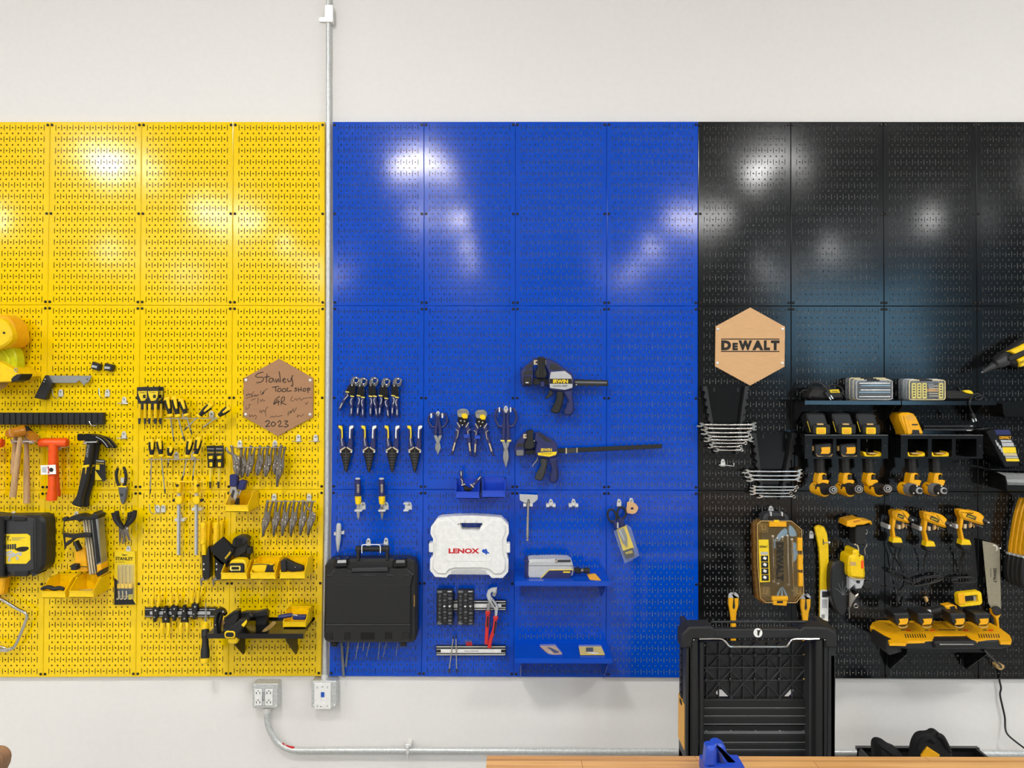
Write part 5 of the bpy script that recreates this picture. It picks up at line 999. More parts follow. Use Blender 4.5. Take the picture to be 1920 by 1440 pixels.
# bit holders and magnetic strips
def magstrip(lbl, x0, x1, y0, y1, txt=None):
    t = Thing('magnetic_strip', lbl, 'tool holder', (x0 + x1) / 2, (y0 + y1) / 2, PB, 'black and silver magnetic strips')
    h = y1 - y0; t.add('bar', 'black_gloss', P(R(x0, y0, x1, y1), PB + .002, .040, .002))
    g = t.add('strip', 'white_plastic', P(R(x0 + 9, y0 + h * .36, x1 - 9, y0 + h * .66), .039, .0415, .0004))
    for f in (.10, .34, .70, .88): t.add('silver_line', 'white_plastic' if f in (.1, .88) else 'light_grey', P(R(x0 + 1, y0 + h * f - .7, x1 - 1, y0 + h * f + .6), .0395, .0408, 0))
    if txt: t.text(*txt, par=g)
magstrip('upper black and silver magnetic strip behind the two bit holders', 819, 949, 1126, 1145); magstrip('lower black and silver magnetic strip with two long bits', 817.5, 948.5, 1211, 1230, ('WALL CONTROL', 884, 1220.8, 28, 2.8, .0418, 'ink'))
def bits(lbl, x):
    t = Thing('bit_holder', lbl, 'bit set', x, 1140, .05, 'black socket bit holders'); d = .075
    t.add('block', 'black_plastic', P(RR(x - 15.5, 1107, x + 15.5, 1172, 2), .042, d, .003))
    for c in range(3):
        n = (14, 10, 8)[c]
        for k in range(n):
            y = 1112.5 + (k + .5) * 55 / n; r = (2.0, 2.5, 3.0)[c]
            t.add('socket', 'gunmetal' if (c + k) % 2 else 'dark_grey', P(EL(x - 9.5 + c * 9.5, y, r * 1.25, r * .85, 8), d - .001, d + .008, .001))
    t.add('end_clip', 'mid_grey', P(RR(x - 14, 1108, x - 5, 1112, 1), d - .001, d + .005, .001)); t.add('end_clip', 'mid_grey', P([(x - 14, 1166), (x - 5, 1169), (x - 8, 1171.5), (x - 14, 1171)], d - .001, d + .005, .001)); t.add('end_clip', 'light_grey', P(R(x + 5, 1108.5, x + 13, 1110.5), d - .001, d + .004, .0005)); t.add('end_clip', 'mid_grey', P(R(x + 6, 1169, x + 13, 1170.5), d - .001, d + .004, .0005))
    for q in (0, 10): t.add('magnet', 'white_plastic', BALL(x - 1 + q, 1137 + q * .02, d + .007, 1.8))
bits('left black bit holder block on the upper magnetic strip', 834); bits('right black bit holder block on the upper magnetic strip', 873)
t = Thing('groove_joint_pliers', 'grey jawed groove joint pliers with red handles at the right end of the strips', 'pliers', 924, 1150, .05); d = .065
t.add('jaw', 'light_grey', P([(912, 1117), (914.5, 1108), (922, 1103.3), (932, 1102.5), (931, 1111), (926, 1113.5), (923.5, 1110), (920, 1113), (920.5, 1119), (930, 1131), (934.5, 1138), (932, 1156), (927.5, 1156), (927.5, 1143), (918, 1130), (914, 1124)], d - .008, d + .008, .003)); t.add('lower_jaw', 'steel', P([(923, 1111), (931.5, 1104), (932, 1112), (928, 1120), (922, 1117)], d - .012, d - .002, .002), P([(913, 1132), (919, 1131), (918, 1150), (912, 1150)], d - .012, d - .002, .002), P([(916, 1124), (921, 1122), (920, 1134), (914, 1136)], d - .012, d - .004, .002))
t.add('pivot', 'chrome', BALL(921.5, 1123.5, d + .008, 2.2, sy=.5)); t.add('slot', 'black_plastic', P(ST([(922, 1127), (929, 1138)], 2.2), d + .007, d + .0088, 0))
for pth in ([(914.5, 1148), (913.5, 1170), (911.5, 1209)], [(929.5, 1157), (926, 1182), (921, 1196), (917, 1216)]):
    g = t.add('handle', 'red_plastic', P(ST(SM(pth, 4, False), 6.6), d - .010, d + .008, .003)); a, b = pth[0], pth[1]
    t.add('grip_inset', 'black_rubber', P(ST([(a[0], a[1] + 8), (b[0] + (a[0] - b[0]) * .2, b[1] + 6)], 3), d + .007, d + .0098, .0005), par=g); t.add('grip_cap', 'red_plastic', P(RR(a[0] - 4.6, a[1] - 1, a[0] + 4.6, a[1] + 5, 2), d - .011, d + .010, .003), par=g)
for n_, (a, b) in enumerate([((850.5, 1191), (841.5, 1262)), ((855, 1191), (856.5, 1262))]):
    t = Thing('long_bit', f'{["left", "right"][n_]} of two long silver bits crossing the lower magnetic strip', 'bit', (a[0] + b[0]) / 2, 1226, .045, 'long silver bits')
    q = lambda f: (a[0] + (b[0] - a[0]) * f, a[1] + (b[1] - a[1]) * f, .046)
    t.add('shaft', 'chrome', TB([q(.08), q(.92)], 1.4, .046)); t.add('tip', 'black_plastic', TB([q(0), q(.09)], [.8, 1.7], .046)); t.add('shank', 'dark_grey', TB([q(.88), q(1)], [1.8, 1.2], .046))
for i in range(4):
    x = 875.5 + i * 3; t = Thing('driver_bit', f'{OB[i]} red collared driver bit from the left above the lower magnetic strip', 'bit', x, 1205, .035, 'red collared bits')
    t.add('collar', 'red_plastic', TB([(x - 1, 1203.5, .034), (x, 1211, .034)], [1.1, 1.3], .034)); t.add('tip', 'steel', TB([(x - 1.5, 1199, .034), (x - 1, 1204, .034)], [.5, .8], .034))
for i, (a, b, r) in enumerate([((640, 1196), (644.5, 1269), 2.6), ((654.5, 1196), (648.5, 1250), 2.1), ((673.5, 1196), (667, 1234), 1.0), ((684, 1196), (680.5, 1221), .8), ((695, 1196), (687, 1231), .8), ((713, 1196), (709, 1234), .9), ((727, 1196), (718, 1232), .7), ((747.5, 1196), (742, 1231), .6)]):
    t = Thing('hex_key', f'{["first", "second", "third", "fourth", "fifth", "sixth", "seventh", "eighth"][i]} hex key from the left hanging below the black case{", the longest" if i == 0 else ""}', 'hex key', a[0], 1215, .03, 'hex keys below the case')
    t.add('shaft', 'mid_grey' if i < 2 else 'steel', TB([a + (.032,), b + (.034,)], r, .033, 6)); t.add('short_arm', 'mid_grey' if i < 2 else 'steel', TB([a + (.032,), (a[0] + 1, a[1] - 6, .034)], r, .033, 6))
# scraper
t = Thing('scraper', 'chrome scraper with a wide white blade on the third blue column', 'scraper', 990, 960, .05); d = .055
t.add('blade', 'light_grey', P([(974, 926.5), (1008.5, 928), (1008, 937), (998.5, 944.5), (983, 942.5), (974.5, 938)], d - .001, d + .002, .0006)); t.add('neck', 'dark_grey', P([(989, 937), (992.5, 936), (994, 943), (988, 943)], d + .0015, d + .004, .001))
t.add('handle', 'chrome', LA((990.5, 938, d + .004), (988.8, 1009, d), [(0, 1.6), (.1, 2.4), (.4, 2.3), (.8, 3), (.9, 3), (1, 2)])); t.add('knob', 'chrome', LA((988.8, 1006, d), (988.8, 1014, d), [(0, 1.8), (.3, 1.6), (.5, 3), (1, 2.6)]))
# packaged snips and letter
t = Thing('packaged_snips', 'navy handled snips in a clear package with yellow card in the fourth blue column', 'snips', 1170, 990, .05); d = .055
t.add('handle_loop', 'black_rubber', TB([(1147.5 + 8.5 * math.cos(a) * .95 + 2 * math.sin(a), 967 + 12 * math.sin(a), d) for a in [2 * math.pi * k / 20 for k in range(21)]], 2.0, d)); t.add('handle_loop', 'black_rubber', TB([(1165.5 + 8 * math.cos(a), 962 + 11 * math.sin(a), d) for a in [2 * math.pi * k / 20 for k in range(21)]], 2.0, d))
t.add('handle_neck', 'navy', P([(1149, 977), (1156, 974), (1160, 990), (1153, 992)], d - .008, d + .008, .003), P([(1159, 972), (1168, 970), (1172, 986), (1162, 989)], d - .01, d + .006, .003)); t.add('neck_bar', 'light_grey', P(RR(1157, 980, 1160, 991, 1), d, d + .010, .001))
t.add('card', 'yellow_card', P([(1156, 993), (1174, 985), (1189, 1028), (1169, 1036)], d - .006, d - .004, 0)); t.add('card_print', 'ink', P([(1168, 1033), (1187, 1026.5), (1190, 1043), (1174, 1049)], d - .004, d - .003, 0)); t.text('WISS', 1179, 1036, 14, 5, d - .0028, 'yellow_card', -16, .03)
t.add('blade', 'steel', P([(1158, 995), (1170, 990), (1176, 1008), (1176.5, 1027), (1168, 1018), (1163, 1005)], d - .001, d + .004, .001)); t.add('blade_mark', 'light_grey', P([(1160, 994), (1163, 993), (1172, 1012), (1170, 1014)], d + .0035, d + .0048, 0))
t.add('blister', 'clear_plastic', P([(1152, 998), (1177, 985), (1184, 990), (1199.5, 1041), (1172, 1057)], d - .012, d + .02, .003)); t.add('blister_rim', 'clear_plastic', TB([(1152, 998, d), (1172, 1056.5, d), (1199, 1041, d)], .9, d))
t = Thing('wooden_letter', 'small wooden letter D beside the packaged snips', 'letter', 1184, 953, .04)
t.add('letter', 'kraft', PH(SM([(1177, 941), (1184, 942), (1191, 944), (1196, 950), (1195.5, 957), (1190, 963), (1181, 963), (1174.5, 959.5), (1175.5, 950)], 3), [SM([(1183, 952), (1186.5, 951), (1188.5, 954), (1186, 956), (1183, 955)], 2)], .035, .043))
# shelves
shelf('upper blue metal shelf carrying a silver torch', 'wall_shelf', 'blue_paint', 964.5, 1133, 1067, brk=[975, 1126], bh=.115)
shelf('lower blue metal shelf carrying two blister packs', 'wall_shelf', 'blue_paint', 965, 1138, 1204, brk=[976, 1130])
t = Thing('cordless_gun', 'silver and navy cordless gun body with black nozzle on the upper blue shelf', 'power tool', 1030, 1080, .13); d = .17
t.add('body', 'light_grey', P([(988, 1052), (996, 1049.5), (1042, 1048.5), (1066, 1049.5), (1073, 1054), (1076, 1066), (1074, 1080), (1060, 1087), (990, 1086.5), (986, 1078), (987, 1060)], .09, d, .010)); t.add('body_seam', 'mid_grey', P(R(990, 1060, 1074, 1061.2), d - .001, d + .001, 0))
t.add('rear_cap', 'navy', P(RR(984, 1051, 992.5, 1086, 3), .085, d + .002, .006)); t.add('side_panel', 'navy', P([(1030, 1070), (1074, 1069.5), (1069, 1084), (1062, 1087), (1014, 1087)], d - .002, d + .003, .001)); t.add('yellow_stripe', 'yellow_card', TB([(1012, 1086, d + .003), (1029, 1069, d + .003), (1075, 1068.6, d + .003)], .7, d)); t.add('label', 'yellow_card', P(R(1056, 1071.5, 1069, 1074), d + .0025, d + .0042, 0))
t.add('top_switch', 'dark_grey', P(RR(1046, 1050, 1070, 1054, 1), d - .002, d + .004, .001)); t.add('top_switch_knob', 'chrome', P(R(1041, 1048.5, 1045, 1056), d - .002, d + .005, .001))
t.add('nozzle', 'nickel', LA((1075, 1069, .135), (1097, 1070, .14), [(0, 4), (.2, 6), (.3, 3), (.5, 3), (.55, 5), (.8, 5), (1, 4)])); t.add('valve', 'black_gloss', P([(1077, 1066), (1084, 1064), (1090, 1068), (1088, 1077), (1080, 1075)], .14, .155, .003)); t.add('tip', 'black_rubber', LA((1094, 1069.5, .14), (1106, 1070, .143), [(0, 4.6), (.5, 5.8), (1, 5.2)]))
one('tag_card', 'yellow card lying at the right end of the upper blue shelf', 'card', 'orange_yellow', SLAB([(1100, 1076, .13), (1116, 1075, .13), (1127, 1088, .205), (1107, 1089, .205)], .001))
def flatpack(lbl, base, mtc, q, items):
    t = Thing('blister_pack', lbl, 'package', base[0], base[1], .15, 'blister packs on the lower blue shelf')
    t.add('card', mtc, SLAB(q, .0015)); c = [(a[0] + (b - a[0]) * 0, a[1] - 1.2, a[2]) for a, b in zip(q, [0] * 4)]
    t.add('blister', 'clear_plastic', SLAB([(x, y - 3, d) for x, y, d in q], .006))
    for nm, mt, pts in items: t.add(nm, mt, SLAB(pts, .004))
flatpack('left blister pack with dark tools on the lower blue shelf', (1035, 1220), 'kraft', [(1012, 1211, .08), (1041, 1210.5, .08), (1054, 1226, .17), (1030, 1227.5, .17)], [('tool', 'navy', [(1026, 1214, .10), (1032, 1214, .1), (1048, 1222, .16), (1040, 1224, .16)]), ('tool', 'light_grey', [(1022, 1217, .11), (1026, 1217, .11), (1036, 1224, .16), (1032, 1225, .16)])])
flatpack('right blister pack with yellow card on the lower blue shelf', (1110, 1220), 'yellow_card', [(1085, 1212, .09), (1127, 1212, .09), (1134, 1227.5, .18), (1088, 1227.5, .18)], [('tool', 'black_plastic', [(1099, 1214, .11), (1112, 1214, .11), (1112, 1221, .15), (1099, 1221, .15)]), ('tool', 'white_plastic', [(1100, 1222, .15), (1112, 1222, .15), (1122, 1224, .17), (1110, 1225, .17)])])
# ================================================================== tools on the black panels
t = Thing('hexagon_sign', 'tan wooden hexagon with dark cut lettering on the black panels', 'sign', 1406, 650, PB)
hexsign(t, 'kraft', [(1407, 576.5), (1472, 612.5), (1471, 687.5), (1406.5, 723), (1341, 687), (1342, 612)], [(1346, 617.3), (1467.5, 616.8), (1345.3, 681), (1467, 681)])
for s_, cx, w, h, cy in (('D', 1361.5, 18.5, 18.5, 647.5), ('E', 1378.5, 10, 14, 649.7), ('W', 1397.5, 25.5, 18.5, 647.5), ('A', 1421, 21, 18.5, 647.5), ('L', 1438, 11.5, 18.5, 647.5), ('T', 1453.5, 16, 18.5, 647.5)):
    t.text(s_, cx, cy, w, h, .0336, 'ink', 0, .07)
for y in (635.8, 659): t.add('lettering_bar', 'ink', P(R(1352, y - .9, 1461.5, y + .9), .0325, .0336, 0))
# wrench racks
def wrench(lbl, xl, xr, y, d, ring, grp, big=1.0):
    t = Thing('combination_wrench', lbl, 'wrench', (xl + xr) / 2, y, d, grp); b = big
    t.add('shaft', 'chrome', TB([(xl + 13 * b, y - .2, d), ((xl + xr) / 2, y + .3, d), (xr - 7 * b, y, d)], [1.9 * b, 1.35 * b, 1.9 * b], d, 8, .6))
    t.add('open_jaw', 'chrome', P(SM([(xl + 15 * b, y - 1.5), (xl + 12 * b, y - 3.6 * b), (xl + 7 * b, y - 4 * b), (xl + 5.5 * b, y - 2.5 * b), (xl + 8.5 * b, y - .4), (xl + 6 * b, y + 1.4 * b), (xl + 1.5 * b, y + .6 * b), (xl, y + 2.4 * b), (xl + 4 * b, y + 4.4 * b), (xl + 10 * b, y + 4 * b), (xl + 14 * b, y + 1.6)], 2), d - .003, d + .004, .0015))
    if ring: t.add('ring_end', 'chrome', TB([(xr - 4.2 * b + 3.2 * b * math.cos(a), y + 3 * b * math.sin(a), d) for a in [2 * math.pi * k / 16 for k in range(17)]], 1.3 * b, d))
    else: t.add('open_jaw', 'chrome', P(SM([(xr - 11 * b, y - 1.5), (xr - 8 * b, y - 4 * b), (xr - 3 * b, y - 5 * b), (xr, y - 3.4 * b), (xr - 4 * b, y - 1 * b), (xr - 4 * b, y + 1 * b), (xr, y + 2 * b), (xr - 2 * b, y + 4.2 * b), (xr - 7 * b, y + 4 * b), (xr - 10 * b, y + 1.6)], 2), d - .003, d + .004, .0015))
def wrack(lbl, L0, R0, L1, R1, yt, yb):
    t = Thing('wrench_rack', lbl, 'tool holder', (L0 + R0) / 2, (yt + yb) / 2, PB, 'black wrench racks')
    t.add('plate', 'black_paint', P([(L0 + 3, yt), (R0 - 3, yt), (R1 - 3, yb), (L1 + 3, yb)], PB + .0055, PB + .008, .0005))
    for x in (L0 + 18, R0 - 18): t.add('keyhole', 'black_rubber', P([(x - 1, yt + 2), (x + 1, yt + 2), (x + 2, yt + 10), (x - 2, yt + 10)], PB + .0075, PB + .0088, 0))
    n = 9
    for s, a, b in ((1, (L0, yt), (L1, yb)), (-1, (R0, yt), (R1, yb))):
        pts = [(a[0] + 5 * s * 0, a[1]), ]
        out = []
        for i in range(n):
            f = i / n; x = a[0] + (b[0] - a[0]) * f; y = a[1] + (b[1] - a[1]) * f; h = (b[1] - a[1]) / n
            out += [(x - 2.5 * s, y), (x - 3.2 * s, y + h * .55), (x + 1.2 * s, y + h * .72), (x + 1.2 * s, y + h)]
        pol = out + [(b[0] + 4 * s, b[1]), (a[0] + 5 * s, a[1])]
        t.add('toothed_rail', 'black_plastic', P(pol, PB + .004, .055, .0008))
wrack('left black wrench rack below the tan hexagon sign', 1321, 1402, 1343, 1383, 724, 852); wrack('right black wrench rack, lower and right of the first', 1413, 1492, 1430, 1466, 812, 937)
ORW = ['topmost', 'second from the top', 'third from the top', 'fourth from the top', 'fifth from the top', 'sixth from the top', 'seventh from the top', 'lowest']
for i, (xl, xr, y, rg) in enumerate([(1306, 1420, 796.5, 0), (1314, 1420, 803.5, 0), (1315, 1411, 811.5, 0), (1321, 1410, 819, 1), (1319, 1414, 825, 0), (1329, 1401, 831, 1), (1327, 1392, 837.5, 1), (1338, 1394, 844, 1)]):
    wrench(f'{ORW[i]} chrome wrench on the left wrench rack', xl, xr, y, .062 - .001 * i, rg, 'chrome wrenches on the left rack', 1.0 if i < 5 else .8)
for i, (xl, xr, y, rg) in enumerate([(1392, 1506, 884, 0), (1397, 1505, 892, 0), (1400, 1503, 899.5, 0), (1406, 1498, 913, 1), (1406, 1494, 919, 1), (1406, 1486, 925, 1), (1419, 1492, 931, 1)]):
    wrench(f'{ORW[i] if i < 6 else "lowest"} chrome wrench on the right wrench rack', xl, xr, y, .062 - .001 * i, rg, 'chrome wrenches on the right rack', 1.0 if i < 3 else .85)
# long shelf near eye level
DS = .15
def flatshelf(lbl, xl, xr, yf, brk):
    d = PB + DS; a, b = W(xl, yf, d), W(xr, yf, d); z = (a.z + b.z) / 2
    t = Thing('wall_shelf', lbl, 'shelf', (xl + xr) / 2, yf, PB)
    t.add('board', 'black_paint', BX(a.x, b.x, -d, -PB - .001, z - .002, z)); t.add('front_lip', 'black_paint', PW([(-d + .0005, z + .0005), (-d - .0008, z + .0005), (-d - .00185, z - .0165), (-d + .0005, z - .0165)], 'x', a.x, b.x)); t.add('back_flange', 'black_paint', BX(a.x, b.x, -PB - .005, -PB - .003, z - .02, z))
    for x in brk:
        c = W(x, yf, PB).x
        t.add('bracket', 'black_plastic', PW([(-PB - .001, z - .002), (-PB - DS * .85, z - .002), (-PB - DS * .8, z - .02), (-PB - .045, z - .08), (-PB - .02, z - .095), (-PB - .001, z - .085)], 'x', c - .001, c + .001))
    return z
flatshelf('left black shelf carrying a charger and a clear bit case stack', 1509, 1689, 751.5, [1490, 1655]); flatshelf('right black shelf carrying a clear bit case stack and a corded charger', 1691, 1868, 752, [1667, 1812])
t = Thing('charger', 'black battery charger with wrapped cord at the left end of the long shelf', 'charger', 1550, 748, .12)
t.add('body', 'black_rubber', P(SM([(1520, 748), (1522, 736), (1530, 729), (1542, 727), (1556, 728), (1570, 730), (1579, 736), (1581, 749), (1550, 751)], 3), .07, .16, .012)); t.add('cord', 'black_plastic', TB(SM([(1512, 744, .1), (1516, 728, .11), (1526, 719, .13), (1538, 718, .15), (1548, 727, .165), (1556, 741, .17)], 4, False), 1.7, .13))
t.add('cord_loop', 'black_plastic', TB(SM([(1545, 727, .13), (1556, 722, .12), (1570, 723, .11), (1580, 731, .11), (1576, 745, .12)], 4, False), 1.5, .12), ); t.add('cord_loop', 'black_plastic', TB(SM([(1500, 744, .08), (1503, 734, .09), (1512, 732, .1), (1516, 740, .1), (1510, 748, .1)], 4, False), 1.6, .1))
t.add('label', 'yellow_card', P([(1555.5, 731), (1573, 730), (1575, 736.5), (1557.5, 736.5)], .155, .163, .001)); t.text('DEWALT', 1566, 733.8, 13, 3, .1635, 'ink', 2, .01)
t.add('plug', 'black_plastic', P([(1546, 736), (1551, 733), (1558, 743), (1552, 746)], .16, .175, .002)); t.add('prong', 'zinc', P([(1553, 744), (1555, 743), (1559, 749), (1557.5, 750)], .166, .17, 0)); t.add('prong', 'zinc', P([(1557, 742), (1559, 741), (1563, 747.5), (1561.5, 748.5)], .166, .17, 0))
def bitcase(lbl, x0, y0, x1, y1, d0, d1, frame, grp, ins=None):
    t = Thing('bit_case', lbl, 'bit case', (x0 + x1) / 2, y1, (d0 + d1) / 2, grp)
    t.add('case', 'clear_plastic', P(RR(x0, y0, x1, y1, 5), d0, d1, .004)); frame = 'cream_rim' if frame == 'pale_yellow' else frame; e = [(p[0], p[1], d1 - .002) for p in RR(x0 + 1, y0 + 1, x1 - 1, y1 - 1, 4)]; t.add('rim', frame, TB(e + [e[0]], .9, d1)); e2 = [(p[0], p[1], d0 + .006) for p in RR(x0 + 1, y0 + 1, x1 - 1, y1 - 1, 4)]; t.add('rim', frame, TB(e2 + [e2[0]], .8, d0))
    xm = (x0 + x1) / 2; t.add('latch', 'black_plastic', P(RR(xm - 14, y0 - .5, xm + 10, y0 + 3, 1), d1 - .012, d1 + .001, .001))
    if ins == 'bars':
        for k in range(7):
            y = y0 + 7 + k * (y1 - y0 - 11) / 6.5; t.add('drill_bit', ('steel', 'sky_blue', 'dark_grey')[k % 3], TB([(x0 + 6 + (k % 2) * 3, y, d1 - .009), (xm, y, d1 - .009), (x1 - 5, y, d1 - .009)], [1.1, 1.8 - .08 * k, 1.2], d1))
        t.add('tray', 'dark_grey', P(R(x0 + 4, y0 + 5, x1 - 4, y1 - 3), d0 + .004, d0 + .008, 0))
    if ins == 'cols':
        t.add('tray', 'dark_grey', P(R(x0 + 4, y0 + 5, x1 - 4, y1 - 3), d0 + .004, d0 + .008, 0))
        for cx in (x0 + 10, x0 + 20, x0 + 30, x1 - 8):
            t.add('bit_rack', 'pale_yellow', P(RR(cx - 4, y0 + 6, cx + 4, y1 - 3, 1), d1 - .014, d1 - .008, .001))
            for k in range(5): t.add('bit', 'ink', P(R(cx - 1.6, y0 + 9 + k * 5, cx + 1.6, y0 + 11.5 + k * 5), d1 - .008, d1 - .006, 0))
        for k in range(5): t.add('long_bit', 'cream', TB([(x0 + 38, y0 + 12 + k * 4.6, d1 - .009), (x1 - 14, y0 + 12 + k * 4.6, d1 - .009)], .9, d1))
        t.add('label', 'mid_grey', P(R(x0 + 37, y0 + 7, x0 + 47, y0 + 15), d1 - .01, d1 - .007, 0))
        t.text('DEWALT', x0 + 45, y0 + 20, 22, 5, d1 - .0065, 'orange_yellow', 0, .02)
GB = 'clear bit cases on the long shelf'
bitcase('rear case of the left stack of clear bit cases', 1592, 708, 1663, 750, .03, .07, 'pale_yellow', GB); bitcase('middle case of the left stack of clear bit cases', 1599, 710, 1669, 750, .075, .112, 'pale_yellow', GB); bitcase('front case of the left clear stack, full of drill bits', 1605, 712, 1674, 750, .116, .158, 'light_grey', GB, 'bars')
bitcase('rear case of the right stack of clear bit cases', 1693, 710, 1761, 750, .03, .07, 'light_grey', GB); bitcase('middle case of the right stack of clear bit cases', 1699, 711, 1767, 750.5, .075, .112, 'light_grey', GB); bitcase('front case of the right clear stack, filled with yellow bit racks', 1704, 712, 1773, 750.5, .116, .158, 'pale_yellow', GB, 'cols')
t = Thing('charger', 'black charger with yellow strip and hanging cord at the right of the bit cases', 'charger', 1800, 748, .12)
t.add('body', 'black_rubber', P(SM([(1775, 750), (1774, 738), (1781, 733), (1793, 733), (1808, 734), (1820, 737), (1825, 743), (1824, 751), (1800, 751)], 3), .06, .15, .010)); t.add('label', 'yellow_card', P(SM([(1807, 733), (1818, 731.5), (1825, 736), (1824, 739), (1812, 737)], 2), .13, .153, .002)); t.add('fin', 'black_plastic', P([(1796, 726), (1800, 727), (1808, 736), (1802, 737)], .12, .14, .002))
t.add('cord_bundle', 'dark_grey', TB(SM([(1822, 742, .12), (1832, 738, .11), (1842, 744, .12), (1836, 750, .13), (1828, 746, .13), (1838, 742, .13), (1850, 748, .11)], 4, False), 1.2, .12)); t.add('cord', 'black_plastic', TB(SM([(1824, 744, .155), (1819, 750, .178), (1818, 760, .18), (1821, 770, .17), (1825, 777, .16)], 4, False), 1.5, .17))
t.add('plug', 'black_plastic', P([(1821, 776), (1827, 774), (1831, 784), (1825, 786)], .15, .165, .002)); t.add('prong', 'zinc', P([(1822.5, 784), (1824.5, 783.5), (1827, 791), (1825, 791.5)], .156, .16, 0)); t.add('prong', 'zinc', P([(1827.5, 783), (1829.5, 782.5), (1832, 789.5), (1830, 790)], .156, .16, 0))
# drill docks
def dock(lbl, x0, x1, wins, yt=815.5, yb=860):
    df = .165; t = Thing('drill_dock', lbl, 'tool holder', (x0 + x1) / 2, yt, PB, 'black drill docks')
    t.add('front_plate', 'black_paint', PH(R(x0, yt, x1, yb), [R(a, 823, b, 856) for a, b in wins], df - .002, df))
    a, b = W(x0, yt, df), W(x1, yt, df)
    xs = [a.x] + sum([[W(p, yt, df).x, W(q, yt, df).x] for p, q in wins], []) + [b.x]
    t.add('top_shelf', 'black_paint', BX(a.x, b.x, -df, -PB - .001, a.z - .002, a.z)); t.add('top_edge', 'mid_grey', BX(a.x, b.x, -df - .001, -df + .001, a.z - .0012, a.z + .0012))
    t.add('rear_plate', 'black_paint', BX(a.x + .01, b.x - .03, -PB - .007, -PB - .005, a.z - .155, a.z))
    for i in range(0, len(xs) - 1, 2): 
        xm = (xs[i] + xs[i + 1]) / 2; t.add('divider', 'black_paint', BX(xm - .001, xm + .001, -df + .002, -PB - .002, W(0, 856, df).z, a.z - .002))
    for x in (x0 + 5, x1 - 5): t.add('slot_hole', 'black_rubber', P(EL(x, 836, 1.8, n=10), df - .0005, df + .0006, 0))
    return a.z
dock('left black drill dock with three hanging drills', 1509, 1665, [(1523, 1562), (1568, 1607), (1613, 1653)]); dock('right black drill dock with two hanging impact drivers', 1689, 1843, [(1702, 1740), (1747, 1785), (1792, 1831)])
def battery_top(lbl, x, grp='black batteries on the left drill dock'):
    t = Thing('battery', lbl, 'battery', x, 812, .11, grp); d = .15
    t.add('case', 'black_plastic', P([(x - 27, 776), (x - 22, 774.5), (x + 4, 775), (x + 7, 778), (x + 14, 800), (x + 17, 813), (x - 15, 814), (x - 20, 805), (x - 28, 782)], .06, d - .01, .006)); t.add('front', 'black_rubber', P(RR(x - 16, 796, x + 17, 814.5, 3), .1, d, .004))
    t.add('release_button', 'yellow_plastic', P(RR(x - 9.5, 801.5, x + 8.5, 814.3, 2), d - .002, d + .005, .0015)); t.add('button_face', 'orange_yellow', P(RR(x - 6.5, 804, x + 5.5, 811.5, 1), d + .004, d + .0065, .0008)); t.add('badge', 'tan', P(RR(x - 8, 794, x + 4, 797, 1), d - .008, d + .002, .0008)); t.add('edge_stripe', 'yellow_card', TB([(x - 27, 790, d - .012), (x - 21, 810, d - .008)], .45, d))
battery_top('left black battery with yellow button on the left drill dock', 1540.5); battery_top('middle black battery with yellow button on the left drill dock', 1588.5); battery_top('right black battery with yellow button on the left drill dock', 1634)
t = Thing('battery_adapter', 'yellow battery cover with dark opening on the right drill dock', 'battery', 1708, 813, .11); d = .15
t.add('shell', 'orange_yellow', P([(1686, 778), (1692, 774), (1705, 773.5), (1714, 776), (1720, 784), (1727, 800), (1732, 811), (1731, 815), (1699, 815), (1697, 808), (1688, 788)], .06, d, .007)); t.add('side_edge', 'orange_yellow', P([(1694, 779), (1698, 777), (1709, 806), (1709, 814.5), (1703, 815)], d - .002, d + .004, .002)); t.add('opening', 'black_plastic', P([(1711, 806), (1723, 806), (1725, 815), (1711, 815)], d - .001, d + .002, .0005)); t.add('vent', 'black_plastic', P(RR(1710, 795, 1721, 797.5, .8), d - .001, d + .0015, 0))
for k in range(5): t.add('rib', 'tan', TB([(1693 + k * .8, 781 + k * 2, d + .0005), (1712 + k * 1.2, 778 + k * 2.2, d + .0005)], .35, d))
t = Thing('battery_rail', 'empty dark slide rails on the right drill dock', 'rail', 1778, 800, PB)
for y in (797, 803.5): t.add('rail', 'dark_grey', P(R(1732, y, 1826, y + 4.5), PB + .002, .06, .002))
t.add('end_tab', 'light_grey', P(R(1819, 798, 1824, 800), .059, .063, .0005)); t.add('end_tab', 'light_grey', P(R(1813, 806, 1822, 808), .059, .063, .0005))
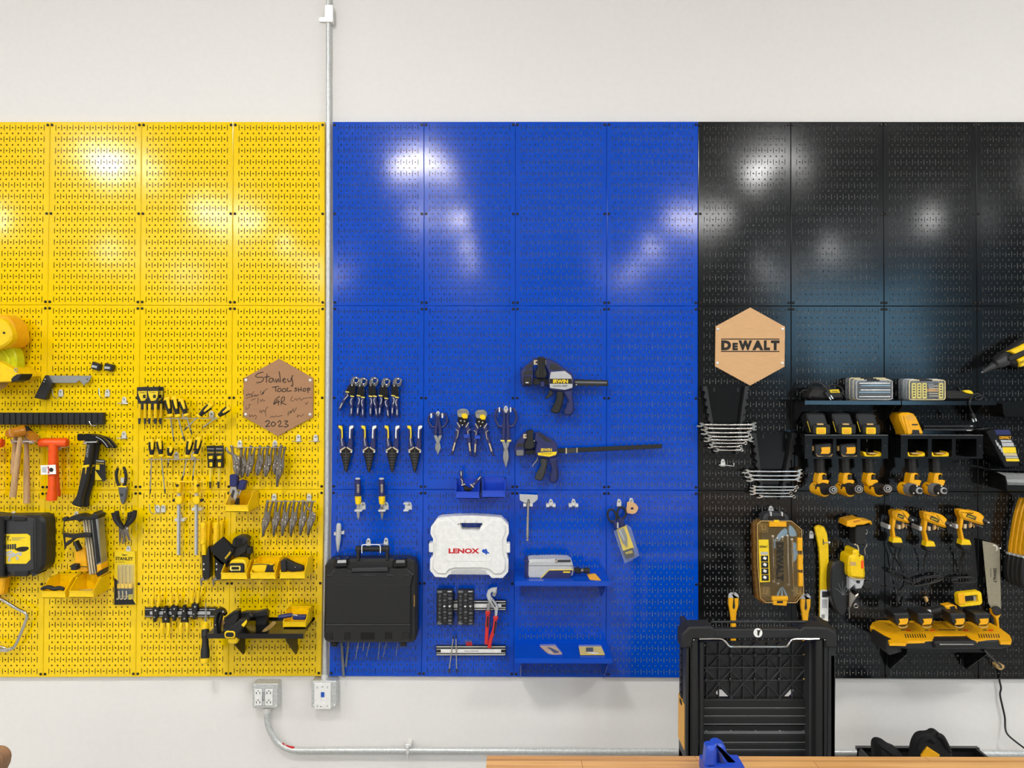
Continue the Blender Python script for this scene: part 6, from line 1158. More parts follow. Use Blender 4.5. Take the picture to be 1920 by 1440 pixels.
def drill(lbl, x, batt, cx, cy, grp='drills hanging in the left dock'):
    """x: handle centre"""
    t = Thing('cordless_drill', lbl, 'drill', x, 880, .12, grp); d = .15
    if batt:
        t.add('battery', 'black_plastic', P([(x - 12, 834), (x + 18, 831), (x + 26, 835), (x + 25, 850), (x + 16, 856), (x - 8, 856), (x - 12, 850)], d - .05, d + .004, .004)); t.add('battery_pin', 'brass', P(RR(x - 18, 836, x - 12, 846, 1.5), d - .02, d - .005, .002)); t.add('battery_button', 'orange_yellow', P([(x, 839), (x + 17, 838), (x + 17, 848), (x + 14, 851), (x - 1, 851), (x + 1, 846)], d + .003, d + .008, .001)); t.add('foot_rim', 'tan', TB(SM([(x - 10, 849, d), (x - 6, 855, d), (x + 8, 857.5, d), (x + 18, 855, d), (x + 20, 850, d)], 3, False), 1.8, d))
    else:
        t.add('foot', 'yellow_plastic', P([(x - 14, 847.5), (x - 8, 848), (x - 6, 854), (x + 8, 855), (x + 18, 851), (x + 17, 847), (x + 22, 850), (x + 22, 855), (x + 14, 859.5), (x - 4, 859), (x - 11, 855)], d - .05, d + .005, .003)); t.add('foot_contact', 'tan', P(R(x - 2, 849, x + 16, 852), d - .03, d - .01, .001))
    t.add('handle', 'black_rubber', P(SM([(x - 6, 856), (x + 7, 857), (x + 8, 875), (x + 9, 891), (x - 4, 892), (x - 6, 876)], 3), d - .045, d, .010))
    t.add('trigger_guard', 'orange_yellow', P([(x - 5, 893), (x - 3, 888), (x + 5, 887), (x + 10, 889), (x + 10, 892), (x + 5, 891.5), (x + 3, 894), (x + 3, 900), (x + 12, 900), (x + 16, 902), (x + 12, 912), (x - 3, 912), (x - 7, 905)], d - .04, d + .012, .005)); t.add('trigger', 'black_plastic', P(RR(x + 3, 891, x + 11, 900, 2), d - .02, d + .008, .003))
    return t
def drillhead(t, x, chuck, imp=False):
    cx, cy = chuck; b = cx - 39
    if not imp:
        t.add('motor_housing', 'orange_yellow', LA((b + 1, 914, .10), (cx - 15, 919, .17), [(0, 8), (.1, 11.5), (.4, 12.5), (.8, 13.5), (1, 12.5)], 16)); t.add('vent_band', 'brass', P(RR(b + 4, 909, b + 10, 918, 1), .12, .148, .001)); t.add('gear_collar', 'black_rubber', LA((cx - 24, 916, .145), (cx - 6, 918, .20), [(0, 12.8), (.2, 12.4), (.7, 10.5), (1, 9)], 16))
        t.add('chuck', 'black_plastic', LA((cx - 8, 917.5, .195), (cx - 1, cy, .225), [(0, 9.5), (.8, 9.5), (1, 8.5)], 16)); g = t.add('chuck_ring', 'chrome', LA((cx - 1, cy, .222), (cx, cy, .232), [(0, 8.6), (.7, 8.2), (1, 7)], 20)); t.add('chuck_bore', 'black_gloss', LA((cx - .3, cy, .2315), (cx, cy, .2335), [(0, 5.5), (1, 5.2)], 16), par=g); t.add('chuck_jaw', 'light_grey', LA((cx, cy, .2325), (cx + .3, cy, .236), [(0, 4), (1, 3)], 14), par=g); t.add('chuck_hole', 'black_gloss', LA((cx + .3, cy, .2355), (cx + .4, cy, .2365), [(0, 2.1), (1, 2.1)], 10), par=g)
    else:
        t.add('motor_housing', 'orange_yellow', LA((b + 3, 914, .10), (cx - 15, 919, .165), [(0, 8), (.1, 12), (.5, 12.5), (.9, 12), (1, 11)], 16)); t.add('vent_band', 'brass', P(RR(b + 7, 909, b + 14, 920, 1), .12, .148, .001)); t.add('gear_case', 'mid_grey', LA((cx - 22, 917, .150), (cx - 10, 919, .19), [(0, 12.2), (.6, 12), (1, 10)], 16)); t.add('nose', 'black_rubber', LA((cx - 13, 918.5, .185), (cx - 3, cy, .215), [(0, 10.5), (.7, 9.5), (1, 7)], 16)); g = t.add('collet', 'light_grey', LA((cx - 4, cy, .213), (cx - 1, cy, .226), [(0, 6.5), (.8, 6), (1, 5)], 16)); t.add('collet_bore', 'black_gloss', LA((cx - 1.2, cy, .2255), (cx - .9, cy, .227), [(0, 4), (1, 4)], 14), par=g); t.add('anvil', 'dark_grey', LA((cx - 1, cy, .226), (cx + 3, cy + .3, .245), [(0, 2.6), (.9, 2.6), (1, 2)], 10), par=g)
        for a in (-95, 35, 145): t.add('led', 'white_plastic', BALL(cx - 6 + 8.5 * math.cos(math.radians(a)), cy + 8.5 * math.sin(math.radians(a)), .213, 1.5))
for lb, x, bt, ck in (('left drill hanging in the left dock, battery fitted', 1540, True, (1562.5, 918.5)), ('middle drill hanging in the left dock, battery fitted', 1587.5, True, (1610.5, 917)), ('right drill hanging in the left dock, no battery', 1632, False, (1664.5, 916))):
    drillhead(drill(lb, x, bt, *ck), x, ck)
for lb, x, ck in (('left impact driver hanging in the right dock', 1713, (1726, 920)), ('right impact driver hanging in the right dock', 1758, (1772, 920))):
    drillhead(drill(lb, x, False, *ck, 'impact drivers hanging in the right dock'), x, ck, True)
# tool at the right edge
t = Thing('heat_gun', 'yellow and black power tool with long black nozzle at the upper right frame edge', 'power tool', 1890, 675, .1); d = .13
t.add('nozzle', 'dark_grey', LA((1842, 698, .11), (1884, 674, .11), [(0, 2.2), (.05, 3.6), (.35, 5.5), (.5, 8), (.6, 8), (.7, 10.5), (.8, 12), (1, 12.5)], 16)); t.add('tip', 'light_grey', LA((1841, 698.5, .11), (1845, 696.2, .11), [(0, 1.6), (1, 2.6)], 12)); t.add('nozzle_ring', 'black_gloss', LA((1863, 686, .11), (1867, 683.7, .11), [(0, 8.6), (1, 9.6)], 16))
t.add('body', 'black_rubber', P(SM([(1872, 672), (1886, 661), (1893, 656), (1960, 620), (1970, 690), (1915, 688), (1895, 682), (1880, 682)], 2), .08, d, .008)); t.add('shell', 'yellow_plastic', P([(1890, 659), (1896, 657), (1960, 625), (1962, 640), (1908, 666), (1901, 663), (1894, 660)], d - .005, d + .012, .004)); t.add('lower_shell', 'yellow_plastic', P([(1908, 674), (1960, 648), (1960, 676), (1914, 688), (1912, 680)], d - .005, d + .012, .004)); t.add('grip_band', 'black_rubber', P(RO(RR(1893, 669, 1965, 678, 3), 1893, 676, -24), d - .004, d + .016, .003)); t.text('DCE', 1918, 678, 11, 4, d + .0125, 'ink', -24, .02)
# black trays and package at the right edge
one('tool_tray', 'black shelf tray at the right edge beside the long shelf', 'tray', 'black_paint', P([(1868, 752), (1960, 752), (1960, 783), (1886, 783), (1882, 775), (1880, 758), (1868, 757)], PB + .002, .12, .003))
t = Thing('packaged_bit_set', 'black packaged bit set with yellow label on a shelf at the right edge', 'package', 1885, 876, .1); d = .15
t.add('box', 'black_gloss', P([(1850, 809), (1858, 806), (1893, 805), (1912, 866), (1910, 876), (1884, 877), (1866, 838)], .05, d, .004)); t.add('window', 'navy', P([(1865, 806), (1893, 806), (1896, 815), (1868, 815)], d - .001, d + .001, 0)); t.text('DEWALT', 1885, 820.5, 22, 5.5, d + .001, 'orange_yellow', 0, .03)
for i, (a, b, c, e, m) in enumerate([(1876, 825, 1896, 829, 'light_grey'), (1878, 830, 1900, 837, 'light_grey'), (1879.5, 838.5, 1904, 849.5, 'yellow_card'), (1883, 850, 1906, 855, 'cream'), (1884.5, 856, 1908, 859, 'light_grey'), (1885.5, 860, 1910, 865, 'yellow_card')]):
    t.add('label_print', m, P([(a, b), (c, b), (c + 2, e), (a + 2, e)], d - .001, d + .0012, 0))
for i in range(4): t.add('side_print', 'light_grey', P([(1866 + i * 4, 825 + i * 5), (1868 + i * 4, 825 + i * 5), (1872 + i * 4, 836 + i * 6), (1870 + i * 4, 836 + i * 6)], d - .001, d + .001, 0))
one('wall_shelf', 'black shelf under the packaged bit set at the right edge', 'shelf', 'black_paint', SLAB([(1840, 872, PB + .002), (1965, 872, PB + .002), (1990, 879, .17), (1858, 879, .17)], .006))
t = Thing('tool_tray', 'black open tray with reflected light painted inside at the right edge', 'tray', 1900, 905, .1)
t.add('body', 'black_paint', P([(1862, 884), (1884, 893), (1889, 921), (1960, 921), (1960, 911), (1890, 909.5), (1886, 893), (1868, 884)], PB + .003, .15, .002)); t.add('painted_reflection', 'white_paper', P([(1865, 884.5), (1905, 887), (1960, 888), (1960, 909), (1890, 909), (1886, 894)], .05, .06, .001))  # white face stands in for light reflected inside the black tray
# clear wrench case
t = Thing('wrench_case', 'clear amber tinted case with chrome wrenches and yellow clips', 'tool case', 1460, 1130, B0)
def tough(px, d0, d1): return P([(px + 1420, 983), (px + 1427, 977), (px + 1484, 977), (px + 1503, 993), (px + 1505, 1060), (px + 1507, 1112), (px + 1493, 1130), (px + 1436, 1130), (px + 1426, 1122), (px + 1421, 1060)], d0, d1, .006)
t.add('tray', 'olive_tray', P([(1428, 990), (1486, 988), (1496, 998), (1498, 1110), (1488, 1120), (1438, 1121), (1430, 1112)], .07, .078, .002)); t.add('rear_shell', 'amber_clear', tough(-8, B0 + .004, .06)); t.add('front_shell', 'smoke_clear', tough(0, .064, .125))
for nm, dx, d in (('rim', 0, .124), ('rim', -5, .060), ('rim', 0, .068)):
    e = [(p[0] + dx, p[1], d) for p in [(1420, 983), (1427, 977), (1484, 977), (1503, 993), (1505, 1060), (1507, 1112), (1493, 1130), (1436, 1130), (1426, 1122), (1421, 1060), (1420, 983)]]; t.add(nm, 'amber' if d < .1 else 'tan', TB(e, .8, d))
t.add('handle', 'dark_grey', P([(1430, 977), (1434, 966), (1440, 962), (1472, 963), (1478, 967), (1481, 977)], .05, .11, .004)); t.add('handle_slot', 'black_gloss', P(RR(1440, 968, 1472, 974, 2), .109, .112, .001))
for q in (R(1443, 979, 1475, 988), R(1448, 1119, 1478, 1126), R(1496, 1009, 1505, 1033), R(1497, 1041, 1506, 1069), R(1498, 1075, 1506, 1100)): t.add('clip', 'orange_yellow', P(q, .115, .132, .002))
t.add('latch', 'orange_yellow', P([(1449, 1125), (1477, 1125), (1475, 1136.5), (1451, 1135)], .11, .128, .003)); t.add('latch_slot', 'black_gloss', P(R(1457, 1127, 1468, 1131), .127, .1295, 0)); t.add('clip', 'yellow_plastic', P(R(1452, 975.5, 1461, 979), .118, .128, .001))
for x, y in ((1423, 981), (1426, 1101), (1488, 1101)): 
    g = t.add('corner_block', 'smoke_clear', P(RR(x, y, x + 18, y + 18, 2), .123, .130, .002)); t.add('corner_mark', 'tan', TB([(x + 6, y + 4, .131), (x + 6, y + 12, .131), (x + 12, y + 12, .131), (x + 12, y + 5, .131)], .4, .13), par=g)
g = t.add('label', 'yellow_card', P([(1422.5, 1012), (1441, 1012), (1444, 1091), (1425, 1092)], .124, .127, .0005)); t.text('DEWALT', 1432, 1025, 15, 4, .1275, 'ink', 0, .02, par=g)
for i, (y, h) in enumerate(((1035, 5), (1042, 11), (1054, 11), (1066, 11), (1078, 11))): t.add('label_picture', 'light_grey' if i == 0 else 'ink', P(R(1426.5 + i * .4, y, 1440 + i * .4, y + h), .1265, .1276, 0), par=g)
for y in (1047, 1059, 1071, 1083): t.add('label_picture', 'white_paper', P(RO(RR(1431, y - 3, 1437, y + 2, 1), 1434, y, 25), .1275, .128, 0), par=g)
for i, (x, y0, y1, r) in enumerate(((1449.5, 1006, 1090, 1.5), (1457.5, 1010, 1094, 1.3), (1467, 1008, 1090, 1.3), (1476.5, 1005, 1096, 1.7), (1485, 1012, 1107, 1.7))):
    t.add('wrench', 'chrome', TB([(x, y0, .116), (x + (y1 - y0) * .02, y1, .116)], r * 1.1, .116), BALL(x, y0, .116, 3.2, sy=.5), BALL(x + (y1 - y0) * .02, y1, .116, 3, sy=.5))
t.add('side_panel', 'black_rubber', P([(1455, 1015), (1469, 1015), (1471, 1093), (1457, 1093)], .116, .1235, .001)); t.text('DEWALT', 1462.5, 1053, 72, 13, .1263, 'ink', 90, .04)
t.add('blister', 'sky_blue', P(SM([(1448, 1024), (1458, 1004), (1472, 990), (1477, 1000), (1463, 1012), (1456, 1028)], 2), .112, .116, .001), ); t.add('blister', 'sky_blue', P(SM([(1480, 985), (1488, 990), (1494, 1004), (1483, 1006), (1479, 998)], 2), .112, .116, .001)); t.add('blister', 'sky_blue', P(SM([(1485, 1018), (1494, 1020), (1496, 1040), (1489, 1054), (1484, 1040)], 2), .112, .116, .001))  # sky_blue blisters are bluish reflections on the case, painted as solid shapes
for k in range(7): t.add('fan_key', 'sky_blue' if k % 2 else 'dark_grey', P([(1465.5, 1097), (1467, 1097), (1451 + k * 4.6 + 3.4, 1119), (1451 + k * 4.6, 1119)], .110, .116, .0008))
for x in (1446, 1467): t.add('hang_pin', 'zinc', P(RR(x - 1.2, 960, x + 1.2, 968, 1), .105, .12, .001))
# pry bars
t = Thing('flat_pry_bar', 'long yellow flat pry bar with a white label, right of the clear case', 'pry bar', 1543, 1010, .05); d = .05
t.add('bar', 'yellow_plastic', P([(1528, 990), (1532, 986), (1537, 985), (1538, 990), (1539.5, 985), (1546, 989), (1551, 1001), (1553.5, 1020), (1554.5, 1064), (1553, 1166), (1537.5, 1160), (1538, 1064), (1536, 1030), (1532, 1008)], d - .01, d + .004, .002))
g = t.add('label', 'white_paper', P([(1538, 1106), (1553.7, 1106), (1552.8, 1165), (1537.5, 1159)], d + .0035, d + .005, 0)); t.add('label_picture', 'dark_grey', P(R(1541.5, 1109, 1552, 1120), d + .0045, d + .0055, 0), par=g); t.add('label_print', 'light_grey', P(R(1541, 1124, 1551, 1140), d + .0045, d + .0053, 0), par=g)
for k in range(5): t.add('bar_code', 'ink', P(R(1540.5 + k * 1.3, 1152, 1541.2 + k * 1.3, 1160), d + .0045, d + .0055, 0), par=g)
t.add('nail_slot', 'black_plastic', P([(1542.5, 1010), (1543.5, 1010), (1546, 1020), (1543, 1022)], d + .0035, d + .0045, 0)); t.add('hang_pin', 'zinc', TB([(1544, 1019, d), (1550, 1017, d + .05), (1555, 1017, d + .06)], 1.0, d)); t.add('pin_ball', 'white_plastic', BALL(1555, 1017, d + .06, 2))
def pry(lbl, x, y, h):
    t = Thing('pry_bar', lbl, 'pry bar', x, y + 20, .05, 'yellow pry bars behind the tool chest'); d = .05
    t.add('bar', 'orange_yellow', P([(x - 9.5, y + 9), (x + 9.5, y + 9), (x + 9, y + 24), (x + 5.5, y + 36), (x + 4.5, y + 50), (x + 4.5, y + h), (x - 5, y + h), (x - 5, y + 50), (x - 7, y + 36), (x - 9.5, y + 22)], d - .008, d + .006, .003)); t.add('claw', 'light_grey', P([(x - 10, y + 9.5), (x - 8.5, y + 3), (x - 5, y), (x - 1, y), (x, y + 8), (x + 2, y), (x + 5, y), (x + 9, y + 4), (x + 9.5, y + 9.5)], d - .006, d + .0065, .002)); t.add('nail_slot', 'black_plastic', P([(x - .6, y + 9), (x + .8, y + 9), (x + 2.4, y + 26), (x, y + 31), (x - 2.4, y + 27)], d + .0055, d + .0068, 0))
pry('left yellow pry bar with silver claw behind the tool chest handle', 1376, 1112, 130); pry('right yellow pry bar with silver claw, below the clear case', 1511, 1114, 120)
# grinder style saw
t = Thing('metal_cutting_saw', 'yellow corded cutting tool with black guard disc hanging between the pry bar and glue guns', 'power tool', 1604, 1060, .08); d = .11
t.add('foot', 'orange_yellow', P([(1587, 984), (1589, 977), (1602, 974), (1613, 972), (1617, 976), (1634, 977), (1636, 983), (1634, 984), (1631, 980), (1620, 984), (1606, 985), (1604, 988), (1597, 989), (1588, 987)], .05, d + .02, .003)); t.add('foot_inset', 'amber', P([(1600, 977), (1612, 974.5), (1614, 977), (1602, 980)], d + .018, d + .022, .0006))
t.add('neck', 'black_rubber', P([(1604, 987), (1632, 983), (1630, 988), (1625, 990), (1624, 1022), (1605, 1022)], .05, d + .005, .004)); t.add('cable', 'chrome', TB(SM([(1624, 992, d), (1626, 998, d), (1622, 1004, d), (1623, 1014, d), (1620, 1018, d), (1625, 1022, d), (1621, 1030, d), (1623, 1040, d)], 3, False), .8, d))
t.add('hanging_loop', 'cream', TB(SM([(1602, 1021, d), (1606, 1021, d), (1609, 1026, d), (1610, 1034, d)], 4, False), 1.2, d)); t.add('motor_housing', 'yellow_plastic', P(SM([(1592, 1050), (1595, 1043), (1600, 1041), (1601, 1034), (1607, 1031), (1612, 1034), (1614, 1042), (1621, 1044), (1622, 1058), (1623.5, 1078), (1621, 1085), (1606, 1085), (1592, 1080)], 3), .05, d + .03, .010)); t.add('housing_screw', 'black_plastic', BALL(1611.5, 1042, d + .028, 1.4)); t.add('name_plate', 'tan', P([(1594, 1053), (1605, 1054), (1605, 1061), (1594, 1060)], d + .029, d + .031, 0)); t.add('warning_plate', 'orange_plastic', P(R(1614.5, 1051, 1619.5, 1066), d + .029, d + .031, 0))
t.add('seam', 'cream', TB([(1592, 1081.5, d + .02), (1606, 1086, d + .03), (1621, 1086, d + .02)], .8, d)); t.add('gear_head', 'light_grey', P([(1593, 1084), (1621, 1087), (1620, 1096), (1616, 1104), (1606, 1105), (1602, 1098), (1593, 1106)], .06, d + .02, .005)); t.add('gear_slot', 'black_gloss', P([(1606, 1088), (1613, 1089), (1612, 1094), (1606, 1093)], d + .019, d + .022, 0)); t.add('arm', 'nickel', P([(1593, 1112), (1597, 1110), (1604, 1117), (1610, 1112), (1612, 1115), (1600, 1131), (1596, 1140), (1593, 1140)], .06, d + .01, .004)); t.add('roller', 'chrome', TB([(1605 + 3.6 * math.cos(a), 1136 + 3.8 * math.sin(a), d + .01) for a in [2 * math.pi * k / 16 for k in range(17)]], 1.2, d)); t.add('blade_edge', 'steel', TB([(1592, 1062, d - .01), (1592.5, 1100, d - .01), (1592, 1140, d - .01), (1592.5, 1160, d - .01)], .7, d))
t.add('side_motor', 'black_rubber', P(SM([(1617, 1091), (1630, 1091), (1636, 1094), (1636, 1100), (1630, 1106), (1618, 1103)], 2), .05, d + .01, .005)); t.add('guard', 'black_plastic', P(SM([(1560, 1062), (1574, 1052), (1588, 1060), (1592, 1080), (1592, 1120), (1588, 1146), (1578, 1156), (1566, 1140), (1558, 1110)], 3), .04, d - .01, .006))
for k in range(6): a = math.radians(-150 + k * 30); t.add('guard_rib', 'mid_grey', TB(SM([(1580, 1116, d - .008), (1580 + 9 * math.cos(a), 1116 + 14 * math.sin(a) - 2, d - .008), (1580 + 17 * math.cos(a), 1116 + 26 * math.sin(a), d - .009)], 3, False), .45, d))
# glue guns
def glue(lbl, hx, hy, L, h, fx, fy, d, cordp, ang):
    t = Thing('glue_gun', lbl, 'glue gun', fx, fy, d, 'yellow glue guns on the black panels')
    c = lambda f, s: (hx + L * f * math.cos(ang) - s * math.sin(ang), hy + L * f * math.sin(ang) + s * math.cos(ang))
    t.add('body', 'orange_yellow', P(SM([c(0, -5), c(.05, -9), c(.25, -11), c(.4, -10), c(.45, -12), c(.7, -11), c(.92, -5), c(1, 3), c(.96, 9), c(.86, 11), c(.5, 9), c(.28, 8), c(.1, 5)], 3), d - .022, d + .022, .009)); t.add('nozzle', 'black_plastic', LA(c(.86, 1) + (d + .012,), c(1.04, 3.5) + (d + .028,), [(0, 6), (.5, 5.8), (1, 4)], 14)); t.add('tip', 'light_grey', LA(c(1.03, 3.3) + (d + .027,), c(1.10, 4.3) + (d + .032,), [(0, 2), (1, 1)], 10))
    q = c(.42, 0); t.add('label', 'ink', P(ST([c(.26, -2), c(.60, 1)], 7), d + .0215, d + .0235, .0003)); t.text('DEWALT', *c(.43, -.3), L * .28, 3.4, d + .0238, 'yellow_card', math.degrees(ang) + 4, .01); t.add('stand_wire', 'chrome', TB([c(.62, 12.5) + (d,), c(.9, 14.5) + (d,)], .5, d))
    x0, y0 = c(.13, 3)
    t.add('handle', 'orange_yellow', P(ST([(x0, y0), (x0 - 2.5, y0 + (fy - y0) * .4), (fx - 6, fy - 12)], [7, 4.2, 5]), d - .018, d + .012, .004)); t.add('trigger', 'tan', P([(x0 + 14, y0 + 14), (x0 + 17, y0 + 8), (x0 + 19, y0 + 20), (x0 + 22, y0 + 13), (x0 + 23, y0 + 20), (x0 + 14, y0 + 21)], d - .008, d + .006, .002))
    t.add('foot', 'yellow_plastic', P([(fx - 8, fy - 13), (fx + 6, fy - 13), (fx + 9, fy - 6), (fx + 9, fy - 3), (fx - 10, fy - 3)], d - .02, d + .02, .004)); t.add('base', 'black_rubber', P([(fx - 10, fy - 4), (fx + 9, fy - 4), (fx + 8, fy + 3), (fx + 4, fy + 6), (fx - 5, fy + 6), (fx - 10, fy + 1)], d - .02, d + .022, .004))
    for s, w in ((-12, 'zinc'), (7 if fx < 1700 else 4, 'cream')): t.add('holder_clip', w, P(RR(x0 + s - 3 + 2, y0 + 14, x0 + s + 4, y0 + 22, 1), PB + .003, d + .004, .002))
    t.add('holder_bar', 'dark_grey', P(R(x0 - 10, y0 + 17, x0 + 10, y0 + 19), PB + .003, .05, .001))
    for pth, r in cordp: t.add('cord', 'black_plastic', TB(SM([(p[0], p[1], p[2] if len(p) > 2 else .04) for p in pth], 4, False), r, .04))
    return t
def coil(cx, cy, rx, ry, tilt, n, r, d=.045):
    o = []
    for k in range(n * 10):
        a = 2 * math.pi * k / 10; w = 1 - .35 * ((k // 10) % 3) / 3 + .1 * math.sin(k * 1.7)
        x, y = rx * w * math.cos(a), ry * w * math.sin(a); c, s = math.cos(tilt), math.sin(tilt)
        o.append((cx + x * c - y * s, cy + x * s + y * c, d + .006 * math.sin(a * .37 + k * .1)))
    return o, r
t = glue('left glue gun, its short body facing the viewer, with a bundled cord', 1674, 967, 36, 0, 1684, 1022, .09, [([(1680, 1028, .08), (1676, 1045, .05), (1674, 1060, .04), (1679, 1070, .04), (1690, 1083, .045)], 1.2), ([(1688, 1028, .08), (1685, 1045, .05), (1694, 1062, .04), (1702, 1078, .04)], 1.1), ([(1682, 1090, .04), (1684, 1110, .04), (1680, 1125, .04)], 1.1), ([(1702, 1082, .04), (1699, 1100, .035), (1690, 1115, .04), (1683, 1128, .045)], 1.1), coil(1690, 1081, 24, 4.5, .45, 3, 1.1)], .12)
t.add('plug', 'dark_grey', P([(1684, 1120), (1689, 1118), (1688, 1126), (1683, 1131)], .035, .05, .002))
t = glue('middle glue gun with a long body and a thick bundled cord', 1732, 969, 50, 0, 1746, 1029, .09, [([(1738, 1035, .08), (1733, 1052, .05), (1732, 1075, .045)], 1.2), ([(1736, 1096, .045), (1740, 1112, .045), (1737, 1122, .045)], 1.1), coil(1740, 1089, 28, 7, -.25, 4, 1.2)], .24)
t.add('plug', 'tan', P([(1735, 1121), (1739, 1119), (1742, 1126), (1738, 1130)], .035, .05, .002))
glue('right glue gun with a long body, nearest the pull saw', 1799, 965, 53, 0, 1813, 1026, .09, [([(1806, 1032, .08), (1801, 1050, .05), (1800, 1078, .045)], 1.2), ([(1809, 1034, .08), (1804, 1052, .05), (1808, 1078, .045)], 1.1), coil(1808, 1088, 22, 6, -.05, 4, 1.2)], .20)
# pull saw
t = Thing('pull_saw', 'pull saw with grey blade hung blade up beside the glue guns', 'saw', 1868, 1100, .05); d = .05
t.add('blade', 'saw_steel', P([(1842, 1014), (1864, 1019), (1870, 1022), (1874.5, 1028), (1877, 1142), (1860, 1143), (1853, 1130)], d, d + .002, 0)); t.text('DEWALT', 1865.5, 1079, 27, 5.5, d + .0025, 'ink', 90, .03); t.add('blade_print', 'ink', P(R(1857.5, 1066, 1858.3, 1082), d + .0018, d + .0025, 0))
t.add('hang_hole', 'white_plastic', TB(SM([(1862, 1022, d + .003), (1867, 1024, d + .003), (1869.5, 1029, d + .003), (1868, 1033, d + .003)], 3, False), 1.2, d)); t.add('hang_pin', 'zinc', TB([(1869, 1032, d), (1875, 1028, d + .04)], .8, d), BALL(1875.5, 1028, d + .042, 1.6)); t.add('pivot_knob', 'black_rubber', LA((1868, 1145, d - .004), (1868, 1145, d + .02), [(0, 8.5), (.7, 8.5), (1, 6.5)], 18)); t.add('handle', 'orange_yellow', P([(1860, 1142), (1863, 1150), (1868, 1154), (1877, 1148), (1877.5, 1153), (1873, 1160), (1875, 1180), (1871, 1182), (1868, 1160), (1861, 1152)], d - .008, d + .012, .003))
# yellow clamps at the right edge
for i in range(4):
    dx = i * 8.5
    t = Thing('trigger_clamp', f'{ORD[i]} yellow bar from the left in the bundle at the right frame edge', 'clamp', 1905 + dx, 1000, .06, 'yellow bars at the right edge'); d = .07 + .024 * i
    t.add('bar', 'orange_yellow', P(SM([(1917 + dx, 934), (1924 + dx, 940), (1919 + dx, 962), (1913 + dx, 985), (1908 + dx, 1012), (1905.5 + dx, 1040), (1895.5 + dx, 1038), (1899 + dx, 1005), (1905 + dx, 970), (1911 + dx, 948)], 3), d - .02, d, .004)); t.add('ferrule', 'light_grey', P([(1893 + dx, 1036 + i * 2), (1906 + dx, 1040 + i * 2), (1904 + dx, 1045 + i * 2), (1892 + dx, 1040 + i * 2)], d - .018, d + .004, .002)); t.add('grip', 'black_rubber', P(SM([(1893 + dx, 1042 + i * 2), (1904 + dx, 1045 + i * 2), (1903 + dx, 1070 + i * 3), (1908 + dx, 1092 + i * 3), (1898 + dx, 1096 + i * 3), (1890 + dx, 1080 + i * 3)], 3), d - .03, d, .005))
# multi port charger on a shelf
t, ZC = shelf('black shelf under the yellow multi port charger', 'wall_shelf', 'black_paint', 1662, 1835, 1186, dep=.185, brk=[1664, 1806])
def ontop(px, py):
    zb, zf = W(px, 1164, .035).z, W(px, 1204, .25).z; lo, hi = .0, .3
    for _ in range(40):
        m = (lo + hi) / 2
        if W(px, py, m).z > zb + (zf - zb) * (m - .035) / .215: hi = m
        else: lo = m
    return lo
t = Thing('charging_station', 'large yellow and black four port charging station on the lower black shelf', 'charger', 1765, 1205, .15)
TOP = [(1648, 1163, .035), (1853, 1166, .035), (1876, 1178, .10), (1893, 1191, .2), (1897, 1199, .235), (1895, 1203.5, .245), (1876, 1203, .245), (1871, 1198.5, .24), (1832, 1200.5, .24), (1821, 1198.5, .235), (1811, 1189.5, .215), (1752, 1190.5, .215), (1748, 1200, .24), (1701, 1201.5, .24), (1698, 1206, .25), (1668, 1205.5, .25), (1662, 1195, .235), (1633, 1179, .16), (1631, 1175, .13), (1636, 1167, .06)]
TOP = [(x, y, ontop(x, y)) for x, y, _ in TOP]
def ST3(pts, up=.5): return SLAB([(x, y - up, ontop(x, y)) for x, y in pts], .001)
t.add('top_shell', 'orange_yellow', SLAB(TOP, .012))
t.add('front_body', 'black_plastic', P([(1664, 1202), (1699, 1204), (1703, 1201), (1895, 1201), (1895, 1213), (1880, 1217), (1700, 1217.5), (1668, 1213)], .05, .232, .005)); t.add('left_body', 'black_plastic', SLAB([(1634, 1181, .15), (1662, 1197, .23), (1668, 1206, .235), (1690, 1200, .2), (1690, 1185, .06), (1645, 1175, .05)], .05))
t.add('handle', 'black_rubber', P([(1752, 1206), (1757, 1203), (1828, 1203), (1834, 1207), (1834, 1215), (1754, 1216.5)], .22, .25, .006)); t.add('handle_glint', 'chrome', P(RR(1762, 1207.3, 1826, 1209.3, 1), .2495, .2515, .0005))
for x0, n in ((1696, 9), (1834, 9)):
    for k in range(n): t.add('vent', 'black_plastic', ST3([(x0 + k * 4.6, 1189), (x0 + 1.6 + k * 4.6, 1189), (x0 + 3.8 + k * 4.6, 1196), (x0 + 2.2 + k * 4.6, 1196)]))
for x in (1692, 1737, 1799, 1846): t.add('status_light', 'orange_plastic', ST3(R(x + 7, 1180.5, x + 16, 1183.5))); t.add('port_print', 'ink', ST3(R(x - 3, 1181, x + 4, 1182.2)))
for k in range(8): t.add('port_print', 'ink', ST3(R(1760 + k * 4, 1180.5, 1763 + k * 4, 1182)))
t.add('cord', 'black_plastic', TB(SM([(1847, 1220, .235), (1858, 1231, .19), (1870, 1243, .12), (1877, 1250, .06), (1876, 1262, .03), (1874, 1275, .025), (1877, 1290, .02), (1875, 1302, .02), (1879, 1322, .02), (1884, 1345, .02), (1885, 1366, .03), (1890, 1378, .05), (1905, 1391, .06), (1925, 1406, .065), (1950, 1425, .065)], 4, False), 1.7, .02)); t.add('cord_clip', 'tan', P(SM([(1868, 1248), (1876, 1246), (1884, 1248), (1883, 1254), (1877, 1257), (1870, 1254)], 2), PB + .002, .055, .003))
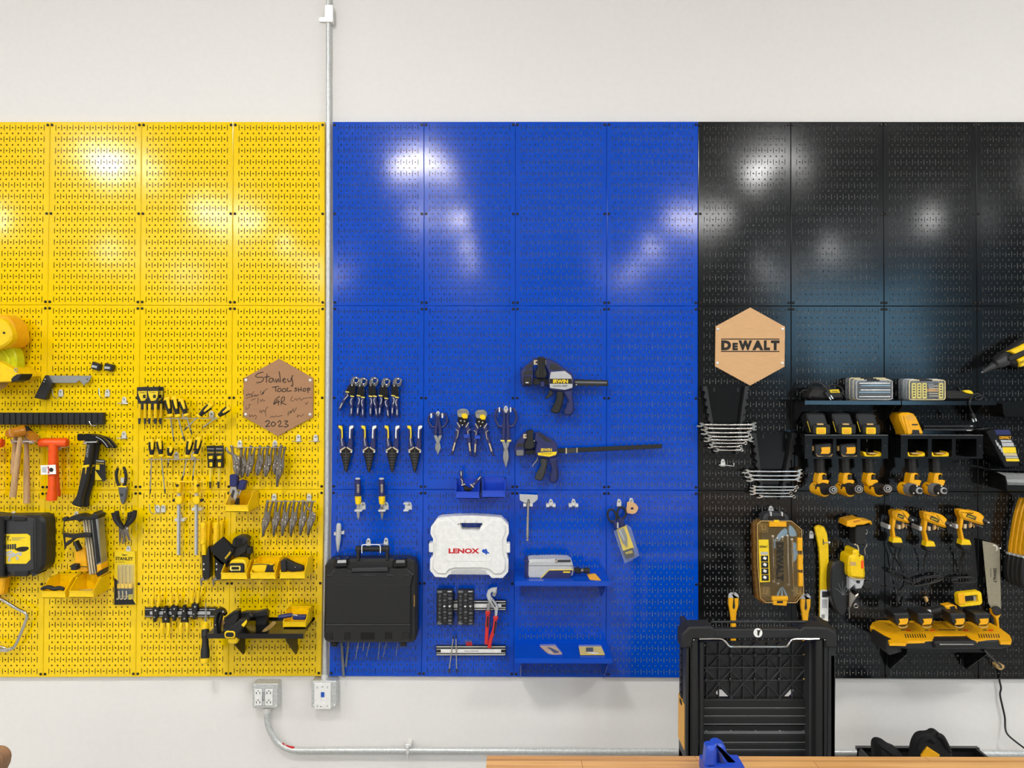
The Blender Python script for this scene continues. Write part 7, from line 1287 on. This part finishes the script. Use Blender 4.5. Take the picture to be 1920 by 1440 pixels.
def cbat(lbl, x, s=1):
    t = Thing('battery', lbl, 'battery', x, 1172, .16, 'batteries on the charging station'); d = .195
    t.add('case', 'black_plastic', P([(x - 16, 1151), (x + 12, 1150), (x + 14, 1153), (x + 14, 1168), (x + 8, 1173.5), (x - 8, 1174), (x - 15, 1166)], .11, d, .005)); t.add('rail_tab', 'dark_grey', P(RR(x - 33, 1153, x - 17, 1159, 1), .1, .13, .002)); t.add('button', 'orange_yellow', P([(x - 6, 1161), (x + 11, 1160), (x + 11, 1166), (x + 8, 1171), (x - 7, 1172), (x - 4, 1167)], d - .001, d + .005, .0012)); t.add('base_rim', 'tan', TB(SM([(x - 8, 1173.5, d), (x - 2, 1177, d), (x + 6, 1176, d), (x + 9, 1173, d)], 3, False), .9, d)); t.add('pin', 'zinc', BALL(x - 14, 1155, d - .005, 1.8))
for i, x in enumerate((1692, 1737, 1798, 1843)): cbat(f'{OB[i]} black battery from the left on the yellow charging station', x)
t = Thing('cordless_drill', 'black and yellow driver with yellow framed base lying behind the charging station batteries', 'drill', 1790, 1140, .1); d = .11
t.add('nose', 'black_rubber', LA((1744, 1147, d), (1776, 1142, d), [(0, 4), (.1, 6), (.4, 6.5), (.5, 8), (1, 8)])); t.add('tip', 'light_grey', LA((1736, 1148, d), (1745, 1146.5, d), [(0, 3), (.4, 4), (1, 4)])); t.add('body', 'orange_yellow', P([(1772, 1137), (1787, 1134), (1795, 1137), (1797, 1150), (1780, 1151), (1777, 1147)], .09, d + .02, .004)); t.add('label', 'black_plastic', P([(1781, 1138), (1790, 1136), (1793, 1143), (1784, 1146)], d + .019, d + .022, .0005)); t.add('grip', 'black_rubber', P([(1792, 1134), (1812, 1132), (1814, 1140), (1796, 1145)], .09, d + .015, .004))
FR = RO(RR(1796, 1110, 1841, 1136, 6), 1818, 1123, -6); t.add('base_frame', 'yellow_plastic', PH(FR, [RO(RR(1809, 1116.5, 1834, 1129.5, 1), 1820, 1123, -6)], d + .005, d + .03)); t.add('base_plate', 'black_gloss', P(RO(R(1806, 1115, 1836, 1131), 1820, 1123, -6), d + .004, d + .012, .001)); t.add('base_side', 'orange_yellow', P(RO(RR(1797, 1113, 1810, 1134, 3), 1803, 1123, -6), d + .028, d + .034, .002))
for k in range(4): t.add('contact', 'white_plastic', P(RO(RR(1826.5 + k * 2.3, 1117.5 + (k % 2), 1827.6 + k * 2.3, 1128, .5), 1820, 1123, -6), d + .011, d + .016, .0005))
# ================================================================== things standing in front of the wall
# rolling tool chest, front at 0.72 m from the wall
DF = .72; DBK = .57
t = Thing('tool_chest', 'tall black rolling tool chest with silver bail handle in front of the black panels', 'tool chest', 1421, 1415, DF)
def zz(py, d=DF): return W(1421, py, d).z
def xx(px, d=DF): return W(px, 1300, d).x
t.add('side_wall', 'black_plastic', BX(xx(1291), xx(1300), -DF, -DBK, 0.02, zz(1180))); t.add('side_wall', 'black_plastic', BX(xx(1553), xx(1566), -DF, -DBK, 0.02, zz(1180)))
t.add('corner_block', 'black_rubber', P([(1279, 1190), (1292, 1176), (1333, 1175), (1338, 1178), (1343, 1184), (1343, 1199), (1300, 1199), (1297, 1215), (1279, 1216)], DF - .065, DF + .012, .006)); t.add('corner_block', 'black_rubber', P([(1499, 1183), (1508, 1176), (1551, 1177), (1562, 1183), (1570, 1191), (1570, 1215), (1548, 1215), (1546, 1200), (1499, 1199)], DF - .065, DF + .012, .006))
t.add('top_bar', 'black_plastic', P(R(1300, 1180, 1548, 1198), DF - .02, DF + .006, .004)); t.add('lift_handle', 'black_plastic', LA((1333, 1166, DF - .02), (1510, 1166, DF - .02), [(0, 2.4), (.28, 2.6), (1, 2.4)], 12))
for k in range(17): t.add('handle_rib', 'dark_grey', LA((1381 + k * 4.3, 1165.8, DF - .02), (1383.6 + k * 4.3, 1165.8, DF - .02), [(0, 3.2), (.5, 3.9), (1, 3.2)], 10))
t.add('upright', 'black_plastic', P(R(1286, 1214, 1296, 1440), DF - .05, DF, .003)); t.add('upright', 'black_rubber', P(R(1297, 1198, 1309, 1440), DF - .04, DF + .006, .003)); t.add('upright', 'black_plastic', P(R(1311, 1203, 1320, 1440), DF - .06, DF - .008, .003)); t.add('upright', 'black_rubber', P(R(1530, 1200, 1543, 1440), DF - .04, DF + .006, .003)); t.add('upright', 'black_plastic', P(R(1544, 1205, 1556, 1440), DF - .05, DF - .004, .003)); t.add('upright', 'black_plastic', P(R(1557, 1228, 1566, 1440), DF - .06, DF, .003)); t.add('upright', 'dark_grey', P(R(1518, 1205, 1529, 1440), DF - .08, DF - .03, .003))
g = t.add('badge', 'white_paper', P(EL(1421.5, 1187, 8.3, 8.5, 24), DF + .005, DF + .009, .001)); t.add('badge_print', 'ink', P([(1419, 1180), (1422, 1182), (1426, 1181), (1424, 1187), (1423, 1193), (1420, 1190), (1420.5, 1185)], DF + .0085, DF + .0098, 0), par=g); t.add('badge_print', 'red_ink', P(EL(1425, 1182, 1), DF + .0085, DF + .0098, 0), par=g)
t.add('bail', 'chrome', TB(SM([(1311, 1198, DF + .012), (1340, 1197.5, DF + .014), (1354, 1198.5, DF + .018), (1361, 1204, DF + .024), (1367, 1211, DF + .03), (1374, 1212.5, DF + .03), (1421, 1212.5, DF + .03), (1470, 1212.5, DF + .03), (1477, 1210, DF + .03), (1482, 1202, DF + .024), (1490, 1198.5, DF + .018), (1520, 1198.5, DF + .014), (1536, 1198, DF + .012)], 4, False), 1.7, DF))
for x in (1300.5, 1546.5): t.add('screw', 'chrome', BALL(x, 1200, DF + .010, 1.5))
DL = DF - .07
t.add('lattice_plate', 'black_plastic', PH(R(1318, 1203, 1526, 1311), [[(1343, 1297), (1346, 1293), (1353, 1293), (1369.5, 1310), (1351, 1310), (1342, 1300)], [(1489, 1293), (1489, 1298), (1478, 1310.3), (1466, 1310.3), (1482, 1293)]], DL - .03, DL - .02))
for y in (1229, 1252, 1276): t.add('lattice_rib', 'dark_grey', P(R(1320, y - .8, 1518, y + .8), DL - .021, DL - .008, .0008))
for k in range(9): t.add('lattice_rib', 'dark_grey', P(R(1325 + k * 23 - .8, 1206, 1325 + k * 23 + .8, 1311), DL - .021, DL - .008, .0008))
for k in range(-2, 5):
    for s in (1, -1):
        a = (1325 + k * 46, 1206) if s > 0 else (1325 + (k + 2) * 46, 1206); b = (a[0] + s * 94, 1310)
        # clip to the plate
        p = []
        for f in (0, 1):
            x, y = (a, b)[f]
            if x < 1320: y += (1320 - x) * (1 if f == 0 else -1) * 104 / 94; x = 1320
            if x > 1518: y += (x - 1518) * (1 if f == 0 else -1) * 104 / 94; x = 1518
            p.append((x, y))
        if abs(p[1][0] - p[0][0]) > 20 and 1200 < p[0][1] < 1312 and 1200 < p[1][1] < 1312: t.add('lattice_rib', 'dark_grey', P(ST(p, 1.6), DL - .021, DL - .009, .0008))
for x, y in ((1371, 1229), (1417, 1229), (1463, 1229), (1325, 1276), (1371, 1276), (1417, 1276), (1463, 1276)): t.add('lattice_boss', 'black_gloss', P(EL(x, y, 4.5), DL - .021, DL - .006, .002))
for x, y in ((1321, 1210), (1511, 1210), (1521, 1210), (1507, 1227), (1507, 1273)): t.add('rivet', 'tan' if y > 1220 else 'chrome', BALL(x, y, DL - .008, 1.7))
ys = [1311, 1328.5, 1343.5, 1359, 1376, 1393, 1407, 1440]
for i in range(len(ys) - 1):
    t.add('slat', 'black_rubber', P(R(1318, ys[i] + .6, 1526, ys[i + 1] - 1.2), DL - .03, DL - (.002 if i != 3 else .018), .003)); t.add('slat_edge', 'mid_grey', P(R(1320, ys[i + 1] - 1.6, 1522, ys[i + 1] - .2), DL - .02, DL - .001, .0005))
for k in range(5): t.add('slat_stud', 'mid_grey', BALL(1324 + k * 46, 1371, DL - .016, 2.2))
for k in range(9): t.add('side_rib', 'black_rubber', BX(xx(1291) - .012, xx(1291) + .001, -DF + .06, -DF + .09 - .0, zz(1225 + k * 14), zz(1217 + k * 14)))
t.add('side_latch', 'orange_yellow', BX(xx(1291) - .010, xx(1291) + .001, -DF + .02, -DF + .12, zz(1412), zz(1326))); t.add('rear_panel', 'black_plastic', BX(xx(1300), xx(1553), -DBK - .01, -DBK, .02, zz(1440)))
t.add('base', 'black_plastic', BX(xx(1291), xx(1566), -DF, -DBK, .02, zz(1440)))
for x in (1305, 1550): t.add('wheel', 'black_rubber', TW([Vector((xx(x) - .02, -DBK - .05, .05)), Vector((xx(x) + .02, -DBK - .05, .05))], .05, 20)); t.add('wheel', 'black_rubber', TW([Vector((xx(x) - .02, -DF + .05, .05)), Vector((xx(x) + .02, -DF + .05, .05))], .05, 20))
# open tote with work gloves, behind the bench
t = Thing('tool_tote', 'black open tote on the floor behind the bench at lower right', 'tote', 1735, 1410, .5); dn, dfar = .52, .16
x0, x1 = W(1607, 1401, dfar).x, W(1830, 1399, dfar).x; zt = W(1700, 1400, dfar).z
t.add('front', 'black_plastic', BX(x0, x1, -dn, -dn + .012, 0, zt)); t.add('back', 'black_plastic', BX(x0, x1, -dfar - .012, -dfar, 0, zt)); t.add('side', 'black_plastic', BX(x0, x0 + .012, -dn, -dfar, 0, zt)); t.add('side', 'black_plastic', BX(x1 - .012, x1, -dn, -dfar, 0, zt)); t.add('bottom', 'black_plastic', BX(x0, x1, -dn, -dfar, 0, .012))
t.add('rim', 'black_gloss', BX(x0 - .006, x1 + .006, -dfar - .016, -dfar + .004, zt - .012, zt + .002))
zl = zt - .16; t.add('tray', 'black_rubber', BX(x0 + .012, x1 - .012, -dn + .012, -dfar - .012, zl - .005, zl))
def glove(lbl, pts, d, extra=None):
    t = Thing('work_glove', lbl, 'glove', pts[0][0], pts[0][1], d, 'black work gloves in the tote'); t.add('palm', 'fabric_black', P(SM(pts, 4), d - .05, d, .02))
    return t
glove('small black glove tip on the left side of the black tote', [(1644, 1400), (1648, 1394), (1655, 1393), (1664, 1396), (1674, 1403), (1690, 1412), (1700, 1440), (1650, 1440), (1644, 1414)], .34)
g_ = glove('large folded black glove with a yellow patch in the black tote', [(1716, 1420), (1719, 1400), (1726, 1386), (1735, 1381), (1748, 1380), (1756, 1376), (1764, 1377), (1772, 1384), (1777, 1396), (1784, 1404), (1790, 1416), (1788, 1445), (1718, 1445)], .37)
g_.add('finger', 'fabric_black', TB(SM([(1722, 1404, .36), (1730, 1388, .365), (1742, 1383, .37), (1752, 1390, .372)], 3, False), 5, .36)); g_.add('finger', 'fabric_black', TB(SM([(1757, 1378, .37), (1766, 1382, .372), (1774, 1396, .37), (1780, 1410, .36)], 3, False), 5, .36)); g_.add('patch', 'orange_yellow', P([(1728, 1417), (1740, 1401), (1750, 1408), (1763, 1416), (1760, 1430), (1730, 1430)], .365, .38, .003))
# workbench across the bottom of the picture
zb = W(1400, 1418, 1.60).z; xb0 = W(913, 1420, 1.60).x
t = Thing('workbench', 'butcher block workbench across the bottom right of the picture', 'workbench', 1400, 1440, 2.0)
t.add('top', 'butcher_block', BX(xb0, 2.2, -2.36, -1.60, zb - .042, zb))
for x, y in ((xb0 + .06, -1.68), (2.1, -1.68), (xb0 + .06, -2.28), (2.1, -2.28)): t.add('leg', 'dark_grey', BX(x - .03, x + .03, y - .03, y + .03, 0, zb - .042))
t.add('apron', 'dark_grey', BX(xb0 + .06, 2.1, -1.70, -1.67, zb - .12, zb - .042))
t = Thing('trigger_clamp', 'blue two pronged clamp jaw standing on the workbench edge', 'clamp', 1360, 1436, 1.68); d = 1.70
t.add('jaw', 'royal_blue', P([(1322, 1441), (1324, 1424), (1326, 1404), (1331, 1401), (1343, 1401), (1345, 1408), (1345, 1441)], d - .03, d, .008)); t.add('jaw', 'royal_blue', P([(1338, 1401), (1344, 1397), (1352, 1397), (1361, 1402), (1364, 1413), (1369, 1424), (1378, 1430), (1393, 1436), (1396, 1442), (1345, 1442), (1345, 1405)], d - .055, d - .02, .008)); t.add('jaw_groove', 'navy', P([(1347, 1410), (1352, 1412), (1357, 1428), (1372, 1437), (1355, 1438), (1349, 1428)], d - .021, d - .016, .002))
t.add('base', 'royal_blue', BX(W(1322, 1440, d).x, W(1396, 1440, d).x, -d + .0, -d + .055, zb, W(1360, 1438, d).z))
for o in t.o.children: o.location.z += 0
# end of a second bench at the lower left
d = 2.05; z2 = W(10, 1397.5, d).z; x2 = W(22, 1410, d).x
t = Thing('workbench', 'rounded wooden bench end at the lower left corner', 'workbench', 0, 1440, d)
r = .018; pr = [(x2 - .9, z2), (x2 - r, z2)] + [(x2 - r + r * math.sin(a), z2 - r + r * math.cos(a)) for a in (.3, .6, .9, 1.2, 1.57)] + [(x2 - .002, z2 - .03), (x2 - .008, z2 - .042), (x2 - .9, z2 - .042)]
t.add('top', 'bench_edge', PW(pr, 'y', -d - .7, -d)); 
for y in (-d - .62, -d - .08): t.add('leg', 'dark_grey', BX(x2 - .12, x2 - .015, y - .03, y + .03, 0, z2 - .042)); t.add('leg', 'dark_grey', BX(x2 - .85, x2 - .79, y - .03, y + .03, 0, z2 - .042))
